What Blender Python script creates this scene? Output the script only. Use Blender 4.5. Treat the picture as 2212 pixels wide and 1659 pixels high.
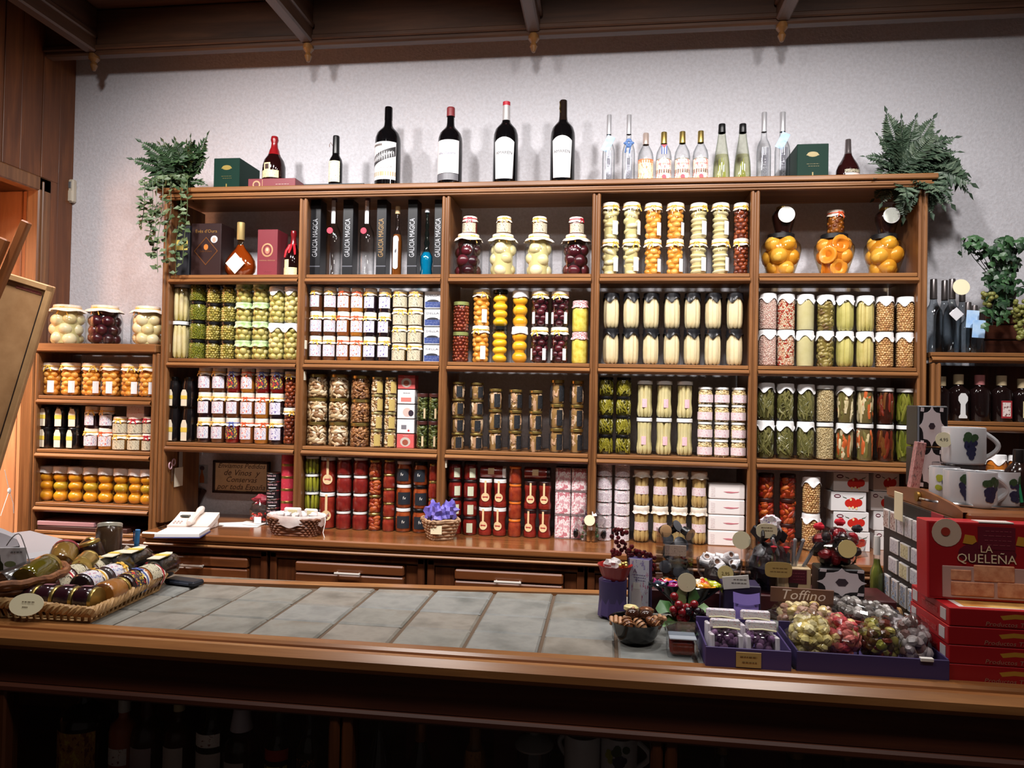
import bpy, math, random
from math import sin, cos, pi, radians, sqrt
from mathutils import Vector, Matrix, Euler

for o in list(bpy.data.objects):
    bpy.data.objects.remove(o)
SC = bpy.context.scene
COL = SC.collection
random.seed(7)

# ---------------------------------------------------------------- camera, light, exposure
F = 1580.0
CP = Vector((2.03864, -3.15741, 1.5))
YAW, PITCH, ROLL = 0.129688, 0.0157028, 0.0187603
FW = Vector((-sin(YAW) * cos(PITCH), cos(YAW) * cos(PITCH), sin(PITCH)))
_r = Vector((cos(YAW), sin(YAW), 0))
_u = _r.cross(FW)
RT = _r * cos(ROLL) + _u * sin(ROLL)
UP = _u * cos(ROLL) - _r * sin(ROLL)
cam = bpy.data.cameras.new('camera')
cam.sensor_width = 36
cam.lens = F / 2212 * 36
cam.clip_start = 0.05
co = bpy.data.objects.new('camera', cam)
COL.objects.link(co)
co.matrix_world = Matrix(((RT.x, UP.x, -FW.x, CP.x), (RT.y, UP.y, -FW.y, CP.y), (RT.z, UP.z, -FW.z, CP.z), (0, 0, 0, 1)))
SC.camera = co
SC.view_settings.view_transform = 'Standard'
SC.view_settings.look = 'None'
SC.view_settings.gamma = 1
SC.view_settings.use_curve_mapping = False
SC.view_settings.exposure = 0.0

w = bpy.data.worlds.new('world')
SC.world = w
w.use_nodes = True
w.node_tree.nodes['Background'].inputs[0].default_value = (1.0, 0.85, 0.78, 1)
w.node_tree.nodes['Background'].inputs[1].default_value = 0.04

def area(name, loc, target, sx, sy, power, col, spread=180):
    l = bpy.data.lights.new(name, 'AREA')
    l.shape = 'RECTANGLE'; l.size = sx; l.size_y = sy; l.energy = power; l.color = col; l.spread = radians(spread)
    o = bpy.data.objects.new(name, l); COL.objects.link(o); o.location = loc
    o.rotation_euler = (Vector(target) - Vector(loc)).to_track_quat('-Z', 'Y').to_euler()
    return o
# the shop's ceiling lamps: a row of four fittings over the aisle between the shelving and the serving counter
for i, lx in enumerate((0.25, 0.98, 1.72, 2.46, 3.2)):
    area('ceiling_lamp', (lx, -1.28, 3.12), (lx, 0.10, 1.15), 0.10, 0.22, (21, 17.5, 17.5, 16, 14.5)[i], (1.0, 0.955, 0.935), 128)
# weaker fittings over the customers' side of the counter, and the warm lamp inside the doorway
area('shop_lamp', (1.2, -2.45, 3.1), (1.3, -1.5, 1.0), 0.5, 0.15, 6.2, (1.0, 0.92, 0.86), 130)
area('shop_lamp', (2.75, -2.55, 3.1), (2.6, -1.6, 1.0), 0.5, 0.15, 6.2, (1.0, 0.92, 0.86), 130)
area('doorway_lamp', (-0.98, -0.66, 2.40), (-1.26, -0.56, 1.5), 0.25, 0.3, 46, (1.0, 0.88, 0.78), 120)

def ray(px, py):
    return RT * ((px - 1106) / F) - UP * ((py - 829.5) / F) + FW
def P(px, py, Y=0.0):                                   # a point of the vertical plane y = Y
    d = ray(px, py); return CP + d * ((Y - CP.y) / d.y)
def Pz(px, py, z):                                      # a point of the level plane at height z
    d = ray(px, py); return CP + d * ((z - CP.z) / d.z)
def Px(px, py, X):
    d = ray(px, py); return CP + d * ((X - CP.x) / d.x)

# ---------------------------------------------------------------- materials
def lin(c):
    c = c / 255.0
    return c / 12.92 if c <= 0.04045 else ((c + 0.055) / 1.055) ** 2.4
def rgb(c, a=1.0):
    return (lin(c[0]), lin(c[1]), lin(c[2]), a)
_M = {}
def base_mat(name):
    m = bpy.data.materials.new(name); m.use_nodes = True
    nt = m.node_tree
    return m, nt, nt.nodes['Principled BSDF']
def mat(c, rough=0.5, metal=0.0, coat=0.0, spec=0.5, sss=0.0):
    k = ('p', tuple(c), rough, metal, coat, spec, sss)
    if k in _M: return _M[k]
    m, nt, b = base_mat('plain')
    b.inputs['Base Color'].default_value = rgb(c)
    b.inputs['Roughness'].default_value = rough
    b.inputs['Metallic'].default_value = metal
    b.inputs['Coat Weight'].default_value = coat
    b.inputs['Coat Roughness'].default_value = 0.05
    b.inputs['Specular IOR Level'].default_value = spec
    if sss:
        b.inputs['Subsurface Weight'].default_value = sss
        b.inputs['Subsurface Radius'].default_value = (0.006, 0.004, 0.002)
    _M[k] = m
    return m
def N(nt, t, **kw):
    n = nt.nodes.new(t)
    for k, v in kw.items():
        if k in n.inputs: n.inputs[k].default_value = v
        else: setattr(n, k, v)
    return n
def coords(nt, scale, kind='Object', rot=(0, 0, 0)):
    t = nt.nodes.new('ShaderNodeTexCoord'); mp = nt.nodes.new('ShaderNodeMapping')
    mp.inputs['Scale'].default_value = scale; mp.inputs['Rotation'].default_value = rot
    nt.links.new(t.outputs[kind], mp.inputs['Vector'])
    return mp.outputs['Vector']
def ramp(nt, fac, stops):
    r = nt.nodes.new('ShaderNodeValToRGB')
    el = r.color_ramp.elements
    while len(el) < len(stops): el.new(0.5)
    for e, (p, c) in zip(el, stops): e.position = p; e.color = rgb(c)
    nt.links.new(fac, r.inputs['Fac'])
    return r.outputs['Color']
def wood(c1, c2, axis='x', rough=0.38, coat=0.15, fine=34, bump=0.1):
    k = ('w', c1, c2, axis, rough, coat, fine)
    if k in _M: return _M[k]
    m, nt, b = base_mat('wood')
    s = {'x': (1.6, fine, fine), 'y': (fine, 1.6, fine), 'z': (fine, fine, 1.6)}[axis]
    v = coords(nt, s)
    n = N(nt, 'ShaderNodeTexNoise', Scale=1.0, Detail=5.0, Roughness=0.62, Distortion=0.5)
    nt.links.new(v, n.inputs['Vector'])
    c = ramp(nt, n.outputs['Fac'], [(0.28, c1), (0.52, tuple((a + d) / 2 for a, d in zip(c1, c2))), (0.72, c2)])
    nt.links.new(c, b.inputs['Base Color'])
    b.inputs['Roughness'].default_value = rough
    b.inputs['Coat Weight'].default_value = coat
    b.inputs['Coat Roughness'].default_value = 0.18
    bp = N(nt, 'ShaderNodeBump', Strength=bump, Distance=0.002)
    nt.links.new(n.outputs['Fac'], bp.inputs['Height']); nt.links.new(bp.outputs['Normal'], b.inputs['Normal'])
    _M[k] = m
    return m
def mottled(c1, c2, scale=30, rough=0.6, bump=0.0, c3=None, kind='Object', coat=0.0, detail=4.0, lo=0.35, hi=0.65, dist=0.004):
    k = ('m', c1, c2, c3, scale, rough, bump, kind, coat, lo, hi)
    if k in _M: return _M[k]
    m, nt, b = base_mat('mottled')
    v = coords(nt, (1, 1, 1), kind)
    n = N(nt, 'ShaderNodeTexNoise', Scale=float(scale), Detail=detail, Roughness=0.6)
    nt.links.new(v, n.inputs['Vector'])
    st = [(lo, c1), (hi, c2)]
    if c3: st = [(lo, c1), ((lo + hi) / 2, c2), (hi, c3)]
    nt.links.new(ramp(nt, n.outputs['Fac'], st), b.inputs['Base Color'])
    b.inputs['Roughness'].default_value = rough
    b.inputs['Coat Weight'].default_value = coat
    if bump:
        bp = N(nt, 'ShaderNodeBump', Strength=bump, Distance=dist)
        nt.links.new(n.outputs['Fac'], bp.inputs['Height']); nt.links.new(bp.outputs['Normal'], b.inputs['Normal'])
    _M[k] = m
    return m
def printed(base, ink, ink2=None, scale=9.0, amount=0.56, rough=0.5, stretch=(1, 1, 1)):
    """paper printed with irregular marks of ink"""
    k = ('pr', base, ink, ink2, scale, amount, stretch)
    if k in _M: return _M[k]
    m, nt, b = base_mat('printed_paper')
    v = coords(nt, stretch, 'Generated')
    n = N(nt, 'ShaderNodeTexNoise', Scale=scale, Detail=3.0, Roughness=0.7)
    nt.links.new(v, n.inputs['Vector'])
    st = [(amount, base), (amount + 0.03, ink)]
    if ink2: st = [(1 - amount - 0.03, ink2), (1 - amount, base), (amount, base), (amount + 0.03, ink)]
    nt.links.new(ramp(nt, n.outputs['Fac'], st), b.inputs['Base Color'])
    b.inputs['Roughness'].default_value = rough
    _M[k] = m
    return m
def glass(tint=(255, 255, 255), edge=(215, 220, 222), ior=1.45, rough=0.02, r0=0.05):
    """thin-walled glass: clear along the view, denser towards its edges, a Fresnel reflection on top"""
    k = ('g', tint, edge, ior, rough, r0)
    if k in _M: return _M[k]
    m = bpy.data.materials.new('glass'); m.use_nodes = True
    nt = m.node_tree; nt.nodes.clear()
    out = nt.nodes.new('ShaderNodeOutputMaterial'); mx = nt.nodes.new('ShaderNodeMixShader')
    tr = nt.nodes.new('ShaderNodeBsdfTransparent'); gl = nt.nodes.new('ShaderNodeBsdfGlossy')
    lw = nt.nodes.new('ShaderNodeLayerWeight'); lw.inputs['Blend'].default_value = 0.5
    gl.inputs['Roughness'].default_value = rough
    pw_ = N(nt, 'ShaderNodeMath', operation='POWER'); pw_.inputs[1].default_value = 4.5
    ml = N(nt, 'ShaderNodeMath', operation='MULTIPLY_ADD'); ml.inputs[1].default_value = 0.80; ml.inputs[2].default_value = r0
    nt.links.new(lw.outputs['Facing'], pw_.inputs[0]); nt.links.new(pw_.outputs[0], ml.inputs[0])
    c = ramp(nt, lw.outputs['Facing'], [(0.25, tint), (0.95, edge)])
    nt.links.new(c, tr.inputs['Color'])
    nt.links.new(ml.outputs[0], mx.inputs[0]); nt.links.new(tr.outputs[0], mx.inputs[1]); nt.links.new(gl.outputs[0], mx.inputs[2])
    nt.links.new(mx.outputs[0], out.inputs[0])
    _M[k] = m
    return m
def checks(c1, c2, n=40):
    k = ('ch', c1, c2, n)
    if k in _M: return _M[k]
    m, nt, b = base_mat('gingham')
    v = coords(nt, (1, 1, 1), 'Object')
    ch = N(nt, 'ShaderNodeTexChecker', Scale=float(n)); ch.inputs['Color1'].default_value = rgb(c1); ch.inputs['Color2'].default_value = rgb(c2)
    nt.links.new(v, ch.inputs['Vector']); nt.links.new(ch.outputs['Color'], b.inputs['Base Color'])
    b.inputs['Roughness'].default_value = 0.8
    _M[k] = m
    return m

# ---------------------------------------------------------------- mesh building
class MB:
    def __init__(s): s.v = []; s.f = []; s.m = []
    def add(s, vs, fs, m=0, T=None):
        o = len(s.v)
        if T is not None: vs = [T @ Vector(p) for p in vs]
        s.v += [tuple(p) for p in vs]
        s.f += [tuple(i + o for i in f) for f in fs]
        s.m += [m] * len(fs)
        return s
    def box(s, x0, x1, y0, y1, z0, z1, m=0, T=None):
        vs = [(x, y, z) for x in (x0, x1) for y in (y0, y1) for z in (z0, z1)]
        return s.add(vs, [(0, 1, 3, 2), (4, 6, 7, 5), (0, 4, 5, 1), (2, 3, 7, 6), (0, 2, 6, 4), (1, 5, 7, 3)], m, T)
    def bbox(s, x0, x1, y0, y1, z0, z1, b=0.003, m=0, T=None):
        """box with chamfered edges all round"""
        cx, cy, cz = (x0 + x1) / 2, (y0 + y1) / 2, (z0 + z1) / 2
        hx, hy, hz = abs(x1 - x0) / 2, abs(y1 - y0) / 2, abs(z1 - z0) / 2
        b = min(b, hx * .9, hy * .9, hz * .9)
        vs = []; ix = {}
        for sx in (-1, 1):
            for sy in (-1, 1):
                for sz in (-1, 1):
                    for a in range(3):
                        d = [hx - b, hy - b, hz - b]; d[a] += b
                        ix[(sx, sy, sz, a)] = len(vs)
                        vs.append((cx + sx * d[0], cy + sy * d[1], cz + sz * d[2]))
        fs = []
        S = (-1, 1)
        for a in range(3):
            o1, o2 = [(1, 2), (2, 0), (0, 1)][a]
            for sg in S:
                q = []
                for t1, t2 in ((-1, -1), (1, -1), (1, 1), (-1, 1)):
                    k = [0, 0, 0]; k[a] = sg; k[o1] = t1; k[o2] = t2
                    q.append(ix[(k[0], k[1], k[2], a)])
                fs.append(tuple(q if sg > 0 else q[::-1]))
        for a in range(3):          # edge chamfers along axis a
            o1, o2 = [(1, 2), (2, 0), (0, 1)][a]
            for t1 in S:
                for t2 in S:
                    q = []
                    for sa, ax in ((-1, o1), (1, o1), (1, o2), (-1, o2)):
                        k = [0, 0, 0]; k[a] = sa; k[o1] = t1; k[o2] = t2
                        q.append(ix[(k[0], k[1], k[2], ax)])
                    fs.append(tuple(q if t1 * t2 < 0 else q[::-1]))
        for sx in S:
            for sy in S:
                for sz in S:
                    q = [ix[(sx, sy, sz, a)] for a in range(3)]
                    fs.append(tuple(q if sx * sy * sz > 0 else q[::-1]))
        return s.add(vs, fs, m, T)
    def lathe(s, pr, seg=18, m=0, T=None, wob=None):
        """profile [(r, z)] from bottom to top turned round z"""
        vs = []; rows = []
        for r, z in pr:
            if r < 1e-6:
                rows.append([len(vs)]); vs.append((0, 0, z))
            else:
                row = []
                for i in range(seg):
                    a = 2 * pi * i / seg
                    rr, zz = (r, z) if wob is None else wob(a, r, z)
                    row.append(len(vs)); vs.append((rr * cos(a), rr * sin(a), zz))
                rows.append(row)
        fs = []
        for A, B in zip(rows, rows[1:]):
            for i in range(seg):
                j = (i + 1) % seg
                if len(A) == 1 and len(B) == 1: continue
                if len(A) == 1: fs.append((A[0], B[j], B[i]))
                elif len(B) == 1: fs.append((A[i], A[j], B[0]))
                else: fs.append((A[i], A[j], B[j], B[i]))
        return s.add(vs, fs, m, T)
    def ball(s, c, r, seg=8, rings=5, m=0, R=None):
        if not hasattr(r, '__len__'): r = (r, r, r)
        T = Matrix.Translation(c)
        if R is not None: T = T @ R.to_4x4()
        T = T @ Matrix.Diagonal((r[0], r[1], r[2], 1))
        pr = [(sin(pi * i / rings), -cos(pi * i / rings)) for i in range(rings + 1)]
        pr[0] = (0, -1); pr[-1] = (0, 1)
        return s.lathe(pr, seg, m, T)
    def tube(s, pts, r, seg=6, m=0, cap=True):
        pts = [Vector(p) for p in pts]
        n = len(pts)
        rs = r if hasattr(r, '__len__') else [r] * n
        vs = []; rows = []
        up = Vector((0, 0, 1))
        t0 = (pts[1] - pts[0]).normalized()
        if abs(t0.z) > 0.9: up = Vector((1, 0, 0))
        nx = t0.cross(up).normalized()
        for i in range(n):
            t = (pts[min(i + 1, n - 1)] - pts[max(i - 1, 0)]).normalized()
            nx = (nx - t * nx.dot(t)).normalized()
            ny = t.cross(nx)
            row = []
            for k in range(seg):
                a = 2 * pi * k / seg
                row.append(len(vs)); vs.append(pts[i] + (nx * cos(a) + ny * sin(a)) * rs[i])
            rows.append(row)
        fs = []
        for A, B in zip(rows, rows[1:]):
            for i in range(seg):
                j = (i + 1) % seg
                fs.append((A[i], A[j], B[j], B[i]))
        if cap:
            fs.append(tuple(rows[0][::-1])); fs.append(tuple(rows[-1]))
        return s.add(vs, fs, m)
    def patch(s, R, a0, a1, z0, z1, n=8, m=0, dz=None):
        """curved sheet on a cylinder of radius R (angles from the front, which is -y)"""
        vs = []
        for i in range(n + 1):
            a = a0 + (a1 - a0) * i / n - pi / 2
            t = 0 if dz is None else dz(i / n)
            vs += [(R * cos(a), R * sin(a), z0), (R * cos(a), R * sin(a), z1 + t)]
        return s.add(vs, [(2 * i, 2 * i + 2, 2 * i + 3, 2 * i + 1) for i in range(n)], m)
    def disc(s, c, r, n, t, seg=20, m=0, ry=None):
        """thin round plate with normal n"""
        T = Matrix.Translation(c) @ Vector(n).to_track_quat('Z', 'Y').to_matrix().to_4x4() @ Matrix.Diagonal((1, (ry or r) / r, 1, 1))
        return s.lathe([(0, 0), (r, 0), (r, t), (0, t)], seg, m, T)
    def mesh(s, name, mats, smooth=0.6):
        me = bpy.data.meshes.new(name)
        me.from_pydata(s.v, [], s.f)
        if not isinstance(mats, (list, tuple)): mats = [mats]
        for x in mats: me.materials.append(x)
        if len(mats) > 1: me.polygons.foreach_set('material_index', s.m)
        if smooth:
            me.polygons.foreach_set('use_smooth', [True] * len(me.polygons))
            me.update()
            me.set_sharp_from_angle(angle=smooth)
        me.update()
        return me

def link(name, me, parent=None, loc=None, rot=None, kind=None, label=None):
    o = bpy.data.objects.new(name, me); COL.objects.link(o)
    if parent is not None: o.parent = parent
    if loc is not None: o.location = loc
    if rot is not None: o.rotation_euler = rot
    if kind: o['kind'] = kind
    if label: o['label'] = label
    return o
def part(name, mb, mats, parent, smooth=0.6, **kw):
    return link(name, mb.mesh(name, mats, smooth), parent, **kw)
def thing(name, label, cat, loc=(0, 0, 0), rot=(0, 0, 0), group=None):
    o = bpy.data.objects.new(name, None); COL.objects.link(o)
    o.empty_display_size = 0.02
    o.location = loc; o.rotation_euler = rot
    o['label'] = label; o['category'] = cat
    if group: o['group'] = group
    return o
def struct(name, mb, mats, smooth=0.0, parent=None):
    o = link(name, mb.mesh(name, mats, smooth), parent)
    if parent is None: o['kind'] = 'structure'
    return o
_T = {}
def text_verts(body, size, shear=0.0):
    k = (body, shear)
    if k not in _T:
        cu = bpy.data.curves.new('lettering', 'FONT')
        cu.body = body; cu.size = 1.0; cu.align_x = 'CENTER'; cu.align_y = 'CENTER'; cu.resolution_u = 2; cu.shear = shear
        ob = bpy.data.objects.new('lettering', cu)
        me = bpy.data.meshes.new_from_object(ob)
        _T[k] = ([(v.co.x, v.co.y) for v in me.vertices], [tuple(p.vertices) for p in me.polygons])
        bpy.data.objects.remove(ob); bpy.data.curves.remove(cu); bpy.data.meshes.remove(me)
    vs, fs = _T[k]
    return [(x * size, y * size) for x, y in vs], fs
def lettering(body, size, m, parent, T=None, R=None, z=0.0, width=None, turn=0.0, shear=0.0, off=0.0, name='lettering', sx=1.0):
    """flat lettering in the x-z plane facing -y, or wrapped on a cylinder of radius R"""
    vs, fs = text_verts(body, size, shear)
    vs = [(x * sx, y) for x, y in vs]
    if width:
        ext = max(x for x, y in vs) - min(x for x, y in vs)
        k = width / max(ext, 1e-6); vs = [(x * k, y * min(k, 1.6) if k < 1 else y) for x, y in vs]
    if turn: vs = [(x * cos(turn) - y * sin(turn), x * sin(turn) + y * cos(turn)) for x, y in vs]
    if R: vv = [(R * cos(-pi / 2 + off + x / R), R * sin(-pi / 2 + off + x / R), z + y) for x, y in vs]
    else: vv = [(x, 0, z + y) for x, y in vs]
    mb = MB().add(vv, fs, 0, T)
    return part(name, mb, m, parent, smooth=0)

ORD = ['leftmost', 'second', 'third', 'fourth', 'fifth', 'sixth', 'seventh', 'eighth', 'ninth', 'tenth']
TIER = {1: [''], 2: ['lower', 'upper'], 3: ['bottom', 'middle', 'top'], 4: ['bottom', 'third', 'second', 'top'],
        5: ['bottom', 'fourth', 'third', 'second', 'top'], 6: ['bottom', 'fifth', 'fourth', 'third', 'second', 'top']}

# ---------------------------------------------------------------- common materials
W_DK, W_MD, W_LT = (62, 28, 12), (112, 60, 26), (160, 98, 48)
woodx = wood((104, 65, 35), (162, 112, 66), 'x')
woodz = wood((97, 60, 33), (152, 104, 61), 'z')
woody = wood((90, 46, 20), (140, 82, 40), 'y')
wood_dark = wood((62, 26, 14), (100, 50, 26), 'x', rough=0.55, coat=0.0)
wood_darkz = wood((58, 28, 13), (98, 54, 26), 'z')
wood_top = wood((108, 64, 34), (156, 100, 56), 'x', rough=0.22, coat=0.5, fine=22)
wood_ceil = wood((62, 40, 28), (104, 70, 48), 'x', rough=0.5, coat=0.05, fine=16)
wood_ceily = wood((62, 40, 28), (104, 70, 48), 'y', rough=0.5, coat=0.05, fine=16)
GLASS = glass()
GOLD = mat((190, 165, 95), 0.3, 0.9)
CHROME = mat((225, 225, 228), 0.16, 1.0)
SILVER = mat((206, 206, 210), 0.28, 0.55)
WHITE = mat((238, 238, 236), 0.35)
BLACK = mat((14, 14, 16), 0.3)
CLOTH = mottled((232, 230, 230), (250, 250, 250), 60, 0.85)
CREAM = mottled((236, 222, 200), (250, 243, 232), 60, 0.85)
PAPER = mat((240, 238, 234), 0.6)
PRICE = mat((236, 226, 190), 0.55)
INK = mat((60, 52, 44), 0.6)
RIB_G = mat((240, 190, 80), 0.35); RIB_O = mat((235, 95, 50), 0.35); RIB_R = mat((190, 40, 60), 0.35); RIB_B = mat((90, 110, 180), 0.35)

# ---------------------------------------------------------------- room
XL, YW, ZC = -0.757, 0.33, 3.36
plaster = mottled((206, 204, 209), (219, 218, 224), 70, 0.9, bump=0.55, detail=3.0, dist=0.006)
struct('wall_back', MB().box(XL - 0.6, 5.2, YW, YW + 0.12, 0, 3.6), plaster)
struct('floor', MB().box(-2.5, 5.2, -6, YW + 0.1, -0.1, 0), mottled((70, 52, 42), (92, 72, 58), 6, 0.4))
struct('wall_right', MB().box(5.2, 5.3, -6, YW + 0.12, 0, 3.6), plaster)
# left wall of upright planks with a doorway
dj = Px(79, 412, XL)            # top corner of the doorway
DY, DZ = dj.y, dj.z
wl = struct('wall_left', MB().box(XL - 0.06, XL - 0.02, DY + 0.01, YW, 0, 3.6).box(XL - 0.06, XL - 0.02, -6, DY + 0.01, DZ + 0.07, 3.6)
            .box(XL - 0.06, XL - 0.02, -6, DY - 0.9, 0, DZ + 0.07), wood_darkz)
pw = wood((84, 45, 22), (138, 82, 42), 'z', rough=0.45, coat=0.1, fine=20)
y = YW - 0.001; k = 0
while y > -3.0:
    pwid = 0.105 + 0.012 * ((k * 7) % 3)
    y0 = y - pwid
    z0 = 0.0 if (y0 > DY + 0.06 or y < DY - 0.95) else DZ + 0.075
    a = y if y0 > DY + 0.06 or y < DY + 0.07 or z0 == 0 else y
    part('plank', MB().bbox(XL - 0.02, XL + 0.002 * (k % 2), y0 + 0.003, a, z0, 3.4, 0.0012), pw, wl, smooth=0)
    y = y0; k += 1
part('plank', MB().bbox(XL - 0.021, XL - 0.0005, DY + 0.06, DY + 0.20, 0, DZ + 0.13, 0.0012), pw, wl, smooth=0)
dr = struct('door_1', MB().bbox(XL - 0.05, XL + 0.018, DY - 0.005, DY + 0.075, 0, DZ + 0.07, 0.006)
            .bbox(XL - 0.05, XL + 0.018, DY - 0.96, DY + 0.075, DZ, DZ + 0.07, 0.006)
            .bbox(XL - 0.05, XL + 0.026, DY + 0.012, DY + 0.024, 0, DZ + 0.05, 0.004), woodz)
nb = MB().box(XL - 0.52, XL - 0.48, -1.9, YW, 0, 2.6).box(XL - 0.5, XL - 0.05, YW - 0.1, YW, 0, 2.6).box(XL - 0.5, XL - 0.05, -1.9, YW, 2.5, 2.54)
wi = struct('wall_inner', nb, wood_darkz)
pn = wood((176, 116, 76), (214, 154, 108), 'z', rough=0.35, coat=0.2, fine=18)
for k in range(12):
    part('plank', MB().bbox(XL - 0.48, XL - 0.465, 0.2 - 0.17 * (k + 1) + 0.004, 0.2 - 0.17 * k, 0, 2.5, 0.004), pn, wi, smooth=0)
for k in range(3):
    part('plank', MB().bbox(XL - 0.465 + 0.14 * k, XL - 0.329 + 0.14 * k, YW - 0.116, YW - 0.1, 0, 2.5, 0.004), pn, wi, smooth=0)

# ceiling of framed boards
ce = struct('ceiling', MB().box(-2.5, 5.2, -6, YW + 0.1, ZC, ZC + 0.1), wood_ceil)
ZB = 3.135
b1 = P(669, 66, 0.14); b2 = P(1154, 52, 0.14); b3 = P(1688, 34, 0.14); b0 = P(208, 70, 0.14)
BX = [b0.x, b1.x, b2.x, b3.x, b3.x + (b3.x - b2.x)]
struct('trim_1', MB().bbox(XL, 5.2, 0.11, 0.165, ZB, ZC, 0.008).bbox(XL, 5.2, 0.095, 0.11, ZB + 0.02, ZB + 0.045, 0.005)
       .bbox(XL, 5.2, 0.165, YW, ZB + 0.10, ZC, 0.006), wood_ceil)
for i, bx in enumerate(BX):
    t = struct('trim_%d' % (i + 2), MB().bbox(bx - 0.03, bx + 0.03, -3.4, 0.11, ZB + 0.01, ZC, 0.008)
               .bbox(bx - 0.042, bx + 0.042, -3.4, 0.095, ZB + 0.07, ZB + 0.10, 0.006), wood_ceily)
    T = Matrix.Translation((bx, 0.13, ZB))
    part('finial', MB().lathe([(0, -0.075), (0.008, -0.07), (0.018, -0.045), (0.012, -0.03), (0.026, -0.012), (0.024, 0.01), (0, 0.01)], 12, 0, T),
         wood((96, 62, 30), (140, 96, 50), 'z'), t)
for i in range(len(BX)):
    x0 = (BX[i - 1] if i else XL - 0.9) + 0.06; x1 = BX[i] - 0.06
    if x1 - x0 < 0.1: continue
    for j in range(3):
        ya, yb = 0.06 - j * 1.0, -0.86 - j * 1.0
        mb = MB().bbox(x0, x1, yb, ya, ZC - 0.02, ZC - 0.001, 0.004)
        for q in (0.09,):
            mb.bbox(x0 + q, x1 - q, ya - q - 0.03, ya - q, ZC - 0.034, ZC - 0.02, 0.004).bbox(x0 + q, x1 - q, yb + q, yb + q + 0.03, ZC - 0.034, ZC - 0.02, 0.004)
            mb.bbox(x0 + q, x0 + q + 0.03, yb + q, ya - q, ZC - 0.034, ZC - 0.02, 0.004).bbox(x1 - q - 0.03, x1 - q, yb + q, ya - q, ZC - 0.034, ZC - 0.02, 0.004)
        part('panel', mb, wood_ceil, ce, smooth=0)
# thermostat in the corner
tp = P(152, 415, YW)
t = thing('thermostat', 'small beige wall thermostat with grey display in the corner beside the plank wall', 'thermostat', (tp.x + 0.005, YW, tp.z))
part('housing', MB().bbox(-0.034, 0.034, -0.03, 0, -0.06, 0.06, 0.006).bbox(-0.028, 0.028, -0.034, -0.03, -0.055, 0.0, 0.003), mat((205, 195, 175), 0.5), t, smooth=0)
part('display', MB().bbox(-0.024, 0.024, -0.033, -0.03, 0.012, 0.046, 0.002), mat((96, 98, 100), 0.25), t, smooth=0)

# ---------------------------------------------------------------- main shelving
BW = 0.66
ZA, ZS = 2.405, {'B': 2.0087, 'C': 1.6219, 'D': 1.2335}
ST = {'T': 2.431, 'A': 2.0087 + 0.021, 'B': 1.6219 + 0.021, 'C': 1.2335 + 0.021, 'D': 0.88}     # standing height of each row
sh = thing('display_shelving', 'tall oak shelving of five bays against the white wall, filled with preserves', 'shelving')
DEP = 0.29
def post(parent, x, z0, z1, w=0.036, dep=DEP):
    mb = MB().box(x - 0.011, x + 0.011, 0.012, dep, z0, z1)
    mb.bbox(x - w / 2, x - 0.003, -0.012, 0.014, z0, z1, 0.005).bbox(x + 0.003, x + w / 2, -0.012, 0.014, z0, z1, 0.005).box(x - 0.004, x + 0.004, -0.004, 0.014, z0, z1)
    return part('post', mb, woodz, parent, smooth=0)
def shelf(parent, x0, x1, zc, dep=DEP):
    mb = MB().box(x0, x1, 0.008, dep, zc + 0.002, zc + 0.021)
    mb.bbox(x0, x1, -0.006, 0.012, zc + 0.004, zc + 0.021, 0.003)
    n = 5
    pr = [(-0.008 - 0.012 * sin(pi * i / n), zc + 0.003 - 0.024 * i / n) for i in range(n + 1)]
    vs = []
    for yy, zz in pr: vs += [(x0, yy, zz), (x1, yy, zz)]
    vs += [(x0, 0.012, zc - 0.021), (x1, 0.012, zc - 0.021), (x0, 0.012, zc + 0.003), (x1, 0.012, zc + 0.003)]
    fs = [(2 * i, 2 * i + 2, 2 * i + 3, 2 * i + 1) for i in range(n + 2)]
    mb.add(vs, fs)
    return part('shelf', mb, woodx, parent, smooth=0.5)
for i in range(6):
    post(sh, i * BW, 0.88, 2.385)
for i in range(5):
    for k in 'BCD':
        shelf(sh, i * BW + 0.018, (i + 1) * BW - 0.018, ZS[k])
mb = MB().bbox(-0.05, 3.35, -0.03, DEP, 2.408, 2.43, 0.004).bbox(-0.03, 3.33, -0.018, DEP, 2.395, 2.408, 0.003)
for z0, z1, yy in ((2.385, 2.395, -0.026), (2.376, 2.385, -0.02)):
    mb.bbox(-0.035, 3.335, yy, 0.0, z0, z1, 0.003)
part('top_board', mb, woodx, sh, smooth=0)
for px, py in ((367, 752), (662, 745), (660, 812), (955, 775), (652, 992), (956, 806), (965, 1000), (1287, 806)):
    q = P(px, py, 0.02)
    part('shelf_tag', MB().bbox(q.x - 0.004, q.x + 0.004, -0.002, 0.018, q.z - 0.02, q.z + 0.02, 0.001), mat((225, 220, 200), 0.5), sh, smooth=0)

# left-hand low shelving
lx0, lx1 = P(75, 900, 0).x, P(336, 900, 0).x
LS = {'T': P(215, 752, 0).z, 'A': P(215, 866, 0).z, 'B': P(215, 983, 0).z, 'C': P(215, 1100, 0).z}
ls = thing('side_shelving', 'low oak shelving left of the tall shelving, jars standing on its top', 'shelving')
post(ls, lx0, 0.0, LS['T'] - 0.022); post(ls, lx1, 0.0, LS['T'] - 0.022)
part('side_panel', MB().bbox(lx0 - 0.05, lx0 - 0.02, 0.0, DEP, 0, LS['T'] - 0.03, 0.004), woodz, ls, smooth=0)
for k in 'ABC': shelf(ls, lx0 + 0.018, lx1 - 0.018, LS[k])
part('top_board', MB().bbox(lx0 - 0.03, lx1 + 0.005, -0.022, DEP, LS['T'] - 0.02, LS['T'] + 0.02, 0.005), woodx, ls, smooth=0)
shelf(ls, lx0 + 0.018, lx1 - 0.018, LS['C'] - 0.13)
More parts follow.
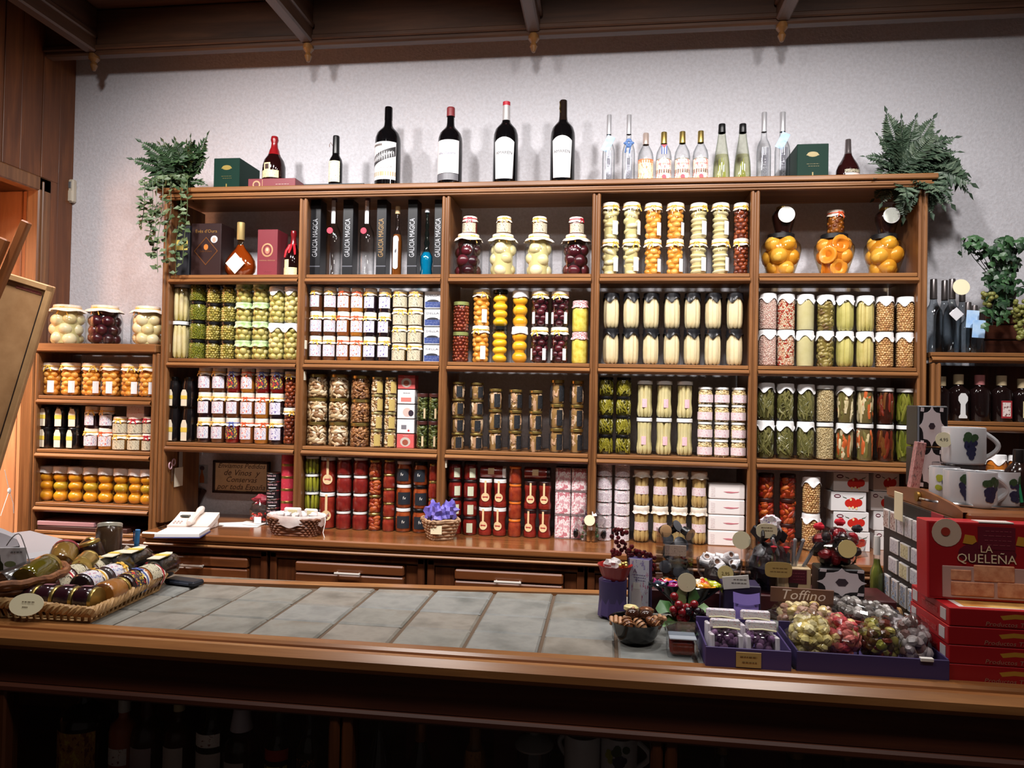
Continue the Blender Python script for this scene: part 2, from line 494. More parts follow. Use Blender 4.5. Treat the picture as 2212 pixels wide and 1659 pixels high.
part('back_panel', MB().box(lx0, lx1, DEP - 0.01, DEP, 0, LS['C'] - 0.02), wood_darkz, ls, smooth=0)

# right-hand shelving
rx0, rx1 = P(2013, 900, 0).x + 0.012, 4.05
RS = {'T': P(2115, 773, 0).z, 'A': P(2115, 922, 0).z}
rs = thing('bottle_shelving', 'dark oak shelving of liqueur bottles right of the tall shelving', 'shelving')
post(rs, rx0, 0.88, RS['T'] - 0.022); post(rs, rx1, 0.88, RS['T'] - 0.022)
shelf(rs, rx0 + 0.018, rx1 - 0.018, RS['A']); shelf(rs, rx0 + 0.018, rx1 - 0.018, RS['A'] - 0.31)
shelf(rs, rx0 - 0.02, rx1 + 0.02, RS['T'])
part('back_panel', MB().box(rx0, rx1, DEP - 0.01, DEP, 0.88, RS['T'] - 0.02), wood_darkz, rs, smooth=0)

# ---------------------------------------------------------------- back worktop and its cabinets
q0 = Pz(262, 1161, 0.88)
WX0 = q0.x; WYF = -0.215
wt = thing('back_worktop', 'polished brown wooden worktop running under the tall shelving', 'worktop')
mb = MB().bbox(WX0, 4.2, WYF, 0.31, 0.852, 0.88, 0.006)
n = 6
part('board', mb, wood_top, wt, smooth=0)
part('moulding', MB().bbox(WX0 + 0.01, 4.2, WYF + 0.012, WYF + 0.05, 0.836, 0.851, 0.004).bbox(WX0 + 0.005, 4.2, WYF + 0.004, WYF + 0.05, 0.822, 0.835, 0.005), woodx, wt, smooth=0)
cz = 0.82
ux = [Pz(575, 1200, cz).x]  # cabinet joints on the front plane
def fx(px, py): return P(px, py, WYF + 0.03).x
joints = [fx(250, 1200), fx(580, 1200), fx(920, 1212), fx(1266, 1222), fx(1640, 1240), fx(2010, 1250), fx(2400, 1250)]
dz = P(410, 1222, WYF + 0.03).z
cw = ['left of the middle one', 'in the middle of the visible three', 'right of the middle one', 'behind the gift display', 'behind the sweets', 'at the far right']
for i in range(6):
    a, b = joints[i] + 0.006, joints[i + 1] - 0.006
    yf = WYF + 0.03
    c = thing('drawer_cabinet', 'dark brown drawer cabinet under the back worktop, ' + cw[i], 'cabinet', group='drawer cabinets under the back worktop')
    mb = MB().box(a, b, yf + 0.02, 0.3, 0, 0.815).bbox(a, a + 0.03, yf, yf + 0.025, 0, 0.815, 0.003).bbox(b - 0.03, b, yf, yf + 0.025, 0, 0.815, 0.003)
    mb.bbox(a, b, yf, yf + 0.025, 0.79, 0.818, 0.004)
    part('carcass', mb, wood_darkz, c, smooth=0)
    da, db = a + 0.118, b - 0.085
    part('panel', MB().bbox(a + 0.03, da - 0.004, yf + 0.012, yf + 0.022, 0.02, 0.785, 0.003), wood_darkz, c, smooth=0)
    part('panel', MB().bbox(db + 0.004, b - 0.03, yf + 0.012, yf + 0.022, 0.02, 0.785, 0.003), wood_darkz, c, smooth=0)
    mid = (da + db) / 2
    for j, (z0, z1) in enumerate(((dz + 0.002, 0.782), (dz - 0.15, dz - 0.002), (dz - 0.32, dz - 0.158))):
        d = part('drawer', MB().bbox(da, db, yf - 0.012, yf + 0.02, z0, z1, 0.006), wood((84, 44, 20), (124, 70, 34), 'x', fine=14), c, smooth=0)
        if j != 1:
            zz = z0 + 0.005
            part('handle', MB().tube([(mid - 0.055, yf - 0.03, zz), (mid + 0.055, yf - 0.03, zz)], 0.0055, 8)
                 .tube([(mid - 0.048, yf - 0.03, zz), (mid - 0.048, yf - 0.01, zz)], 0.004, 6).tube([(mid + 0.048, yf - 0.03, zz), (mid + 0.048, yf - 0.01, zz)], 0.004, 6), mat((214, 208, 200), 0.3, 0.3), d)

# ---------------------------------------------------------------- serving counter
CZ = 1.0
fc = thing('serving_counter', 'wooden serving counter with a grey tiled top and glazed front across the foreground', 'counter')
FY = -1.79
yt0 = -1.735                          # front of the tiles
def ybk(x): return -1.372 + 0.088 * (x - 1.05) if x < 2.1 else -1.372 + 0.088 * 1.05
mb = MB().box(-0.6, 4.3, -1.72, -1.36, 0.955, 0.985).box(-0.6, 4.3, -1.40, -1.25, 0.955, 0.985)
part('deck', mb, mottled((92, 80, 66), (120, 106, 90), 40, 0.8), fc, smooth=0)
rows = [-1.735, -1.622, -1.500, -1.367, -1.235]
rows = [yt0, -1.622, -1.500, -1.372, -1.24]
k0 = -13
tiles = [mottled((104, 104, 98), (138, 137, 130), 9, 0.45, bump=0.25, c3=(114, 106, 94), lo=0.3, hi=0.75),
         mottled((108, 111, 108), (142, 143, 139), 9, 0.42, bump=0.25, c3=(112, 114, 112), lo=0.3, hi=0.75),
         mottled((108, 104, 96), (142, 137, 128), 9, 0.45, bump=0.25, c3=(110, 104, 94), lo=0.3, hi=0.75)]
rt = random.Random(3)
for j in range(4):
    for k in range(-13, 19):
        xa, xb = 1.3106 + 0.1509 * k, 1.3106 + 0.1509 * (k + 1)
        if xa < -0.55: continue
        xa += 0.004; xb -= 0.004
        ya, yb = rows[j] + 0.003, rows[j + 1] - 0.003
        ba, bb = min(yb, ybk(xa)), min(yb, ybk(xb))
        if min(ba, bb) - ya < 0.02: continue
        zt = CZ + rt.uniform(-0.0012, 0.0008)
        e = 0.004
        vs = [(xa + e, ya + e, zt), (xb - e, ya + e, zt), (xb - e, bb - e, zt), (xa + e, ba - e, zt), (xa, ya, zt - 0.004), (xb, ya, zt - 0.004), (xb, bb, zt - 0.004), (xa, ba, zt - 0.004),
              (xa, ya, 0.985), (xb, ya, 0.985), (xb, bb, 0.985), (xa, ba, 0.985)]
        fs = [(0, 1, 2, 3)] + [(a, b, b - 4, a - 4) for a, b in ((4, 5), (5, 6), (6, 7), (7, 4))] + [(a, b, b - 4, a - 4) for a, b in ((8, 9), (9, 10), (10, 11), (11, 8))]
        part('tile', MB().add(vs, fs), tiles[rt.randrange(3)], fc, smooth=0)
part('grout', MB().box(-0.55, 4.2, yt0, -1.372, 0.984, 0.9945).add([(1.05, -1.372, 0.9945), (2.1, -1.372, 0.9945), (2.1, ybk(2.1), 0.9945)], [(0, 1, 2)]).box(2.1, 4.2, -1.372, ybk(2.1), 0.984, 0.9945), mat((96, 78, 62), 0.9), fc, smooth=0)
edge = wood((126, 80, 44), (180, 124, 72), 'x', rough=0.3, coat=0.3, fine=26)
part('front_edge', MB().bbox(-0.6, 4.3, -1.768, yt0, 0.965, 1.004, 0.005), edge, fc, smooth=0)
part('front_nosing', MB().bbox(-0.6, 4.3, FY - 0.018, -1.772, 0.962, 1.0, 0.012), edge, fc, smooth=0)
mb = MB()
for a, b in ((-0.6, 1.05), (1.05, 2.1), (2.1, 4.3)):
    ya, yb = ybk(a) + 0.001, ybk(b) + 0.001
    vs = [(a, ya, 1.003), (b, yb, 1.003), (b, yb + 0.035, 1.003), (a, ya + 0.035, 1.003), (a, ya, 0.94), (b, yb, 0.94), (b, yb + 0.035, 0.94), (a, ya + 0.035, 0.94)]
    mb.add(vs, [(0, 1, 2, 3), (4, 5, 1, 0), (5, 6, 2, 1), (6, 7, 3, 2), (7, 4, 0, 3), (7, 6, 5, 4)])
part('back_edge', mb, edge, fc, smooth=0)
part('apron', MB().bbox(-0.6, 4.3, FY + 0.004, -1.75, 0.888, 0.962, 0.004), wood_dark, fc, smooth=0)
part('rail', MB().bbox(-0.6, 4.3, FY - 0.004, -1.75, 0.872, 0.89, 0.005), wood_dark, fc, smooth=0)
part('back_board', MB().box(-0.6, 4.3, -1.30, -1.285, 0.0, 0.95), wood_dark, fc, smooth=0)
part('base', MB().bbox(-0.6, 4.3, FY, -1.3, 0.0, 0.42, 0.004), wood_dark, fc, smooth=0)
part('inner_shelf', MB().box(-0.6, 4.3, -1.74, -1.3, 0.60, 0.615), wood_dark, fc, smooth=0)
pil = [Pz(40, 1480, 0.87).x - 0.02, P(735, 1560, FY).x, P(1435, 1600, FY).x, P(2120, 1600, FY).x + 0.5]
for x in pil:
    part('pilaster', MB().bbox(x - 0.024, x - 0.002, FY, -1.75, 0.40, 0.88, 0.004).bbox(x + 0.002, x + 0.024, FY, -1.75, 0.40, 0.88, 0.004), wood_darkz, fc, smooth=0)
for a, b in zip(pil, pil[1:]):
    part('glass_pane', MB().bbox(a + 0.024, b - 0.024, -1.768, -1.763, 0.42, 0.875, 0.001), GLASS, fc, smooth=0)
# ---------------------------------------------------------------- jars
def body_profile(shape, r, hb):
    S = {'straight': [(.9, 0), (1, .05), (1, .86), (.92, .93), (.9, 1)],
         'round': [(.88, 0), (1, .08), (1, .70), (.93, .84), (.87, .90), (.87, 1)],
         'hourglass': [(.92, 0), (1, .06), (1, .20), (.86, .32), (.84, .64), (.96, .76), (1, .84), (.93, .93), (.9, 1)],
         'big': [(.92, 0), (1, .06), (1, .66), (.93, .78), (.76, .87), (.70, .92), (.70, 1)],
         'urn': [(.58, 0), (.62, .03), (.74, .22), (.93, .48), (1, .66), (.97, .78), (.80, .89), (.62, .95), (.60, 1)],
         'bell': [(.62, 0), (.66, .03), (.80, .25), (.96, .55), (1, .70), (.90, .84), (.62, .96), (.58, 1)]}[shape]
    return [(a * r, b * hb) for a, b in S]
def r_at(pr, z):
    for (r0, z0), (r1, z1) in zip(pr, pr[1:]):
        if z <= z1: return r0 + (r1 - r0) * (z - z0) / max(z1 - z0, 1e-6)
    return pr[-1][0]

def fill_parts(fill, pr, r, hb, rng):
    """what is inside: list of (part name, MB, materials, kind)"""
    t = fill[0]; out = []
    zt = hb * 0.93
    def rin(z, k=0.95): return r_at(pr, min(max(z, 0.001), hb)) * k
    def core(col, k, mt=None):
        zs = [hb * q for q in (0.03, 0.1, .2, .3, .45, .6, .7, .8, .9)] + [zt]
        p = [(0, zs[0])] + [(rin(z, k), z) for z in zs] + [(0, zt)]
        return MB().lathe(p, 16), (mt or mat(col, 0.25, coat=0.3))
    if t == 'solid':
        mb, m = core(fill[1], 0.965, fill[2] if len(fill) > 2 else None)
        return [('contents', mb, [m], None)]
    if t == 'balls':
        d, cols, ccol = fill[1], fill[2], fill[3]
        mb, m = core(ccol, 0.86)
        out.append(('liquid', mb, [m], None))
        mb = MB(); z = hb * 0.04 + d / 2; k = 0
        sg = (7, 5) if d < 0.014 else (9, 6)
        while z < zt - d * 0.3:
            R = rin(z) - d * 0.42
            n = max(5, int(2 * pi * R / (d * 0.93)))
            for i in range(n):
                a = 2 * pi * (i + 0.5 * (k % 2) + rng.uniform(-.2, .2)) / n
                rr = d * rng.uniform(.42, .54)
                mb.ball((R * cos(a), R * sin(a), z + rng.uniform(-.15, .15) * d), (rr, rr * rng.uniform(.85, 1.1), rr * rng.uniform(.8, 1.05)), sg[0], sg[1], rng.randrange(len(cols)), Euler((rng.random() * 3, rng.random() * 3, 0)).to_matrix())
            z += d * 0.84; k += 1
        out.append(('contents', mb, [mat(c, 0.3, coat=0.2) for c in cols], 'stuff'))
        return out
    if t == 'halves':      # big fruit pieces, each a part
        d, cols, ccol, nm, flat = fill[1], fill[2], fill[3], fill[4], fill[5]
        mb, m = core(ccol, 0.72 if rin(hb * .4) > d * .62 else 0.6)
        out.append(('liquid', mb, [m], None))
        z = hb * 0.03 + d * 0.42 * flat; k = 0
        while z < zt - d * 0.12:
            R = max(rin(z) - d * 0.47, 0.0)
            n = max(1, int(2 * pi * R / (d * 0.76))) if R > d * .25 else 1
            for i in range(n):
                a = 2 * pi * (i + 0.5 * (k % 2) + rng.uniform(-.12, .12)) / n - pi / 2
                rr = d * rng.uniform(.46, .53)
                if n == 1:
                    R = rin(z) * .02; rr = rin(z) * .965
                Rm = Euler((rng.uniform(-.5, .5), rng.uniform(-.5, .5), rng.random() * 3)).to_matrix() if n > 1 else Euler((rng.uniform(-.12, .12), rng.uniform(-.12, .12), 0)).to_matrix()
                c = (R * cos(a), R * sin(a), z + rng.uniform(-.1, .1) * d * flat)
                mb = MB().ball(c, (rr, rr * rng.uniform(.92, 1.0), (rr if n > 1 else d * .52) * flat * rng.uniform(.9, 1.08)), 12, 8, 0, Rm)
                out.append((nm, mb, [mat(rng.choice(cols), 0.3, coat=0.3)], None))
            z += d * (0.86 if n == 1 else .74) * flat; k += 1
        return out
    if t == 'urnfruit':
        d, cols, ccol, cups = fill[1], fill[2], fill[3], fill[4]
        mb, m = core(ccol, 0.72); out.append(('liquid', mb, [m], None))
        z = hb * 0.02 + d * .46; k = 0
        while z < hb * .88:
            R = rin(z, .98) - d * 0.45
            n = max(3, int(2 * pi * R / (d * 0.70)))
            for i in range(n):
                a = 2 * pi * (i + 0.5 * (k % 2) + .15) / n - pi / 2 + rng.uniform(-.08, .08)
                c = Vector((R * cos(a), R * sin(a), z + rng.uniform(-.08, .08) * d))
                rr = d * rng.uniform(.47, .53)
                if cups and (i + k) % 2 == 0:
                    T = Matrix.Translation(c + Vector((cos(a), sin(a), 0)) * d * .14) @ Vector((cos(a), sin(a), rng.uniform(-.2, .3))).to_track_quat('Z', 'Y').to_matrix().to_4x4() @ Matrix.Scale(rr, 4)
                    mb = MB().lathe([(0, -.5), (.6, -.4), (.95, 0), (1, .2), (.92, .3), (.62, .32), (.42, .18), (.25, .02), (0, -.02)], 14, 0, T)
                else:
                    mb = MB().ball(c, (rr * .9, rr * .96, rr * rng.uniform(.86, 1)), 12, 8, 0, Euler((rng.random(), rng.random(), 0)).to_matrix())
                out.append(('peach_half', mb, [mat(rng.choice(cols), 0.3, coat=0.3)], None))
            z += d * 0.66; k += 1
        return out
    if t == 'spears':
        n, sr, col, col2, ccol, nm = fill[1:7]
        mb, m = core(ccol, 0.6); out.append(('liquid', mb, [m], None))
        for i in range(n):
            a = 2 * pi * (i + rng.uniform(-.12, .12)) / n - pi / 2 + 0.2
            q = sr * rng.uniform(.85, 1.12)
            zs = [hb * .03, hb * .08, hb * .2, hb * .45, hb * .7, zt]
            ks = [.35, .8, .98, 1.05, 1, .9]
            tw = rng.uniform(-.25, .25)
            pts = []
            for z in zs:
                R = max(rin(z) - q * 1.02, 0.001); b = a + tw * (z / hb - .4)
                pts.append((R * cos(b), R * sin(b), z))
            mb = MB().tube(pts, [q * x for x in ks], 8)
            out.append((nm, mb, [mottled(col, col2, 14, 0.35, kind='Object', coat=0.3)], None))
        return out
    if t == 'strands':
        n, sr, cols, ccol, curl = fill[1:6]
        mb, m = core(ccol, 0.78); out.append(('liquid', mb, [m], None))
        mb = MB()
        for i in range(n):
            a = 2 * pi * rng.random(); z0 = hb * rng.uniform(.05, .5); L = hb * rng.uniform(.3, .85)
            tw = rng.uniform(-curl, curl); pts = []
            for q in range(7):
                u = q / 6; z = min(z0 + L * u, zt) + sin(u * 6 + i) * sr
                b = a + tw * u + .12 * sin(u * 5 + i * 2)
                R = rin(z) - sr * rng.uniform(1.0, 1.5)
                pts.append((R * cos(b), R * sin(b), min(max(z, hb * .03), zt)))
            mb.tube(pts, [sr * .7, sr, sr, sr, sr, sr * .9, sr * .5], 5, rng.randrange(len(cols)))
        out.append(('contents', mb, [mat(c, 0.35, coat=0.2) for c in cols], 'stuff'))
        return out
    if t == 'chunks':
        d, cols, ccol, el = fill[1:5]
        mb, m = core(ccol, 0.82); out.append(('liquid', mb, [m], None))
        mb = MB(); z = hb * .05 + d * .3
        while z < zt - d * .15:
            R = rin(z) - d * .34
            n = max(5, int(2 * pi * R / (d * .8)))
            for i in range(n):
                a = 2 * pi * (i + rng.uniform(-.4, .4)) / n
                rr = d * rng.uniform(.35, .58)
                c = (R * cos(a), R * sin(a), z + rng.uniform(-.25, .25) * d)
                mb.ball(c, (rr * .62, rr * el * rng.uniform(.8, 1.2), rr * rng.uniform(.5, 1.1)), 8, 5, rng.randrange(len(cols)), Euler((rng.uniform(-1.2, 1.2), rng.uniform(-.4, .4), a)).to_matrix())
            z += d * .62
        out.append(('contents', mb, [mat(c, 0.4, coat=0.15) for c in cols], 'stuff'))
        return out
    return out

def cloth_mb(style, r, rl, ztop, lh, rng):
    """cloth over the lid, tied below it"""
    zt = ztop + 0.0012
    ph = rng.random() * 6
    mb = MB()
    if style == 'ruffle':
        L = min(0.30 * r + 0.004, 0.018)
        n1 = 9
        def wob(a, rr, z):
            if z > ztop - lh - 0.001: return rr, z
            q = (ztop - lh - z) / L
            return rr + q * (0.07 * r * cos(n1 * a + ph) + 0.05 * r * sin(4 * a + ph * 2)), z + q * 0.16 * L * cos(5 * a + ph * 3)
        zs = ztop - lh
        mb.lathe([(0, zt), (rl * .9, zt), (rl * 1.02, zt - .002), (rl * 1.04, zs + .003), (rl * 1.0, zs), (r * 1.0, zs - .35 * L), (r * 1.12, zs - L)], 36, 0, None, wob)
    elif style == 'points':
        L = 0.42 * r + 0.006
        def wob(a, rr, z):
            if z > ztop - lh - 0.001: return rr, z
            q = (ztop - lh - z) / L
            c = abs(cos(2 * (a + ph)))                   # four corners
            k = (0.15 + 0.85 * c ** 2.2) * 1.25
            return rr + q * 0.05 * r * cos(8 * a + ph), (ztop - lh) - (ztop - lh - z) * k
        zs = ztop - lh
        mb.lathe([(0, zt), (rl * .9, zt), (rl * 1.02, zt - .002), (rl * 1.05, zs + .002), (r * 1.0, zs - .3 * L), (r * 1.06, zs - .65 * L), (r * 1.08, zs - L)], 48, 0, None, wob)
    elif style == 'tight':
        L = 0.3 * r + .004
        zs = ztop - lh
        def wob(a, rr, z):
            if z > zs - 0.001: return rr, z
            return rr + .05 * r * cos(11 * a + ph), z + .2 * L * cos(3 * a + ph)
        mb.lathe([(0, zt), (rl * .92, zt), (rl * 1.04, zt - .003), (rl * 1.04, zs), (r * 1.03, zs - L)], 44, 0, None, wob)
    return mb

def ribbon_mb(r, z, rng):
    mb = MB().lathe([(r * 1.0, z - .0022), (r * 1.05, z - .0018), (r * 1.05, z + .0018), (r * 1.0, z + .0022)], 24)
    a = -pi / 2 + rng.uniform(-.7, .7)
    c = Vector((r * 1.06 * cos(a), r * 1.06 * sin(a), z)); tg = Vector((-sin(a), cos(a), 0)); nn = Vector((cos(a), sin(a), 0))
    for s_ in (-1, 1):      # loops and tails as bent strips
        L = rng.uniform(.35, .65) * r + .004; ww = .0032
        pts = [c, c + tg * s_ * L * .4 + Vector((0, 0, -L * .35)) + nn * .003, c + tg * s_ * L * .6 + Vector((0, 0, -L * .9)) + nn * .004]
        vs = []
        for p in pts: vs += [p + tg * ww * .7 + Vector((0, 0, ww * .5 * s_)), p - tg * ww * .7 - Vector((0, 0, ww * .5 * s_))]
        mb.add(vs, [(0, 1, 3, 2), (2, 3, 5, 4)])
        mb.ball(c + tg * s_ * .006 + nn * .001 + Vector((0, 0, .002)), (.006, .002, .0035), 8, 5, 0, Euler((0, 0, a + pi / 2)).to_matrix())
    mb.ball(c + nn * .001, .0028, 6, 4)
    return mb

def jar_proto(spec, r, h, seed=0):
    rng = random.Random(seed * 131 + 5)
    lh = spec.get('lh', min(0.016, max(0.008, 0.13 * h)))
    hb = h - lh * 0.55
    pr = body_profile(spec.get('shape', 'straight'), r, hb)
    rt_ = pr[-1][0]
    rl = spec.get('rl', rt_ / r + .03) * r
    ps = []
    ps += [(n, mb.mesh(n, ms, 0.7), kd, None) for n, mb, ms, kd in fill_parts(spec['fill'], pr, r, hb, rng)]
    if spec.get('shape2') != 'opaque':
        g = MB().lathe([(0, .0006)] + [(a, b + .0006) for a, b in pr], 20)
        ps.append(('glass', g.mesh('glass', [spec.get('glass', GLASS)], 0.8), None, None))
    lm = spec.get('lid', WHITE)
    if lm is not None:
        l = MB().lathe([(rl * .97, h - lh), (rl, h - lh + .001), (rl, h - .002), (rl * .95, h), (rl * .88, h - .0005), (0, h - .0008)], 22)
        ps.append(('lid', l.mesh('lid', [lm], 0.5), None, None))
    if spec.get('cloth'):
        st, cm = spec['cloth']
        ps.append(('cloth_cover', cloth_mb(st, max(r * .97, rl) if st != 'ruffle' else max(r * .93, rl), rl, h, lh, rng).mesh('cloth_cover', [cm], 0.9), None, None))
    if spec.get('ribbon'):
        ps.append(('ribbon', ribbon_mb(rl * 1.02, h - lh - .0005, rng).mesh('ribbon', [spec['ribbon']], 0.6), None, None))
    for lb in spec.get('labels', []):
        z0, z1, ha, m, off = lb[:5]
        zm = hb * (z0 + z1) / 2
        R = max(r_at(pr, hb * z0), r_at(pr, hb * z1), r_at(pr, zm)) * 1.012
        L = MB().patch(R, off - ha, off + ha, hb * z0, hb * z1, 10)
        ps.append(('label', L.mesh('label', [m], 0.9), None, None))
        for tx in lb[5:]:
            s, sz, zf, tm = tx[:4]
            vs, fs = text_verts(s, sz)
            RR = R * 1.006
            q = MB().add([(RR * cos(-pi / 2 + off + x / RR), RR * sin(-pi / 2 + off + x / RR), hb * zf + y) for x, y in vs], fs)
            ps.append(('lettering', q.mesh('lettering', [tm], 0), None, None))
    if spec.get('seal'):      # round paper seal with a strip over the lid
        m, m2, sw = spec['seal']
        R = r * 1.03
        nseg = 18; vs = []; c = hb * .40; rr = r * .62
        vs.append((0, -R, c))
        for i in range(nseg):
            a = 2 * pi * i / nseg; x = rr * cos(a) + sw * r * .15
            vs.append((R * cos(-pi / 2 + x / R), R * sin(-pi / 2 + x / R), c + rr * sin(a)))
        q = MB().add(vs, [(0, i + 1, (i + 1) % nseg + 1) for i in range(nseg)])
        q.patch(R, -.14 + sw * .15, .14 + sw * .15, c + rr * .8, hb + lh * .2, 3)
        ps.append(('seal', q.mesh('seal', [m], 0.9), None, None))
        q = MB().patch(R * 1.01, -.38 + sw * .15, .38 + sw * .15, c - .1 * rr, c + .18 * rr, 6)
        ps.append(('seal_print', q.mesh('seal_print', [m2], 0.9), None, None))
    if spec.get('tag'):       # hanging card tag
        m, m2 = spec['tag']
        q = MB(); w_ = r * .52; zt = hb * spec.get('tagz', .95); L = spec.get('tagl', .5) * hb
        yy = -r * 1.06
        o = [(-w_, yy, zt - L), (w_, yy, zt - L), (w_, yy, zt - .22 * L), (w_ * .5, yy, zt), (-w_ * .5, yy, zt), (-w_, yy, zt - .22 * L)]
        q.add(o + [(x, y + .0015, z) for x, y, z in o], [(0, 1, 2, 3, 4, 5), (11, 10, 9, 8, 7, 6)] + [(i, i + 6, (i + 1) % 6 + 6, (i + 1) % 6) for i in range(6)])
        ps.append(('tag', q.mesh('tag', [m], 0), None, None))
        q = MB().box(-w_ * 1.05, w_ * 1.05, yy - .0008, yy + .002, zt - .58 * L, zt - .36 * L)
        ps.append(('tag_band', q.mesh('tag_band', [m2], 0), None, None))
    return ps

def place(ps, name, loc, rot, label, group, cat):
    t = thing(name, label, cat, loc, rot, group)
    for n, me, kd, lb in ps:
        link(n, me, t, kind=kd, label=lb)
    return t

# ---- kinds of jar
amber = glass((255, 246, 230), (210, 190, 150))
lab_w = printed((222, 219, 222), (186, 130, 156), (130, 140, 186), 5, 0.57)
lab_w2 = printed((224, 220, 222), (214, 100, 76), (130, 110, 170), 5, 0.57)
lab_v = printed((222, 220, 228), (90, 70, 150), (160, 150, 200), 5, 0.57)
lab_c = printed((206, 198, 172), (76, 70, 62), (160, 148, 120), 8, 0.57)
lab_f = printed((40, 44, 60), (230, 190, 60), (210, 60, 40), 4, 0.56)
lab_k = printed((26, 28, 32), (70, 72, 78), None, 5, 0.6)
lab_dk = mat((30, 36, 44), .5)
lab_pk = printed((226, 210, 212), (204, 140, 156), None, 8, .57)
plainw = printed((236, 236, 238), (190, 190, 200), None, 10, .62)
pale = printed((208, 212, 184), (180, 186, 150), None, 12, .6)
pinkp = printed((235, 190, 198), (205, 120, 140), None, 8, .6)
can_pk = printed((238, 232, 234), (216, 170, 180), (190, 180, 190), 6, .56)
can_rd = printed((196, 52, 72), (215, 100, 110), None, 6, .62)
PE = [(234, 180, 70), (238, 188, 84), (230, 172, 64)]
AP = [(230, 160, 66), (236, 174, 84), (222, 150, 58)]
PR = [(224, 212, 160), (232, 222, 178), (216, 202, 146)]
PL = [(66, 16, 26), (48, 10, 20), (84, 24, 34)]
dk = (30, 8, 12)
J = {}
J['pear'] = dict(n='pear_jar', fill=('halves', .05, PR, (196, 184, 128), 'pear_slice', .55), cloth=('ruffle', CREAM), ribbon=RIB_G, labels=[(.12, .52, .35, plainw, .75)])
J['pearbig'] = dict(n='large_pear_jar', shape='big', fill=('halves', .064, PR, (200, 190, 132), 'pear_half', .95), cloth=('ruffle', CREAM), ribbon=RIB_G, lh=.014)
J['plumbig'] = dict(n='large_plum_jar', shape='big', fill=('halves', .060, PL, dk, 'plum', .95), cloth=('ruffle', CREAM), ribbon=RIB_G, lh=.014)
J['apricot'] = dict(n='apricot_jar', fill=('halves', .036, AP, (205, 130, 40), 'apricot_half', .8), cloth=('ruffle', CREAM), ribbon=RIB_G, labels=[(.10, .48, .30, plainw, .7)])
J['chestnut'] = dict(n='chestnut_jar', fill=('halves', .026, [(130, 56, 26), (100, 40, 20), (150, 70, 34)], (70, 24, 12), 'chestnut', .85), cloth=('ruffle', CREAM), ribbon=RIB_G)
J['smalljam'] = dict(n='small_jam_jar', shape='round', fill=('solid', (120, 50, 40)), cloth=('ruffle', CREAM), ribbon=RIB_R, labels=[(.08, .66, 1.2, lab_c, 0)])
J['smalljamg'] = dict(n='small_jam_jar', shape='round', fill=('solid', (130, 90, 40)), cloth=('ruffle', CREAM), ribbon=RIB_G, labels=[(.08, .66, 1.2, lab_c, 0)])
J['urn'] = dict(n='peach_urn', shape='urn', lh=.022, rl=.66, lid=mat((26, 26, 28), .35), fill=('urnfruit', .080, [(220, 168, 58), (212, 158, 50), (226, 178, 74)], (196, 138, 44), False), glass=amber)
J['urncup'] = dict(J['urn'], fill=('urnfruit', .078, [(232, 154, 52), (238, 172, 74), (226, 144, 48)], (206, 126, 40), True))
J['bell'] = dict(n='bell_jar', shape='bell', lid=GOLD, rl=.62, lh=.014, fill=('solid', (34, 12, 10)))
J['cherry'] = dict(n='cherry_jar', fill=('balls', .020, [(150, 84, 20), (170, 100, 30), (110, 50, 16)], (120, 66, 16)), cloth=('ruffle', CREAM), ribbon=RIB_O)
J['mixedveg'] = dict(n='vegetable_jar', fill=('spears', 8, .011, (222, 206, 160), (206, 190, 120), (150, 130, 50), 'asparagus_spear'))
J['peas'] = dict(n='pea_jar', lid=BLACK, shape='round', fill=('balls', .0085, [(128, 128, 34), (140, 140, 44), (112, 116, 28)], (90, 92, 22)))
J['capers'] = dict(n='caper_jar', lid=BLACK, shape='round', fill=('balls', .0125, [(176, 158, 70), (150, 140, 60), (190, 176, 96)], (110, 96, 36)))
GREENC = mottled((140, 186, 96), (232, 240, 214), 24, .8)
J['artichoke'] = dict(n='artichoke_jar', shape='round', fill=('halves', .034, [(196, 184, 110), (212, 200, 134), (180, 170, 90)], (140, 130, 60), 'artichoke_heart', .95), cloth=('ruffle', GREENC), lid=mat((190, 220, 150), .5))
J['artichokew'] = dict(J['artichoke'], cloth=('points', CLOTH), lid=WHITE, shape='straight')
def jam(fillc, rib, lab, n='jam_jar', clo=CREAM):
    return dict(n=n, shape='round', fill=('solid', fillc), cloth=('ruffle', clo), ribbon=rib, lh=.021, labels=[(.20, .72, 1.0, lab, 0)])
J['jam0'] = jam((96, 56, 34), RIB_G, lab_w); J['jam1'] = jam((140, 80, 40), RIB_O, lab_w2); J['jam2'] = jam((34, 20, 26), RIB_G, lab_v)
J['jamf'] = jam((120, 22, 20), RIB_B, lab_f); J['jamo'] = jam((176, 110, 40), RIB_O, lab_w2); J['jamd'] = jam((40, 18, 22), RIB_G, lab_w)
J['sqjam'] = dict(n='honey_jar', shape='round', fill=('solid', (110, 84, 40)), cloth=('ruffle', CREAM), ribbon=RIB_G, labels=[(.08, .70, 1.2, lab_c, 0)])
J['hazel'] = dict(n='bean_jar', lid=mat((150, 160, 96), .35, .4), fill=('balls', .0165, [(140, 58, 34), (156, 72, 42), (120, 44, 26)], (80, 26, 14)))
J['peachb'] = dict(n='peach_jar', lid=BLACK, fill=('halves', .062, [(238, 186, 34), (244, 196, 48)], (214, 160, 26), 'peach_half', .62))
J['peachw'] = dict(n='peach_jar', fill=('halves', .066, [(236, 166, 34), (244, 182, 44)], (206, 140, 24), 'peach_half', .80), cloth=('tight', mottled((226, 222, 220), (246, 244, 244), 90, .7)))
J['plum'] = dict(n='plum_jar', fill=('halves', .036, PL, dk, 'plum', .9), cloth=('ruffle', CREAM), ribbon=RIB_G, labels=[(.10, .44, .22, plainw, -.85), (.10, .44, .22, plainw, .85)])
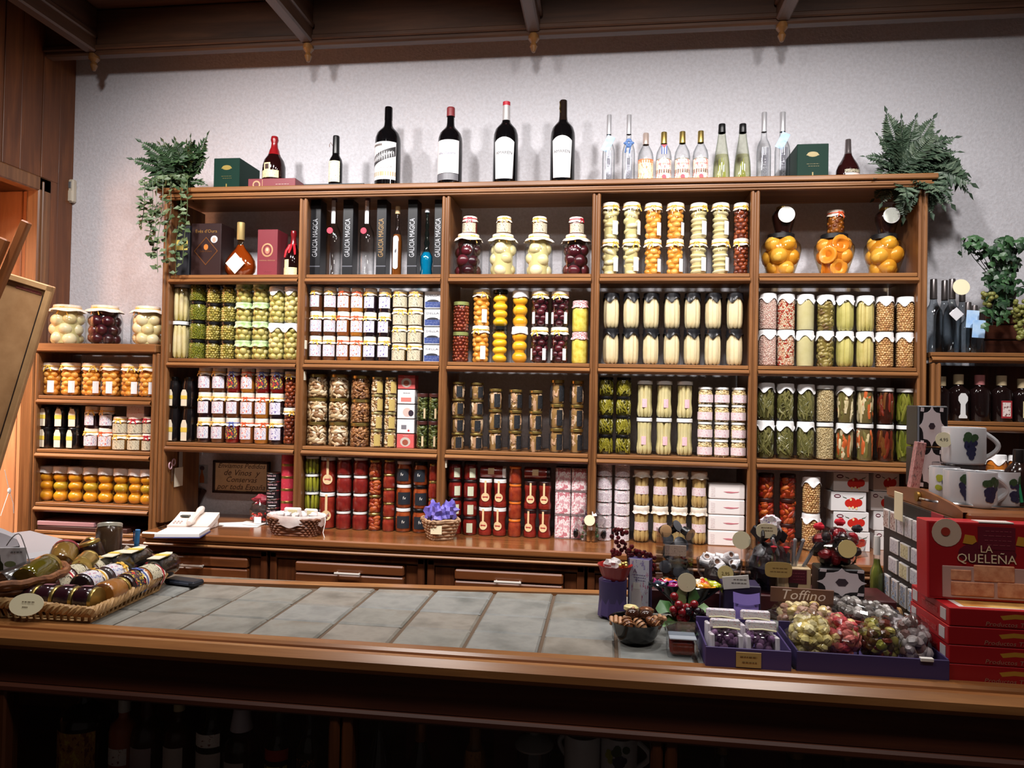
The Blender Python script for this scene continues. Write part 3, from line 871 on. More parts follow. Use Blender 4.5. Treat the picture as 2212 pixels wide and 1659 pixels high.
J['pine'] = dict(n='pineapple_jar', shape='round', fill=('solid', (222, 200, 70), mottled((206, 176, 50), (236, 222, 110), 40, .35, coat=.3)), cloth=('ruffle', checks((200, 90, 96), (244, 238, 236), 180)))
ASP = ((236, 220, 180), (224, 204, 154))
BCL = mat((22, 22, 26), .3)
J['asp'] = dict(n='asparagus_jar', fill=('spears', 7, .0155, ASP[0], ASP[1], (96, 84, 56), 'asparagus_spear'), lid=mat((228, 228, 224), .4), cloth=('points', BCL))
def wj(n, fill, **kw):
    d = dict(n=n, fill=fill, cloth=('points', CLOTH)); d.update(kw); return d
BAR = mottled((226, 196, 180), (240, 222, 206), 60, .5, coat=.2)
J['barley'] = wj('rice_jar', ('balls', .0075, [(230, 196, 182), (238, 212, 198), (216, 178, 166)], (206, 170, 156)))
J['barleyr'] = wj('rice_jar', ('balls', .0085, [(232, 206, 176), (238, 212, 190), (214, 160, 130), (176, 50, 34)], (200, 160, 130)))
J['cloudy'] = wj('cabbage_jar', ('solid', (206, 196, 144), mottled((196, 186, 132), (212, 204, 156), 10, .3, coat=.3)))
J['brown'] = wj('bean_stew_jar', ('chunks', .022, [(150, 134, 70), (132, 116, 58), (168, 150, 92), (110, 84, 44)], (120, 104, 50), 1.2))
J['leek'] = wj('leek_jar', ('spears', 6, .016, (206, 196, 120), (176, 168, 84), (110, 100, 40), 'leek_stem'))
J['leekt'] = wj('leek_jar', ('spears', 10, .010, (216, 200, 130), (182, 170, 90), (120, 104, 46), 'leek_stem'))
J['chick'] = wj('chickpea_jar', ('balls', .0105, [(220, 178, 118), (206, 162, 104), (228, 190, 136), (188, 138, 90)], (166, 120, 72)))
J['pickle'] = wj('bean_salad_jar', ('strands', 90, .0042, [(112, 108, 58), (92, 90, 46), (128, 122, 72)], (66, 62, 30), 2.4))
J['lentil'] = wj('white_bean_jar', ('balls', .0075, [(206, 186, 140), (190, 168, 122), (216, 196, 150)], (160, 140, 96)), cloth=None)
CARR = ('strands', 26, .0085, [(226, 208, 166), (214, 196, 148), (226, 208, 166), (206, 100, 50), (120, 112, 60)], (106, 92, 54), .3)
J['aspc'] = wj('mixed_vegetable_jar', CARR); J['aspl'] = wj('mixed_vegetable_jar', CARR, cloth=None)
J['redveg'] = wj('pepper_jar', ('strands', 26, .007, [(120, 40, 22), (96, 34, 20), (110, 64, 26)], (56, 22, 12), .5), cloth=None)
J['greenv'] = wj('green_bean_jar', ('strands', 40, .0055, [(112, 116, 36), (92, 98, 30), (130, 130, 50)], (60, 60, 20), .9), cloth=None)
CTAG = mat((232, 220, 196), .6); YB = mat((226, 196, 80), .5)
J['oilb'] = dict(n='small_dark_bottle', shape='round', lid=BLACK, rl=.5, fill=('solid', (16, 12, 14)), tag=(CTAG, YB), tagz=.62, tagl=.58)
J['oils'] = dict(n='small_dark_jar', shape='round', lid=BLACK, fill=('solid', (16, 12, 14)), tag=(CTAG, YB), tagz=.98, tagl=.9)
MU = [(200, 170, 126), (222, 196, 156), (150, 110, 72), (232, 212, 180)]
J['mush'] = dict(n='mushroom_jar', shape='round', lid=GOLD, fill=('chunks', .021, MU, (96, 64, 36), 1.7))
J['mushd'] = dict(J['mush'], fill=('chunks', .016, [(150, 100, 58), (120, 76, 44), (176, 126, 78)], (70, 40, 20), 1.4))
J['pate'] = dict(n='small_mushroom_jar', shape='round', lid=mat((205, 190, 130), .3, .8), fill=('chunks', .015, MU, (120, 90, 50), 1.3), labels=[(.1, .8, .5, printed((190, 166, 96), (160, 130, 60), None, 8, .6), .6)])
J['greens'] = dict(n='greens_jar', lid=mat((66, 30, 26), .4), fill=('chunks', .018, [(70, 80, 30), (56, 66, 24), (90, 96, 44)], (36, 40, 14), 1.3), labels=[(.1, .5, .16, mat((214, 190, 150), .5), .5)])
J['guind'] = dict(n='green_pepper_jar', fill=('spears', 9, .0075, (164, 160, 50), (136, 140, 34), (66, 64, 18), 'green_pepper'))
RED = [(170, 38, 24), (150, 28, 20), (190, 54, 30)]
J['tagred'] = dict(n='red_sauce_jar', fill=('solid', (168, 40, 26), mottled((128, 34, 24), (160, 52, 36), 40, .3, coat=.3)), seal=(mat((226, 196, 150), .6), mat((190, 90, 80), .6), .5))
J['tomato'] = dict(n='tomato_jar', shape='round', fill=('solid', (160, 34, 30), mottled((122, 30, 28), (144, 40, 34), 50, .3, coat=.3)))
J['orangered'] = dict(n='red_pepper_jar', shape='round', lid=GOLD, fill=('chunks', .024, [(168, 70, 34), (148, 52, 28), (184, 90, 44)], (130, 34, 12), 1.3))
J['redsm'] = dict(n='small_tomato_jar', shape='round', lid=GOLD, fill=('solid', (160, 40, 26), mottled((126, 34, 26), (154, 54, 36), 50, .3, coat=.3)))
FT = [('A', .026, .46, mat((225, 222, 215), .5))]
J['ftw'] = dict(n='black_label_jar', shape='round', fill=('solid', (150, 62, 26), mottled((120, 44, 20), (170, 80, 34), 40, .3, coat=.3)), labels=[(.18, .74, .85, lab_dk, .1, ('fv', .020, .48, mat((225, 222, 215), .5)))])
J['ftb'] = dict(J['ftw'], lid=BLACK)
J['redlab'] = dict(n='red_preserve_jar', shape='round', lid=mat((30, 10, 12), .4), fill=('solid', (120, 24, 20), mottled((110, 20, 18), (140, 34, 24), 50, .3, coat=.3)), labels=[(.16, .72, .42, pale, .28)])
J['tag2w'] = dict(n='red_paste_jar', fill=('solid', (156, 32, 24), mottled((122, 28, 24), (154, 46, 34), 40, .3, coat=.3)), seal=(mat((230, 200, 152), .6), mat((180, 60, 56), .6), 0), shape='hourglass')
J['tag2b'] = dict(J['tag2w'], lid=mat((40, 14, 14), .4))
J['orlid'] = dict(n='orange_lidded_jar', shape='round', lid=mat((226, 120, 40), .4), fill=('solid', (176, 56, 26), mottled((140, 44, 28), (174, 72, 40), 40, .3, coat=.3)))
J['blk4'] = dict(n='fish_jar', shape='round', lid=GOLD, fill=('strands', 14, .011, [(206, 170, 140), (190, 150, 116), (214, 184, 150)], (150, 116, 70), .3), labels=[(.12, .82, .42, lab_k, .55), (.12, .82, .30, lab_k, -1.1)])
J['greenb'] = dict(n='green_bean_jar', shape='round', lid=BLACK, fill=('strands', 60, .0034, [(140, 130, 30), (120, 112, 24), (158, 148, 50)], (50, 48, 12), 1.2))
J['hour'] = dict(n='asparagus_bottle', shape='hourglass', fill=('spears', 9, .0105, (226, 212, 160), (210, 196, 134), (150, 136, 80), 'asparagus_spear'), labels=[(.30, .54, .32, pinkp, 0)])
J['smallw'] = dict(n='small_asparagus_jar', shape='round', fill=('chunks', .014, [(226, 206, 160), (210, 186, 134)], (160, 130, 90), 1.4), labels=[(.14, .62, 1.25, lab_pk, 0)])
J['hourc'] = dict(n='asparagus_bottle', shape='hourglass', lid=mat((215, 205, 190), .5), fill=('spears', 9, .0105, (206, 176, 116), (186, 154, 92), (140, 104, 50), 'asparagus_spear'), labels=[(.36, .60, 1.2, lab_pk, 0)], cloth=('ruffle', CREAM))
J['pepjar'] = dict(n='roast_pepper_jar', lid=mat((50, 18, 14), .4), fill=('chunks', .028, [(190, 80, 30), (170, 56, 24), (206, 110, 44), (150, 30, 20)], (120, 40, 16), 1.3))
J['peachp'] = dict(n='whole_peach_jar', fill=('halves', .060, [(232, 160, 34), (240, 176, 48), (222, 150, 28), (196, 160, 40)], (200, 130, 30), 'peach', .86), cloth=('tight', printed((238, 234, 230), (196, 170, 160), None, 12, .6)))

DESC = {
 'pear': 'cream-clothed jar of pear slices', 'apricot': 'jar of orange apricots with cream cloth', 'chestnut': 'jar of dark brown chestnuts with cloth',
 'mixedveg': 'tall white-lidded vegetable jar', 'peas': 'black-lidded jar of green peas', 'capers': 'black-lidded jar of speckled capers', 'artichoke': 'artichoke jar with green cloth',
 'artichokew': 'artichoke jar with white pointed cloth', 'sqjam': 'small cream-labelled jar with gold ribbon', 'hazel': 'jar of reddish-brown beans',
 'peachb': 'black-lidded jar of yellow peaches', 'peachw': 'peach jar with white paper cap', 'plum': 'jar of dark plums with cream cloth', 'pine': 'yellow jar with red gingham cloth',
 'asp': 'white asparagus jar with black cloth'}

_cnt = {}
def row(key, where, xs, w_px, h_px, tiers, zk, yref=None, base=None, Y=None, xoff=None, cat='jar', seed=1, jit=.5, swap=None, group=None, what='column', spec=None, name=None, shelfz=None):
    """a block of like jars: xs = pixel x of the columns (2212-wide frame), w_px / h_px = size of one jar, tiers = jars on top of each other"""
    sp = spec or J[key]
    z0 = shelfz if shelfz is not None else ST[zk]
    ypx = yref if yref is not None else {'A': 550, 'B': 720, 'C': 900, 'D': 1090, 'T': 320}[zk]
    xm = sum(xs) / len(xs)
    r = abs(P(xm + w_px / 2, ypx, 0.05).x - P(xm - w_px / 2, ypx, 0.05).x) / 2
    if Y is None: Y = r * 1.1 + 0.022
    sc = abs(P(xm + 5, ypx, Y).x - P(xm - 5, ypx, Y).x) / 10
    r = w_px * sc / 2 * 0.985; h = h_px * sc
    d = base or DESC[key]
    rng = random.Random(seed * 77 + len(xs))
    protos = [jar_proto(sp, r, h, seed), jar_proto(sp, r, h, seed + 50)]
    nc = len(xs); out = []
    for t in range(tiers):
        for i, px in enumerate(xs):
            x = P(px, ypx, Y).x
            tier = TIER[tiers][t]
            lab = d
            if nc > 1: lab += (', %s of the %d' % (ORD[i], nc)) if tiers == 1 else ', %s of %d' % (ORD[i], nc)
            if tiers > 1: lab += ' in the %s row' % tier if nc > 1 else ', %s of its stack' % tier
            lab += ', ' + where
            rz = rng.uniform(-jit, jit) * .5 if not sp.get('cloth') else rng.uniform(-.3, .3)
            out.append(place(protos[(i + t) % 2], name or sp['n'], (x, Y + rng.uniform(-.003, .003), z0 + t * (h + .0004)), (0, 0, rz), lab, group or (d + 's, ' + where), cat))
    return r, h, sc, out

# -- bay one
row('mixedveg', 'upper left shelves', [391], 35, 75, 2, 'B')
row('peas', 'in bay one', [427], 34, 38.5, 4, 'B')
row('capers', 'in bay one', [461, 492.5], 30, 37.5, 4, 'B')
row('artichoke', 'in bay one', [526.5, 563], 36, 38.5, 4, 'B')
row('artichokew', 'bay one', [598, 631], 35, 75, 2, 'B')
row('oilb', 'bay one', [377, 408], 27, 75, 1, 'C', base='small dark bottle with cream neck tag', cat='bottle', yref=920)
sp0 = J['oilb']
r_, h_, s_, o_ = row('oilb', 'bay one', [377, 408], 27, 60, 1, 'C', base='upper dark bottle with cream tag', cat='bottle', shelfz=ST['C'] + 0.163, yref=870)
JX = [443, 473, 504, 535, 566.4, 598]
jk = [['jamd', 'jam0', 'jamf', 'jam1', 'jamo', 'jam2'], ['jamd', 'jam0', 'jam0', 'jam1', 'jamo', 'jam2'], ['jam0', 'jam0', 'jamf', 'jamo', 'jamf', 'jamf']]
jd = {'jamd': 'dark jam jar with white label', 'jam0': 'brown jam jar with white label', 'jamf': 'fruit-labelled jam jar with blue ribbon', 'jam1': 'jam jar with orange ribbon', 'jamo': 'amber jam jar with orange ribbon', 'jam2': 'dark jam jar with violet print'}
sc_ = abs(P(520, 880, .05).x - P(510, 880, .05).x) / 10
rj, hj = 29 * sc_ / 2, 51 * sc_
jp = {k: jar_proto(J[k], rj, hj, 3 + i) for i, k in enumerate(jd)}
for t in range(3):
    for i, px in enumerate(JX):
        k = jk[t][i]
        place(jp[k], 'jam_jar', (P(px, 880, .05).x, .052, ST['C'] + t * (hj + .0004)), (0, 0, random.uniform(-.15, .15)),
              '%s, %s column, %s row of bay one jams' % (jd[k], ORD[i], TIER[3][t]), 'jam jars in bay one', 'jar')
row('chestnut', 'bay one', [627], 27, 75, 2, 'C')
# -- bay two
for i, (px, k) in enumerate(zip([682.6, 712, 742, 770.6, 799.4, 830.5], ['jam0', 'jam0', 'jam1', 'jamo', 'jam2', 'jam2'])):
    row(k, 'bay two', [px], 28, 50.5, 3, 'B', base='%s, %s column' % (jd[k], ORD[i]), seed=i + 11, group='jam jars in bay two')
row('sqjam', 'bay two', [863.5, 897], 32, 37, 4, 'B')
row('mush', 'bay two', [686, 732.5], 44, 49, 3, 'C', base='gold-lidded jar of pale sliced mushrooms')
row('mushd', 'bay two', [778.6], 43, 49, 3, 'C', base='gold-lidded jar of brown mushrooms')
row('pate', 'bay two', [814, 843.5], 27, 36.6, 4, 'C', base='small mushroom jar with mustard label')
row('greens', 'bay two', [912.5, 938], 26, 58, 2, 'C', base='dark-lidded jar of greens')
row('guind', 'bay two', [673.5], 31, 36.5, 4, 'D', base='white-lidded jar of green chillies')
row('tagred', 'bay two', [707.5], 34, 73.5, 2, 'D', base='red sauce jar with round paper seal')
row('tomato', 'bay two', [743, 778.6], 33, 37, 4, 'D', base='white-lidded dark red tomato jar')
row('orangered', 'bay two', [810], 28, 36.6, 4, 'D', base='gold-lidded jar of orange-red peppers')
row('redsm', 'bay two', [840], 26, 29.6, 5, 'D', base='small gold-lidded red jar')
row('ftw', 'bay two', [872], 34, 49, 3, 'D', base='white-lidded jar with black label')
row('ftb', 'bay two', [907.6], 32, 49, 3, 'D', base='black-lidded jar with black label')
row('redsm', 'beside the post of bay two', [935], 21, 36.5, 4, 'D', base='narrow gold-lidded red jar', seed=9)
# -- bay three
b3 = [(1011.8, 'plumbig', 'large dark plum jar with cream cloth'), (1086, 'pearbig', 'large jar of whole pale pears'), (1163.5, 'pearbig', 'large jar of whole pale pears'), (1244, 'plumbig', 'large dark plum jar with cream cloth')]
for i, (px, k, d) in enumerate(b3):
    r_, h_, s_, o_ = row(k, 'bay three', [px], 61, 90, 1, 'A', base='%s, %s of the four big jars' % (d, ORD[i]), seed=21 + i, Y=.085, group='big fruit jars in bay three')
    kk = ['smalljam', 'smalljamg', 'smalljamg', 'smalljam'][i]
    row(kk, 'bay three', [px + [2, 2, 1, 0][i]], 33, 37, 1, 'A', base='small jam jar on the lid of big jar, %s of four' % ORD[i], seed=31 + i, Y=.085, shelfz=ST['A'] + h_ + .002, group='small jars on the big fruit jars')
row('hazel', 'bay three', [995.5], 36, 64, 2, 'B')
row('apricot', 'bay three', [1039], 38, 77.5, 2, 'B', seed=4)
row('peachb', 'bay three', [1080], 35, 78, 2, 'B')
row('peachw', 'bay three', [1123], 36, 77.5, 2, 'B')
row('plum', 'bay three', [1166, 1209], 39, 77.5, 2, 'B')
row('pine', 'bay three', [1253], 37, 68, 2, 'B')
for i, (px, t, hp, n) in enumerate([(989.7, 4, 35.6, 31), (1030, 4, 35.6, 31), (1070, 3, 43.7, 32), (1113.4, 3, 43.7, 32), (1157, 3, 43.7, 32), (1203, 3, 51.9, 33), (1246, 3, 51.9, 32)]):
    row('blk4', 'bay three', [px], n, hp, t, 'C', base='gold-lidded fish jar with black label, %s column' % ORD[i], seed=40 + i, group='black-labelled jars in bay three')
row('redlab', 'bay three', [982.7, 1016], 31, 38.2, 4, 'D', base='dark red jar with pale green label')
row('tag2w', 'bay three', [1049, 1080], 30, 60, 2, 'D', base='white-lidded red paste jar with round seal')
row('orlid', 'bay three', [1112.5], 29, 37.3, 4, 'D', base='red jar with orange lid')
row('tag2b', 'bay three', [1145.7, 1177], 29, 60, 2, 'D', base='dark-lidded red paste jar with round seal')
# -- bay four
row('pear', 'bay four', [1318, 1363.4], 39, 79, 2, 'A', seed=2)
row('apricot', 'bay four', [1410, 1458], 39, 79, 2, 'A', seed=3)
row('pear', 'bay four', [1508, 1555.5], 39, 79.5, 2, 'A', base='right pear jar with cloth', seed=6)
row('chestnut', 'bay four', [1600], 34, 80, 2, 'A', seed=4)
row('asp', 'bay four', [1320, 1363, 1406, 1451, 1495, 1540, 1586.5], 37, 79, 2, 'B')
row('greenb', 'bay four', [1308.7, 1346.6], 35, 41.5, 4, 'C', base='black-lidded jar of thin green beans')
row('hour', 'bay four', [1392, 1434.6, 1479], 37, 81.5, 2, 'C', base='waisted asparagus bottle with pink label')
row('smallw', 'bay four', [1523, 1558.7, 1595], 34, 38.4, 4, 'C', base='small white-labelled jar')
row('hourc', 'bay four', [1385.6, 1426, 1467.5, 1509.6], 37, 79, 2, 'D', base='waisted asparagus bottle with cream cloth')
# -- bay five
for i, (px, k) in enumerate([(1686.5, 'urn'), (1801, 'urncup'), (1910, 'urn')]):
    r_, h_, s_, o_ = row(k, 'bay five', [px], 89, 98, 1, 'A', base='big peach urn with black lid, %s of three' % ['left one', 'middle one', 'right one'][i], Y=.13, seed=60 + i, group='peach urns in bay five')
    z = ST['A'] + h_ + .002
    if i == 1:
        row('cherry', 'bay five', [px + 3], 38, 53, 1, 'A', base='small cherry jar on the middle peach urn', Y=.13, shelfz=z, seed=66)
    else:
        rr, hh, ss, oo = row('bell', 'bay five', [px + 5], 52, 61, 1, 'A', base='dark bell jar with round white tag on the %s urn' % ['left', '', 'right'][i], Y=.13, shelfz=z, seed=67)
        c = Vector((0, -rr * 1.03, hh * .62))
        part('tag', MB().disc(c + Vector((0, -.004, 0)), rr * .70, (0, -1, 0), .002, 24), mat((240, 240, 236), .5), oo[0], smooth=0)
        part('tag_print', MB().disc(c + Vector((0, -.0052, 0)), rr * .60, (0, -1, 0), .0012, 24), printed((222, 226, 216), (196, 204, 190), None, 9, .6), oo[0], smooth=0)
r5 = ['barley', 'barleyr', 'cloudy', 'brown', 'leek', 'leekt', 'chick', 'chick']
d5 = ['jar of pink-beige rice', 'rice jar with red pieces', 'jar of cloudy cream pulp', 'jar of brownish green stew', 'jar of thick leeks', 'jar of thin leeks', 'left chickpea jar', 'right chickpea jar']
for i, px in enumerate([1657.6, 1697.4, 1739, 1782.6, 1824.7, 1868, 1911, 1955]):
    row(r5[i], 'bay five', [px], 39.5, 81, 2, 'B', base=d5[i] + ' with white cloth', seed=70 + i, group='white-clothed jars in bay five')
r6 = ['pickle', 'pickle', 'pickle', 'lentil', 'aspc', 'aspl', 'redveg', 'greenv']
d6 = ['leftmost jar of green beans with cloth', 'second jar of green beans with cloth', 'third jar of green beans with cloth', 'white-lidded jar of tiny beans', 'mixed vegetable jar with white cloth', 'mixed vegetable jar with bare white lid', 'jar of dark red peppers', 'jar of long green beans, white lid']
for i, px in enumerate([1654, 1696, 1740, 1782, 1825, 1868, 1912, 1955]):
    row(r6[i], 'lower bay five', [px], 39, 84, 2, 'C', base=d6[i], seed=80 + i, group='vegetable jars in bay five')
row('pepjar', 'bottom of bay five', [1654, 1701], 37, 55, 3, 'D', base='dark-lidded jar of roast peppers')
row('chick', 'bottom of bay five', [1752], 40, 82, 2, 'D', base='chickpea jar with white cloth', seed=5, Y=.04)
# -- low shelving on the left
lsz = {k: LS[k] + .021 for k in LS}
for px, k, d, w_ in ((145, 'pearbig', 'large jar of pale pears nearest the plank wall', 66), (227, 'plumbig', 'large dark plum jar between two pear jars', 66), (319, 'pearbig', 'large jar of pale pears beside the tall shelving', 62)):
    row(k, 'on the low shelving', [px], w_, 77, 1, 'B', base=d, shelfz=lsz['T'], yref=700, Y=.10, seed=90 + px, group='large fruit jars on the low shelving')
row('apricot', 'low shelving', [111, 154, 199, 240, 284, 322], 38, 65, 1, 'C', shelfz=lsz['A'], yref=830, base='jar of orange apricots with cream cloth', seed=8)
row('oils', 'low shelving', [101, 131, 160], 24, 41, 2, 'C', shelfz=lsz['B'], yref=940, base='small dark jar with cream tag', Y=.05)
for i, (px, k, kk) in enumerate(((199, 'jamd', 'jam0'), (230, 'jamd', 'jamo'))):
    row(kk, 'low shelving', [px], 29, 43, 1, 'C', shelfz=lsz['B'], yref=930, base='lower white-labelled jam jar, %s' % ['beside the dark jars', 'nearer the small cream jars'][i], seed=17 + i)
    row(k, 'low shelving', [px + 1], 29, 45, 1, 'C', shelfz=lsz['B'] + 43.6 * .00222, yref=930, base='upper dark jam jar, %s' % ['beside the dark jars', 'nearer the small cream jars'][i], seed=27 + i)
row('smalljamg', 'low shelving', [262, 294], 31, 34, 1, 'C', shelfz=lsz['B'], yref=950, base='small cream-labelled jar in the lower row')
row('smalljamg', 'low shelving', [262], 31, 34, 1, 'C', shelfz=lsz['B'] + .077, yref=950, base='small cream-labelled jar with gold ribbon, upper row')
row('smalljam', 'low shelving', [294], 31, 34, 1, 'C', shelfz=lsz['B'] + .077, yref=950, base='small red-ribboned jar under the white box')
row('smalljam', 'low shelving', [321], 24, 34, 2, 'C', shelfz=lsz['B'], yref=950, base='small red-ribboned jar against the right post')
row('peachp', 'low shelving', [101, 131.6, 164, 196.5, 228.7, 262, 294, 320], 31.5, 69, 1, 'D', shelfz=lsz['C'], yref=1060, base='whole peach jar with white paper cap')
# ---------------------------------------------------------------- boxes and bottles
def carton(name, label, cat, pxl, pxr, pyt, pyb, Y, depth, m, zbase=None, group=None, rz=0.0, b=.0015, m_side=None):
    ym = (pyt + pyb) / 2
    xl, xr = P(pxl, ym, Y).x, P(pxr, ym, Y).x
    h = P((pxl + pxr) / 2, pyt, Y).z - P((pxl + pxr) / 2, pyb, Y).z
    z = zbase if zbase is not None else P((pxl + pxr) / 2, pyb, Y).z
    if zbase is not None and pyb is not None: h = max(h, .004)
    t = thing(name, label, cat, ((xl + xr) / 2, Y, z), (0, 0, rz), group)
    wd = xr - xl
    part('body', MB().bbox(-wd / 2, wd / 2, 0, depth, 0, h, b), m, t, smooth=0)
    return t, wd, h
def frect(t, name, x0, x1, z0, z1, m, y=0.0, th=.0007):
    return part(name, MB().box(x0, x1, y - th, y + th * .5, z0, z1), m, t, smooth=0)
def fdisc(t, name, x, z, r, m, y=0.0, ry=None, th=.0008):
    return part(name, MB().disc((x, y + .0004, z), r, (0, -1, 0), th, 20, 0, ry), m, t, smooth=0)
def fpoly(t, name, pts, m, y=0.0, th=.0008):
    n = len(pts)
    vs = [(x, y - th, z) for x, z in pts] + [(x, y + .0003, z) for x, z in pts]
    return part(name, MB().add(vs, [tuple(range(n)), tuple(range(2 * n - 1, n - 1, -1))] + [(i, i + n, (i + 1) % n + n, (i + 1) % n) for i in range(n)]), m, t, smooth=0)
def scribble(t, x, z, w_, rows, m=INK, y=-.0012, dz=.006, name='print'):
    """short rules of small print that cannot be read in the photograph"""
    mb = MB(); rg = random.Random(int(abs(x * 1e4) + rows))
    for k in range(rows):
        x0 = -w_ / 2 * rg.uniform(.6, 1)
        while x0 < w_ / 2:
            L = rg.uniform(.08, .2) * w_
            mb.box(x + x0, x + min(x0 + L, w_ / 2), y - .0003, y + .0003, z - k * dz - .0007, z - k * dz + .0007)
            x0 += L + .05 * w_
    return part(name, mb, m, t, smooth=0)

PROF = {
 'bordeaux': [(.93, 0), (1, .012), (1, .585), (.97, .64), (.85, .695), (.62, .735), (.42, .765), (.33, .79), (.30, .83), (.285, .985), (.28, 1)],
 'vodka': [(.94, 0), (1, .012), (1, .47), (.93, .53), (.72, .59), (.50, .63), (.40, .67), (.37, .72), (.36, 1)],
 'rum': [(.94, 0), (1, .015), (1, .55), (.9, .64), (.6, .73), (.40, .78), (.36, .82), (.34, 1)],
 'rhine': [(.94, 0), (1, .02), (1, .22), (.93, .38), (.75, .55), (.55, .72), (.42, .86), (.38, .94), (.37, 1)],
 'flask': [(.50, 0), (.72, .03), (.95, .11), (1, .20), (.93, .31), (.66, .43), (.36, .52), (.20, .60), (.17, .68), (.19, .70), (.19, 1)],
 'decanter': [(.85, 0), (1, .06), (1, .34), (.86, .47), (.62, .56), (.46, .63), (.40, .70), (.30, .76), (.25, .86), (.33, .93), (.28, 1)],
 'liqueur': [(.96, 0), (1, .02), (1, .32), (.86, .42), (.55, .55), (.36, .64), (.28, .72), (.24, 1)],
 'sherry': [(.95, 0), (1, .015), (1, .46), (.9, .54), (.64, .60), (.52, .64), (.48, .70), (.46, .985), (.44, 1)],
 'tall': [(.95, 0), (1, .01), (1, .50), (.88, .58), (.46, .66), (.36, .71), (.33, 1)],
 'swirl': [(.9, 0), (1, .03), (.86, .12), (1, .22), (.96, .30), (.5, .38), (.30, .44), (.44, .50), (.26, .57), (.36, .63), (.22, .70), (.32, .76), (.2, .84), (.24, .93), (.22, 1)],
 'square': [(.95, 0), (1, .02), (1, .60), (.9, .68), (.45, .74), (.36, .78), (.36, 1)]}
DARKG = mat((10, 9, 11), .06, spec=.6)
def bottle(name, label, cat, px, w_px, h_px, zb, Y, prof, gm, cap=None, liquid=None, labels=(), texts=(), group=None, rz=0.0, yref=320, flat=1.0, X=None, lean=0):
    x = P(px, yref, Y).x
    sc = abs(P(px + 5, yref, Y).x - P(px - 5, yref, Y).x) / 10
    R, H = w_px * sc / 2, h_px * sc
    t = thing(name, label, cat, (x, Y, zb), (lean, 0, rz), group)
    pr = [(a * R, b * H) for a, b in PROF[prof]]
    S = Matrix.Diagonal((1, flat, 1, 1))
    part('glass', MB().lathe([(0, .0004)] + pr + [(0, H)], 24, 0, S), gm, t, .7)
    if liquid:
        m, zt = liquid
        zt *= H
        q = [(a * .95, b) for a, b in pr if b < zt] + [(r_at(pr, zt) * .95, zt)]
        q[0] = (q[0][0], .004)
        part('liquid', MB().lathe([(0, .004)] + q + [(0, zt)], 20, 0, S), m, t, .7)
    if cap:
        m, z0, k = cap[:3]
        r0 = max(r_at(pr, z0 * H) * k, .004); r1 = max(r_at(pr, H) * k, .004)
        zz = [(r0 * .98, z0 * H - .001)] + [(max(a * k, .003), b) for a, b in pr if z0 * H < b < H] + [(r1, H), (r1 * .92, H + .002), (0, H + .002)]
        part('cap', MB().lathe(zz, 18), m, t, .6)
    for lb in labels:
        z0, z1, ha, m, off = lb[:5]
        RR = R * 1.008 if len(lb) < 6 else r_at(pr, (z0 + z1) / 2 * H) * 1.03
        arch = lb[6] if len(lb) > 6 else 0
        dzf = (lambda u: arch * H * (1 - (2 * u - 1) ** 2)) if arch else None
        mb = MB().patch(RR, off - ha, off + ha, z0 * H, z1 * H, 12, 0, dzf)
        if flat != 1: mb.v = [(a, b * flat, c) for a, b, c in mb.v]
        part('label', mb, m, t, .9)
    for tx in texts:
        s, size, z, m, turn, off, wd = tx
        lettering(s, size, m, t, R=R * 1.014, z=z * H, turn=turn, off=off, width=wd)
    return t, R, H

ZT = ST['T']
# ---- top of the tall shelving, from left to right
GRN = mat((12, 46, 36), .55, spec=.15)
for px0, px1, side, nm in ((462, 517.6, 0, 'beside the left fern'), (1722, 1790, 1, 'beside the two tall vodka bottles')):
    t, wd, h = carton('gift_box', 'dark green gift box with gold crest %s' % nm, 'box', px0, px1, 329 if not side else 296.5, 402 if not side else 377, .06, .20, GRN, zbase=ZT, group='green gift boxes')
    fdisc(t, 'crest', 0, h * .72, wd * .18, mat((150, 130, 60), .4), ry=h * .07)
    frect(t, 'crest_band', -wd * .2, wd * .2, h * .69, h * .715, mat((150, 130, 60), .4))
    scribble(t, 0, h * .46, wd * .4, 2, mat((130, 116, 60), .4), dz=h * .06)
    frect(t, 'ornament', -wd * .02, wd * .02, h * .14, h * .24, mat((150, 130, 60), .4))
MAR = mat((122, 42, 52), .45)
t, wd, hm = carton('gift_box', 'maroon gift box lying flat under the red-necked brandy bottle', 'box', 536, 638, 376, 402, .05, .2, MAR, zbase=ZT)
fdisc(t, 'crest', -wd * .32, hm * .5, hm * .34, mat((196, 150, 110), .4)); fdisc(t, 'crest_centre', -wd * .32, hm * .5, hm * .22, mat((110, 50, 50), .4), y=-.001)
frect(t, 'line', -wd * .2, -wd * .19, hm * .1, hm * .9, mat((196, 150, 110), .4)); scribble(t, wd * .22, hm * .5, wd * .3, 2, mat((225, 205, 190), .5), dz=hm * .25)
SKINL = printed((226, 214, 168), (130, 100, 60), None, 8, .6)
RG = mat((72, 12, 16), .08, spec=.6)
t, R, H = bottle('brandy_bottle', 'round brandy bottle with red wax neck, standing on the maroon box', 'bottle', 593, 46, 93, ZT + hm + .002, .12, 'decanter', mat((30, 8, 8), .07, spec=.6), cap=(mat((140, 20, 26), .25), .60, 1.06), labels=[(.05, .21, .85, SKINL, -.2), (.20, .37, .32, SKINL, -.4)], rz=.2)
fd = part('portrait', MB().patch(R * 1.016, -.58, -.22, H * .23, H * .34, 4), mat((70, 50, 46), .5), t)
t, wd, hd = carton('gift_box', 'flat black box lying under the small sherry bottle', 'box', 656, 786, 389.5, 402, .05, .2, mat((34, 34, 38), .45), zbase=ZT)
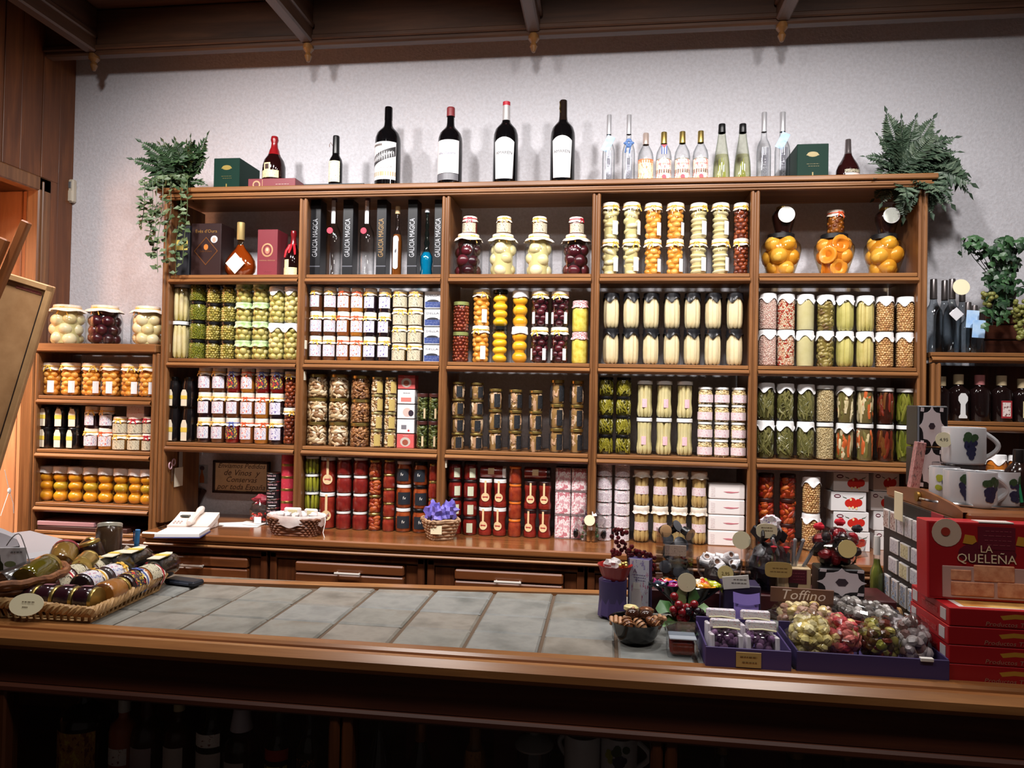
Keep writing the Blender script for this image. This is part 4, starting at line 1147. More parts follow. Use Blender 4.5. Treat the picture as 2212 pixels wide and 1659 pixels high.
t, R, H = bottle('sherry_bottle', 'small dark sherry bottle with cream label on the flat black box', 'bottle', 726, 28, 106, ZT + hd + .002, .12, 'sherry', DARKG, cap=(mat((20, 20, 22), .3), .66, 1.06), labels=[(.08, .49, 1.1, printed((232, 230, 200), (120, 110, 80), None, 9, .6), -.1)])
part('seal_cord', MB().tube([(-R * .5, 0, H * .82), (-R * .8, -.004, H * .88), (-R * 1.0, -.004, H * .84), (-R * .95, -.006, H * .79)], .0016, 5), mat((120, 90, 80), .5), t)
WL = mat((226, 226, 229), .5)
GREY = mat((70, 70, 76), .5)
t, R, H = bottle('magnum_bottle', 'black wine magnum with white label and diagonal dark band', 'bottle', 838, 54, 182, ZT, .15, 'bordeaux', DARKG, cap=(DARKG, .86, 1.07), labels=[(.135, .565, 1.12, WL, -.1), (.175, .225, 1.10, mat((186, 166, 130), .5), -.1)], rz=-.05)
def band(t, R, H, zc, hw, hl, ang, m, off, name='band'):
    vs = []; n = 14
    for i in range(n + 1):
        u = -hl + 2 * hl * i / n
        for v in (-hw, hw):
            x = u * cos(ang) - v * sin(ang); z = u * sin(ang) + v * cos(ang)
            x = max(-1.08 * R, min(1.08 * R, x))
            vs.append((R * 1.011 * cos(-pi / 2 + off + x / R), R * 1.011 * sin(-pi / 2 + off + x / R), zc + z))
    part(name, MB().add(vs, [(2 * i, 2 * i + 2, 2 * i + 3, 2 * i + 1) for i in range(n)]), m, t, .9)
band(t, R, H, H * .40, H * .052, R * 1.3, .36, mat((48, 46, 48), .5), -.1)
lettering('LOPEZ DE HARO', .034, WL, t, R=R * 1.02, z=H * .40, turn=.36, off=-.1, width=R * 1.95)
band(t, R, H, H * .53, H * .012, R * .5, 0, mat((120, 112, 108), .5), -.6, 'emblem')
scribble_m = mat((150, 140, 136), .5)
lettering('CRIANZA', .016, scribble_m, t, R=R * 1.014, z=H * .27, off=.15, turn=.1, width=R * 1.1)
t, R, H = bottle('magnum_bottle', 'black wine magnum with dull red capsule and plain white label', 'bottle', 972.5, 52, 181, ZT, .15, 'bordeaux', DARKG, cap=(mat((136, 52, 56), .4), .90, 1.18), labels=[(.20, .585, 1.12, WL, -.12), (.12, .195, 1.1, mat((110, 110, 116), .4), -.12)])
lettering('Viña Olabarri', .026, mat((110, 110, 140), .5), t, R=R * 1.016, z=H * .43, off=-.12, shear=.3, width=R * 1.5)
for px, hp, yb, capm, nm, cz in ((1092.5, 192, 394, mat((214, 210, 210), .3, .4), 'with silver capsule and red tip', .80), (1215.5, 196, 391, mat((34, 24, 20), .12), 'with dark capsule and gold thread', .78)):
    t, R, H = bottle('magnum_bottle', 'black wine magnum %s and tapered white label' % nm, 'bottle', px, 53, hp, ZT, .15, 'bordeaux', DARKG, cap=(capm, cz, 1.07), group='wine magnums on the shelving top')
    vs = []; n = 12
    for i in range(n + 1):
        u = -1 + 2 * i / n
        for z, ww in ((.12, .74), (.53, .88)):
            zz = H * (z + (.045 * (1 - u * u) if z > .3 else -.004 * (1 - u * u)))
            vs.append((R * 1.01 * cos(-pi / 2 + u * ww), R * 1.01 * sin(-pi / 2 + u * ww), zz))
    part('label', MB().add(vs, [(2 * i, 2 * i + 2, 2 * i + 3, 2 * i + 1) for i in range(n)]), WL, t, .9)
    lettering('AMAREN', .028, mat((46, 44, 48), .5), t, R=R * 1.016, z=H * .40, width=R * 1.4)
    lettering('A', .012, mat((170, 160, 150), .5), t, R=R * 1.014, z=H * .27)
    if 'silver' in nm: part('capsule_top', MB().lathe([(R * .31, H * .965), (R * .31, H + .003), (0, H + .0035)], 18), mat((190, 30, 50), .4), t)
    else: part('gold_thread', MB().tube([(-R * .30, -R * .12, H * .99), (-R * .26, -R * .22, H * .95), (-R * .3, -R * .14, H * .91), (-R * .2, -R * .26, H * .86)], .0018, 5), GOLD, t)
CLEAR = glass((252, 253, 253), (150, 156, 160))
BLUETAG = mottled((150, 190, 235), (196, 222, 246), 20, .5)
VL = glass((206, 208, 214), (190, 192, 200))
vods = [(1315, 25, 160, 1, 'with blue card tag, left of the rum bottles'), (1358, 26, 160, 2, 'with blue ribbon, next to the first rum bottle'), (1650, 29, 164, 0, 'without tag, right of the two slender bottles'), (1690, 31, 164, 1, 'with blue card tag, beside the green gift box')]
for px, w_, hp, tg, nm in vods:
    t, R, H = bottle('vodka_bottle', 'tall clear bottle with silver capsule, ' + nm, 'bottle', px, w_ + 2, hp, ZT, .12, 'vodka', CLEAR, cap=(SILVER, .74, 1.08), labels=[(.03, .50, .55, VL, 0)], group='tall clear bottles')
    lettering('RON TAVOL' if 0 else 'DOS TAVOLI', .020, GREY, t, R=R * 1.02, z=H * .26, turn=pi / 2, width=None, sx=.9)
    if tg == 1:
        T = Matrix.Translation((0, -R * .62, H * .62)) @ Matrix.Rotation(.45, 4, 'Y')
        part('card_tag', MB().bbox(-.018, .018, -.001, .001, -.045, .028, .0004, 0, T), BLUETAG, t, smooth=0)
    if tg == 2:
        mb = MB()
        for q in range(6):
            a = q * 1.05; mb.ball((.012 * cos(a), -R * .55 - .004, H * .60 + .012 * sin(a)), (.012, .005, .007), 7, 5, 0, Euler((0, a, 0)).to_matrix())
        mb.tube([(0, -R * .6, H * .59), (-.012, -R, H * .53), (-.016, -R * 1.04, H * .46)], .003, 5).tube([(0, -R * .6, H * .59), (.006, -R, H * .53), (.002, -R * 1.04, H * .45)], .003, 5)
        part('ribbon', mb, mat((84, 120, 176), .4), t)
RL = [printed((244, 226, 190), (226, 130, 80), (230, 170, 130), 4, .58), printed((246, 226, 214), (226, 120, 120), (240, 190, 150), 4, .58)]
for i, (px, w_, hp, yb) in enumerate([(1395, 34, 119, 0), (1434, 34, 121, 1), (1474, 34, 122, 1), (1513.5, 34, 123, 1)]):
    nm = ['with orange label and clear stopper', 'with pink label and striped neck tag', 'with pink label, between two gold-capped ones', 'with pink label, next to the slender bottles'][i]
    t, R, H = bottle('rum_bottle', 'clear rum bottle ' + nm, 'bottle', px, w_, hp, ZT, .12, 'rum', CLEAR, cap=(GOLD if i else mat((210, 190, 180), .2, .5), .80, 1.12), liquid=(glass((244, 238, 220), (230, 222, 196)), .5), labels=[(.06, .48, 1.25, RL[min(i, 1)], 0)], group='clear rum bottles')
    if i == 0: part('label_band', MB().patch(R * 1.013, -1.25, 1.25, H * .43, H * .50, 8), mat((230, 120, 70), .5), t)
    else:
        part('label_print', MB().patch(R * 1.013, -1.2, 1.2, H * .23, H * .30, 8), printed((150, 110, 90), (60, 50, 46), None, 7, .5), t)
        lettering('HAVANA', .016, mat((220, 96, 104), .5), t, R=R * 1.016, z=H * .395, width=R * 1.7)
        part('label_dot', MB().disc((0, -R * 1.02, H * .16), R * .28, (0, -1, 0), .001, 16), mat((208, 66, 84), .5), t)
    if i == 1:
        for q in range(5):
            part('tag_stripe', MB().box(-.0125 + q * .005, -.0075 + q * .005, -R * .78, -R * .76, H * .58, H * .75), mat((60, 90, 160), .5) if q % 2 == 0 else WL, t, smooth=0)
        fpoly(t, 'tag_star', [(-.0125, H * .75), (.0125, H * .75), (0, H * .69)], mat((206, 60, 70), .5), y=-R * .785)
GREENISH = glass((246, 248, 238), (150, 160, 140))
for i, px in enumerate((1559, 1604)):
    t, R, H = bottle('herb_liqueur_bottle', 'slender pale green bottle with black cap, %s of the pair' % ['left', 'right'][i], 'bottle', px, 37, 138, ZT, .12, 'rhine', GREENISH, cap=(BLACK, .87, 1.12), liquid=(glass((248, 248, 232), (226, 226, 196)), .5), group='slender herb bottles')
    mb = MB(); rg = random.Random(i)
    for q in range(12):
        a = rg.random() * 6.3; rr = R * rg.uniform(.3, .8)
        mb.tube([(rr * cos(a), rr * sin(a), .005), (rr * .7 * cos(a + .5), rr * .7 * sin(a + .5), H * .2), (rr * .4 * cos(a + .9), rr * .4 * sin(a + .9), H * rg.uniform(.3, .46))], .002, 4)
    part('herb_stalks', mb, mat((196, 200, 130), .5), t, kind='stuff')
t, R, H = bottle('liqueur_bottle', 'dark red-brown liqueur bottle with arched label beside the right fern', 'bottle', 1832, 50, 101, ZT, .12, 'liqueur', mat((40, 14, 14), .08, spec=.6), cap=(mat((150, 140, 140), .15, .8), .68, 1.05), labels=[(.03, .20, .8, mat((236, 214, 206), .5), .3), (.21, .28, .85, printed((60, 56, 40), (220, 210, 180), None, 12, .5), .3)])

# ---- bay one, top row
z = ST['A']
t, wd, h = carton('gift_box', 'dark grey box with yellow label half hidden behind the left fern', 'box', 371, 409, 481, 592, .05, .09, mat((34, 34, 40), .5), zbase=z)
frect(t, 'label', -wd * .35, wd * .4, h * .52, h * .72, printed((214, 190, 96), (120, 100, 40), None, 6, .6))
BRN = mat((46, 28, 28), .4)
t, wd, h = carton('gift_box', 'dark brown gift box with gold lettering and copper diamond outline', 'box', 413, 477, 477, 592, .045, .12, BRN, zbase=z, rz=0.0)
lettering('Evès d’Oura', .03, mat((196, 150, 80), .35, .6), t, T=Matrix.Translation((0, -.001, h * .85)), width=wd * .72)
COP = mat((150, 96, 50), .35, .6)
for k in range(4):
    a = k * pi / 2; r1 = wd * .40
    p, q = (r1 * cos(a), r1 * sin(a)), (r1 * cos(a + pi / 2), r1 * sin(a + pi / 2))
    zc = h * .48; zz = 1.12
    d = .0018
    fpoly(t, 'diamond_edge', [(p[0], zc + p[1] * zz), (q[0], zc + q[1] * zz), (q[0] * .93, zc + q[1] * zz * .93), (p[0] * .93, zc + p[1] * zz * .93)], COP)
fdisc(t, 'nut_emblem', 0, h * .555, wd * .075, mat((190, 116, 50), .4), ry=h * .055)
lettering('Evès d’Oura', .012, COP, t, T=Matrix.Translation((0, -.001, h * .475)), width=wd * .4)
fdisc(t, 'medal', wd * .27, h * .70, wd * .115, mat((226, 222, 226), .4)); fdisc(t, 'medal_print', wd * .27, h * .69, wd * .06, mat((200, 160, 140), .4), y=-.001, ry=wd * .08)
t, R, H = bottle('cognac_flask', 'round amber brandy flask with gold neck and white diamond label', 'bottle', 519.5, 66, 112, z, .085, 'flask', glass((255, 236, 206), (190, 120, 60)), cap=(mat((206, 180, 120), .35, .5), .69, 1.25), liquid=(mat((124, 58, 18), .1, coat=.5), .60), yref=540, flat=.6)
d = R * .62
fpoly(t, 'label', [(-d, H * .235), (0, H * .235 - d * 1.05), (d, H * .235), (0, H * .235 + d * 1.05)], mat((240, 236, 222), .5), y=-R * .615)
fdisc(t, 'label_seal', 0, H * .235 + d * .5, R * .07, mat((40, 36, 50), .5), y=-R * .617)
scribble(t, 0, H * .24, d * 1.0, 2, mat((200, 180, 150), .5), y=-R * .617, dz=.008)
t, wd, h = carton('gift_box', 'tall maroon gift box with gold oval medallion', 'box', 556, 599, 490, 592, .05, .11, MAR, zbase=z)
GM = mat((206, 160, 120), .35, .4)
part('medallion', MB().lathe([(wd * .26, -.001), (wd * .29, .001), (wd * .25, .0015), (wd * .22, .0012)], 20, 0, Matrix.Translation((0, -.0002, h * .56)) @ Matrix.Rotation(pi / 2, 4, 'X') @ Matrix.Diagonal((1, 1.15, 1, 1))), GM, t)
fdisc(t, 'portrait', 0, h * .555, wd * .12, mat((176, 120, 96), .5), ry=wd * .17); fdisc(t, 'portrait_face', 0, h * .57, wd * .06, mat((226, 186, 150), .5), y=-.001, ry=wd * .08)
lettering('CARDENAL MENDOZA', .012, GM, t, T=Matrix.Translation((0, -.001, h * .34)), width=wd * .82)
scribble(t, 0, h * .11, wd * .45, 1, mat((150, 66, 76), .5))
t, R, H = bottle('brandy_bottle', 'round brandy bottle with red wax drips against the post of bay one', 'bottle', 634, 36, 95, z, .075, 'decanter', mat((24, 8, 8), .07, spec=.6), cap=(mat((120, 18, 26), .25), .70, 1.08), labels=[(.03, .19, .95, SKINL, -.2), (.18, .36, .35, SKINL, -.55)], yref=540, rz=.1)
mb = MB()
for a, L in ((-.9, .30), (-.2, .14), (.5, .2)):
    mb.tube([(R * r_ * cos(-pi / 2 + a), R * r_ * sin(-pi / 2 + a), H * z_) for r_, z_ in ((.44, .70), (.62, .62), (.82, .56), (1.0, .56 - L * .5))], [.005, .006, .006, .004], 6)
part('wax_drips', mb, mat((196, 34, 46), .3), t)

# ---- bay two, top row
BX_ = mat((20, 21, 25), .35)
for i, (a, b) in enumerate(((670, 692), (740, 762), (813, 834), (880, 901), (937.5, 955))):
    t, wd, h = carton('bottle_box', 'tall black box with vertical outlined lettering, %s of five' % ORD[i], 'box', a, b, 430, 596, .05, .07, BX_, zbase=z, group='tall black boxes in bay two')
    c = mat((150, 120, 80), .4, .3) if i == 2 else mat((176, 178, 184), .4, .3)
    lettering('GALICIA MAGICA', .034, c, t, T=Matrix.Translation((0, -.001, h * .50)), turn=pi / 2, sx=.66)
    frect(t, 'band', -wd / 2, wd / 2, h * .125, h * .14, mat((96, 98, 106), .4, .3))
for i, px in enumerate((721, 793)):
    t, R, H = bottle('clear_spirit_bottle', 'tall clear bottle with red seal and white neck strip, %s one' % ['left', 'right'][i], 'bottle', px, 31, 163, z, .075, 'tall', CLEAR, cap=(mat((120, 100, 110), .3), .97, 1.1), yref=520, group='clear bottles with red seals')
    part('neck_strip', MB().patch(R * .42, -.7, .7, H * .68, H * .975, 6), WL, t)
    part('seal', MB().disc((-R * .15, -R * 1.02, H * .575), R * .42, (0, -1, 0), .003, 16), mat((190, 50, 74), .4), t)
t, R, H = bottle('herb_liqueur_bottle', 'narrow honey-coloured bottle with cork stopper and long oval white label', 'bottle', 858, 21, 148, z, .075, 'tall', CLEAR, cap=(mat((216, 186, 140), .6), .90, 1.5), liquid=(mat((110, 60, 20), .1, coat=.5), .60), yref=520)
n = 12; vs = [(R * .5 * cos(a), -R * 1.04, H * .34 + (H * .20 if sin(a) > 0 else -H * .20) + R * .5 * sin(a)) for a in [2 * pi * (i + .5) / (2 * n) for i in range(2 * n)]]
fpoly(t, 'label', [(a, c) for a, b, c in vs], WL, y=-R * 1.04)
fpoly(t, 'label_mark', [(-R * .2, H * .36), (R * .15, H * .40), (R * .2, H * .35), (-R * .1, H * .32)], GREY, y=-R * 1.045)
t, R, H = bottle('twisted_bottle', 'twisted turquoise bottle with white stopper', 'bottle', 922, 27, 143, z, .075, 'swirl', glass((210, 246, 250), (20, 120, 140)), cap=(mat((226, 226, 230), .3), .955, 1.7), liquid=(mat((8, 112, 146), .08, coat=.6), .36), yref=530)
# ---- small boxes in bay two
for k in range(4):
    t, wd, h = carton('sweet_box', 'white and blue carton, %s of four stacked at the end of bay two' % TIER[4][k], 'box', 915, 951, 740, 776.5, .045, .06, mat((236, 238, 240), .5), zbase=ST['B'] + k * .0806, group='white and blue cartons in bay two')
    frect(t, 'blue_panel', -wd * .47, wd * .47, h * .05, h * .40, printed((50, 70, 130), (110, 120, 160), None, 6, .55))
    fpoly(t, 'arch', [(-wd * .36, h * .38)] + [(wd * .36 * -cos(pi * i / 8), h * .40 + h * .12 * sin(pi * i / 8)) for i in range(9)] + [(wd * .36, h * .38)], mat((40, 42, 52), .5))
    lettering('DELLA', .012, mat((60, 64, 80), .5), t, T=Matrix.Translation((0, -.001, h * .76)), width=wd * .75)
for k in range(5):
    red = k in (0, 4)
    t, wd, h = carton('sweet_box', '%s carton, %s of five stacked beside the greens jars' % ('pink-red' if red else 'white patterned', TIER[5][k]), 'box', 857, 894, 932, 962, .045, .06, mat((206, 92, 90), .5) if red else mat((232, 226, 226), .5), zbase=ST['C'] + k * .0665, group='small cartons in bay two')
    if red: fdisc(t, 'picture', 0, h * .45, wd * .30, mat((190, 180, 170), .5), ry=h * .34); fdisc(t, 'picture_centre', 0, h * .42, wd * .17, mat((150, 80, 60), .5), y=-.001, ry=h * .2); scribble(t, 0, h * .88, wd * .4, 1, mat((240, 220, 215), .5))
    elif k == 3: frect(t, 'picture', -wd * .3, wd * .3, h * .15, h * .45, mat((214, 120, 110), .5)); scribble(t, 0, h * .78, wd * .5, 1, GREY)
    elif k == 2: fdisc(t, 'picture', wd * .08, h * .45, wd * .26, mat((226, 180, 170), .5), ry=h * .32); fdisc(t, 'dark_fruit', wd * .30, h * .4, wd * .15, mat((46, 36, 50), .5), y=-.001, ry=h * .22)
    else: fdisc(t, 'berry', wd * .18, h * .2, wd * .06, mat((196, 40, 44), .5)); frect(t, 'picture', -wd * .25, wd * .05, h * .3, h * .6, mat((120, 116, 124), .5))
# white box on the low shelving
t, wd, h = carton('sweet_box', 'small white patterned carton on top of the small jars, low shelving', 'box', 273, 311, 883, 910, .045, .05, lab_pk, zbase=lsz['B'] + .1545)

# ---- cans, tins and cartons standing on the worktop
def can(name, label, px, w_px, h_px, zb, Y, m, rim, group, lab=None, yref=1090, cat='can'):
    x = P(px, yref, Y).x; sc = abs(P(px + 5, yref, Y).x - P(px - 5, yref, Y).x) / 10
    R, H = w_px * sc / 2, h_px * sc
    t = thing(name, label, cat, (x, Y, zb), (0, 0, random.uniform(-.2, .2)), group)
    part('body', MB().lathe([(0, .0005), (R * .97, .0005), (R * .97, H - .001), (0, H - .001)], 22), m, t)
    rb = .0016
    part('rim', MB().lathe([(R * .96, 0), (R, .0005), (R, .002), (R * .975, .003)], 22).lathe([(R * .975, H - .003 - rim), (R, H - .002 - rim), (R, H - .0006), (R * .95, H), (R * .9, H - .0015), (0, H - .0015)], 22), GOLD if rim > .002 else CHROME, t)
    return t, R, H
zD = .88
for k in range(6):
    t, R, H = can('small_can', 'low black can with pink lettering, %s of its stack beside the framed sign' % TIER[6][k], 590.5, 29, 18.2, zD + k * .0405, .07, mat((26, 24, 28), .35), 0, 'black cans beside the sign')
    lettering('CREMA DE', .012, mat((232, 190, 196), .5), t, R=R * .985, z=H * .66, width=R * 1.5)
    part('script', MB().patch(R * .985, -.5, .6, H * .26, H * .36, 6), mat((220, 220, 224), .5), t)
for k in range(6):
    t, R, H = can('red_can', 'crimson-labelled jar with gold lid, %s of six stacked against the post' % TIER[6][k], 621, 28, 25.6, zD + k * .0568, .07, can_rd, .006, 'crimson gold-lidded jars')
for i, px in enumerate((1215, 1250)):
    for k in range(3):
        t, wd, h = carton('tin', 'pink and white tin, %s of the %s stack in bay three' % (TIER[3][k], ['left', 'right'][i]), 'tin', px - 16.5, px + 16.5, 1090, 1141, .045, .07, printed((238, 228, 228), (196, 120, 130), (214, 160, 168), 3, .53), zbase=zD + k * .1036, group='pink tins in bay three', b=.006)
        part('rim', MB().bbox(-wd / 2 - .001, wd / 2 + .001, -.001, .071, h - .004, h, .0015).bbox(-wd / 2 - .001, wd / 2 + .001, -.001, .071, 0, .003, .0012), mat((150, 130, 130), .35, .5), t, smooth=0)
for i, px in enumerate((1305, 1343.5)):
    for k in range(6):
        t, R, H = can('pale_can', 'pale pink-printed can, %s of six in the %s stack of bay four' % (TIER[6][k], ['left', 'right'][i]), px, 34, 27.5, zD + k * .0552, .065, can_pk, 0, 'pale cans in bay four')
        part('label_panel', MB().patch(R * .982, -.75, .75, H * .2, H * .72, 8), printed((226, 216, 220), (150, 120, 140), None, 14, .52), t)
for k in range(4):
    t, wd, h = carton('asparagus_tin', 'white carton with red script, %s of four stacked in bay four' % TIER[4][k], 'box', 1531, 1609, 1090, 1122.5, .04, .1, mat((236, 230, 228), .45), zbase=zD + k * .066, group='white cartons in bay four', b=.004)
    fpoly(t, 'script', [(-wd * .1, h * .5), (0, h * .42), (wd * .12, h * .40), (wd * .3, h * .46), (wd * .34, h * .52), (wd * .2, h * .5), (wd * .05, h * .52)], mat((196, 120, 130), .5))
    frect(t, 'side_print', -wd * .44, -wd * .33, h * .15, h * .8, printed((236, 230, 228), (200, 180, 180), None, 12, .5))
PW = mat((224, 222, 222), .45)
for i, (a, b, yy) in enumerate(((1798, 1874, .05), (1884, 1940, .10))):
    for k in range(4):
        sh_ = [6, 3, -3, 2][k]
        t, wd, h = carton('pepper_carton', 'white carton with red peppers printed on it, %s of the %s stack' % (TIER[4][k], ['front', 'rear'][i]), 'box', a + sh_, b + sh_, 1090, 1131, yy, .11, PW, zbase=zD + k * .0825, group='pepper cartons in bay five')
        s_ = wd / .14
        fdisc(t, 'logo', -wd * .32, h * .78, wd * .10, mat((90, 24, 44), .5), ry=h * .10); fdisc(t, 'logo_centre', -wd * .32, h * .78, wd * .07, mat((226, 214, 216), .5), y=-.001, ry=h * .045)
        for px_, pz_, rx_, rz_ in ((.02, .42, .13, .22), (.16, .36, .13, .20), (.28, .46, .11, .20), (.10, .56, .1, .16)):
            fdisc(t, 'pepper_print', wd * px_, h * pz_, wd * rx_, mat((196, 40, 30), .4), ry=h * rz_, th=.0006 + px_ * .0008)
        for px_, pz_ in ((.02, .18), (.12, .2), (.22, .16), (.06, .62)):
            fdisc(t, 'almond_print', wd * px_, h * pz_, wd * .03, mat((240, 214, 160), .5), y=-.001, ry=h * .07)
        for sg in (-1, 1):
            x0 = wd * (.12 + sg * .18)
            fpoly(t, 'stem_print', [(x0, h * .66), (x0 + sg * wd * .1, h * .72), (x0 + sg * wd * .13, h * .84), (x0 + sg * wd * .105, h * .76), (x0, h * .70)], mat((60, 76, 60), .5))

# ---- right-hand shelving
zt = RS['T'] + .021
DKG = glass((214, 220, 224), (110, 118, 124))
bl = [(2016, 40, 170, .08, 1, 'in front, beside the post'), (2040, 38, 172, .2, 0, 'at the back, beside the post'), (2056, 38, 172, .09, 0, 'with white diamond tag'), (2078, 36, 168, .17, 0, 'behind the blue tag'), (2091, 36, 118, .07, 0, 'with high blue tag'), (2105, 34, 110, .05, 0, 'with low blue tag')]
for i, (px, w_, hp, yy, b_, nm) in enumerate(bl):
    t, R, H = bottle('dark_clear_bottle', 'smoky clear bottle on the right-hand shelving, ' + nm, 'bottle', px, w_, hp, zt, yy, 'tall', DKG, cap=(mat((90, 84, 84), .25, .6), .74, 1.1), yref=700, group='smoky clear bottles')
    if 'tag' in nm and 'behind' not in nm:
        T = Matrix.Translation((0.002, -R * 1.05, H * (.52 if i == 2 else .66 if i == 4 else .50)))
        if i == 2: part('card_tag', MB().bbox(-.02, .02, -.001, .001, -.02, .02, .0004, 0, T @ Matrix.Rotation(.8, 4, 'Y')), mat((214, 214, 218), .5), t, smooth=0)
        else: part('card_tag', MB().bbox(-.024, .024, -.001, .001, -.036, .036, .0004, 0, T @ Matrix.Rotation(.06, 4, 'Y')), BLUETAG, t, smooth=0)
    if i == 2:
        part('price_disc', MB().disc((.02, -R * 1.02, H * .88), .033, (0, -1, .1), .0012, 24), PRICE, t, smooth=0)
cr = thing('wooden_crate', 'dark wooden crate behind the smoky bottles, under the ivy', 'crate', (P(2170, 720, .16).x, .16, zt))
for k in range(3):
    part('slat', MB().bbox(-.075, .12, 0, .012, .002 + k * .066, .062 + k * .066, .003), wood_dark, cr, smooth=0)
part('crate_body', MB().box(-.075, .12, .012, .12, 0, .195), wood((40, 22, 14), (66, 36, 22), 'x'), cr, smooth=0)
z2 = RS['A'] + .021
lq = [(2034, 38, 100, 'nearest the post', None), (2070, 46, 106, 'with grey keyhole-shaped label', 'key'), (2116, 46, 106, 'with pink capsule and no label', 'pink'), (2163, 46, 106, 'with red and white square label', 'red'), (2208, 44, 100, 'at the frame edge with cream label', 'cream')]
for px, w_, hp, nm, k in lq:
    cp = mat((196, 176, 140), .4) if k != 'pink' else mat((190, 120, 120), .4)
    t, R, H = bottle('liqueur_bottle', 'square-shouldered dark liqueur bottle ' + nm, 'bottle', px, w_, hp, z2, .075, 'square', mat((22, 12, 12), .08, spec=.6), cap=(cp, .80, 1.3), yref=860, group='dark liqueur bottles')
    if k == 'key':
        fpoly(t, 'label', [(-.016, H * .06), (.016, H * .06), (.016, H * .1), (.010, H * .14), (.009, H * .36), (.018, H * .44), (.018, H * .52), (.008, H * .6), (-.008, H * .6), (-.018, H * .52), (-.018, H * .44), (-.009, H * .36), (-.010, H * .14), (-.016, H * .1)], mat((206, 206, 206), .5), y=-R * 1.02)
        fdisc(t, 'label_heart', 0, H * .46, .005, mat((60, 50, 50), .5), y=-R * 1.025)
    if k == 'red':
        frect(t, 'label', -.020, .020, H * .08, H * .46, mat((150, 40, 46), .5), y=-R * 1.02); frect(t, 'label_panel', -.015, .015, H * .12, H * .42, printed((220, 206, 200), (110, 60, 56), None, 4, .55), y=-R * 1.026)
    if k == 'cream': frect(t, 'label', -.016, .016, H * .1, H * .48, SKINL, y=-R * 1.02)
z3 = RS['A'] - .31 + .021
for px, nm in ((2152, 'left'), (2200, 'right')):
    row('chick', 'under the liqueur bottles', [px], 44, 100, 1, 'D', base='orange preserve jar with white cloth, %s one' % nm, shelfz=z3, yref=1000, Y=.06, seed=px, group='orange preserve jars', spec=dict(n='preserve_jar', fill=('solid', (206, 110, 30), mottled((190, 90, 24), (220, 136, 44), 30, .3, coat=.3)), cloth=('points', CLOTH)), name='preserve_jar')

# ---- framed sign, cards and telephone corner in bay one
def onwall(px, py, y=YW): return P(px, py, y)
a, b_ = P(461, 1000, YW - .05), P(581, 1066, YW - .05)
t = thing('framed_sign', 'framed beige notice with dark italic handwriting behind the telephone', 'sign', ((a.x + b_.x) / 2, YW - .05, b_.z - .006))
wd, h = b_.x - a.x, a.z - b_.z + .02
part('board', MB().box(-wd / 2 + .006, wd / 2 - .006, 0, .012, .006, h - .006), mottled((206, 182, 142), (220, 196, 156), 20, .35, coat=.3), t, smooth=0)
part('frame', MB().bbox(-wd / 2, wd / 2, -.008, .014, 0, .012, .002).bbox(-wd / 2, wd / 2, -.008, .014, h - .012, h, .002).bbox(-wd / 2, -wd / 2 + .012, -.008, .014, 0, h, .002).bbox(wd / 2 - .012, wd / 2, -.008, .014, 0, h, .002), mat((34, 18, 18), .35), t, smooth=0)
for s_, k, ww in (('Enviamos Pedidos', .84, .84), ('de Vinos  y', .63, .64), ('Conservas', .42, .54), ('por toda España', .20, .86)):
    lettering(s_, .042, mat((70, 46, 40), .6), t, T=Matrix.Translation((0, -.001, h * k)), shear=.35, width=wd * ww)
part('clip_light', MB().bbox(-.03, .03, -.004, .0, h * .07, h * .10, .001), mat((236, 222, 180), .4), t, smooth=0)
c = P(437, 1024, YW)
t = thing('picture_card', 'small grey-blue card with an orange bottle picture pinned to the wall', 'card', (c.x, YW, c.z))
part('card', MB().bbox(-.03, .03, -.002, 0, -.048, .046, .0005), mottled((150, 160, 166), (172, 180, 184), 30, .5), t, smooth=0)
fpoly(t, 'bottle_picture', [(-.012, -.044), (.012, -.044), (.012, -.015), (.004, .008), (.004, .022), (-.004, .022), (-.004, .008), (-.012, -.015)], mat((176, 100, 50), .5), y=-.003)
fdisc(t, 'bow_picture', 0, .03, .012, mat((90, 70, 76), .5), y=-.003)
c = P(430, 1075, YW)
t = thing('picture_card', 'dark dried bouquet card pinned below the bottle card', 'card', (c.x, YW, c.z))
mb = MB(); rg = random.Random(4)
for k in range(14):
    an = rg.uniform(-.9, .9)
    mb.tube([(0, -.006, -.05), (.03 * sin(an), -.01 - .01 * rg.random(), -.01), (.06 * sin(an), -.012, .04 * cos(an) + .01)], [.002, .003, .006], 5)
part('sprigs', mb, mat((74, 52, 46), .6), t)
q = P(382, 1030, .10)
t = thing('paper_note', 'folded cream paper note hanging inside the left post of bay one', 'note', (.02, .10, q.z))
part('sheet', MB().bbox(0, .0015, -.035, .035, -.045, .045, .0004), mat((216, 206, 184), .6), t, smooth=0)
part('upper_strip', MB().bbox(0, .001, .0, .03, .045, .15, .0004), mat((150, 146, 140), .6), t, smooth=0)
t = thing('scissors', 'pair of scissors hanging inside the left post of bay one', 'scissors', (.019, .04, P(365, 1005, .04).z))
part('handles', MB().tube([(.004, .012 * cos(a) - .012, .016 * sin(a)) for a in [i * pi / 6 for i in range(13)]], .003, 6).tube([(.004, .012 * cos(a) + .014, .016 * sin(a) + .014) for a in [i * pi / 6 for i in range(13)]], .003, 6), mat((190, 150, 160), .35), t)
part('blades', MB().bbox(.001, .004, .0, .008, -.075, -.012, .0005).bbox(.004, .007, .002, .01, -.075, -.012, .0005), CHROME, t, smooth=0)

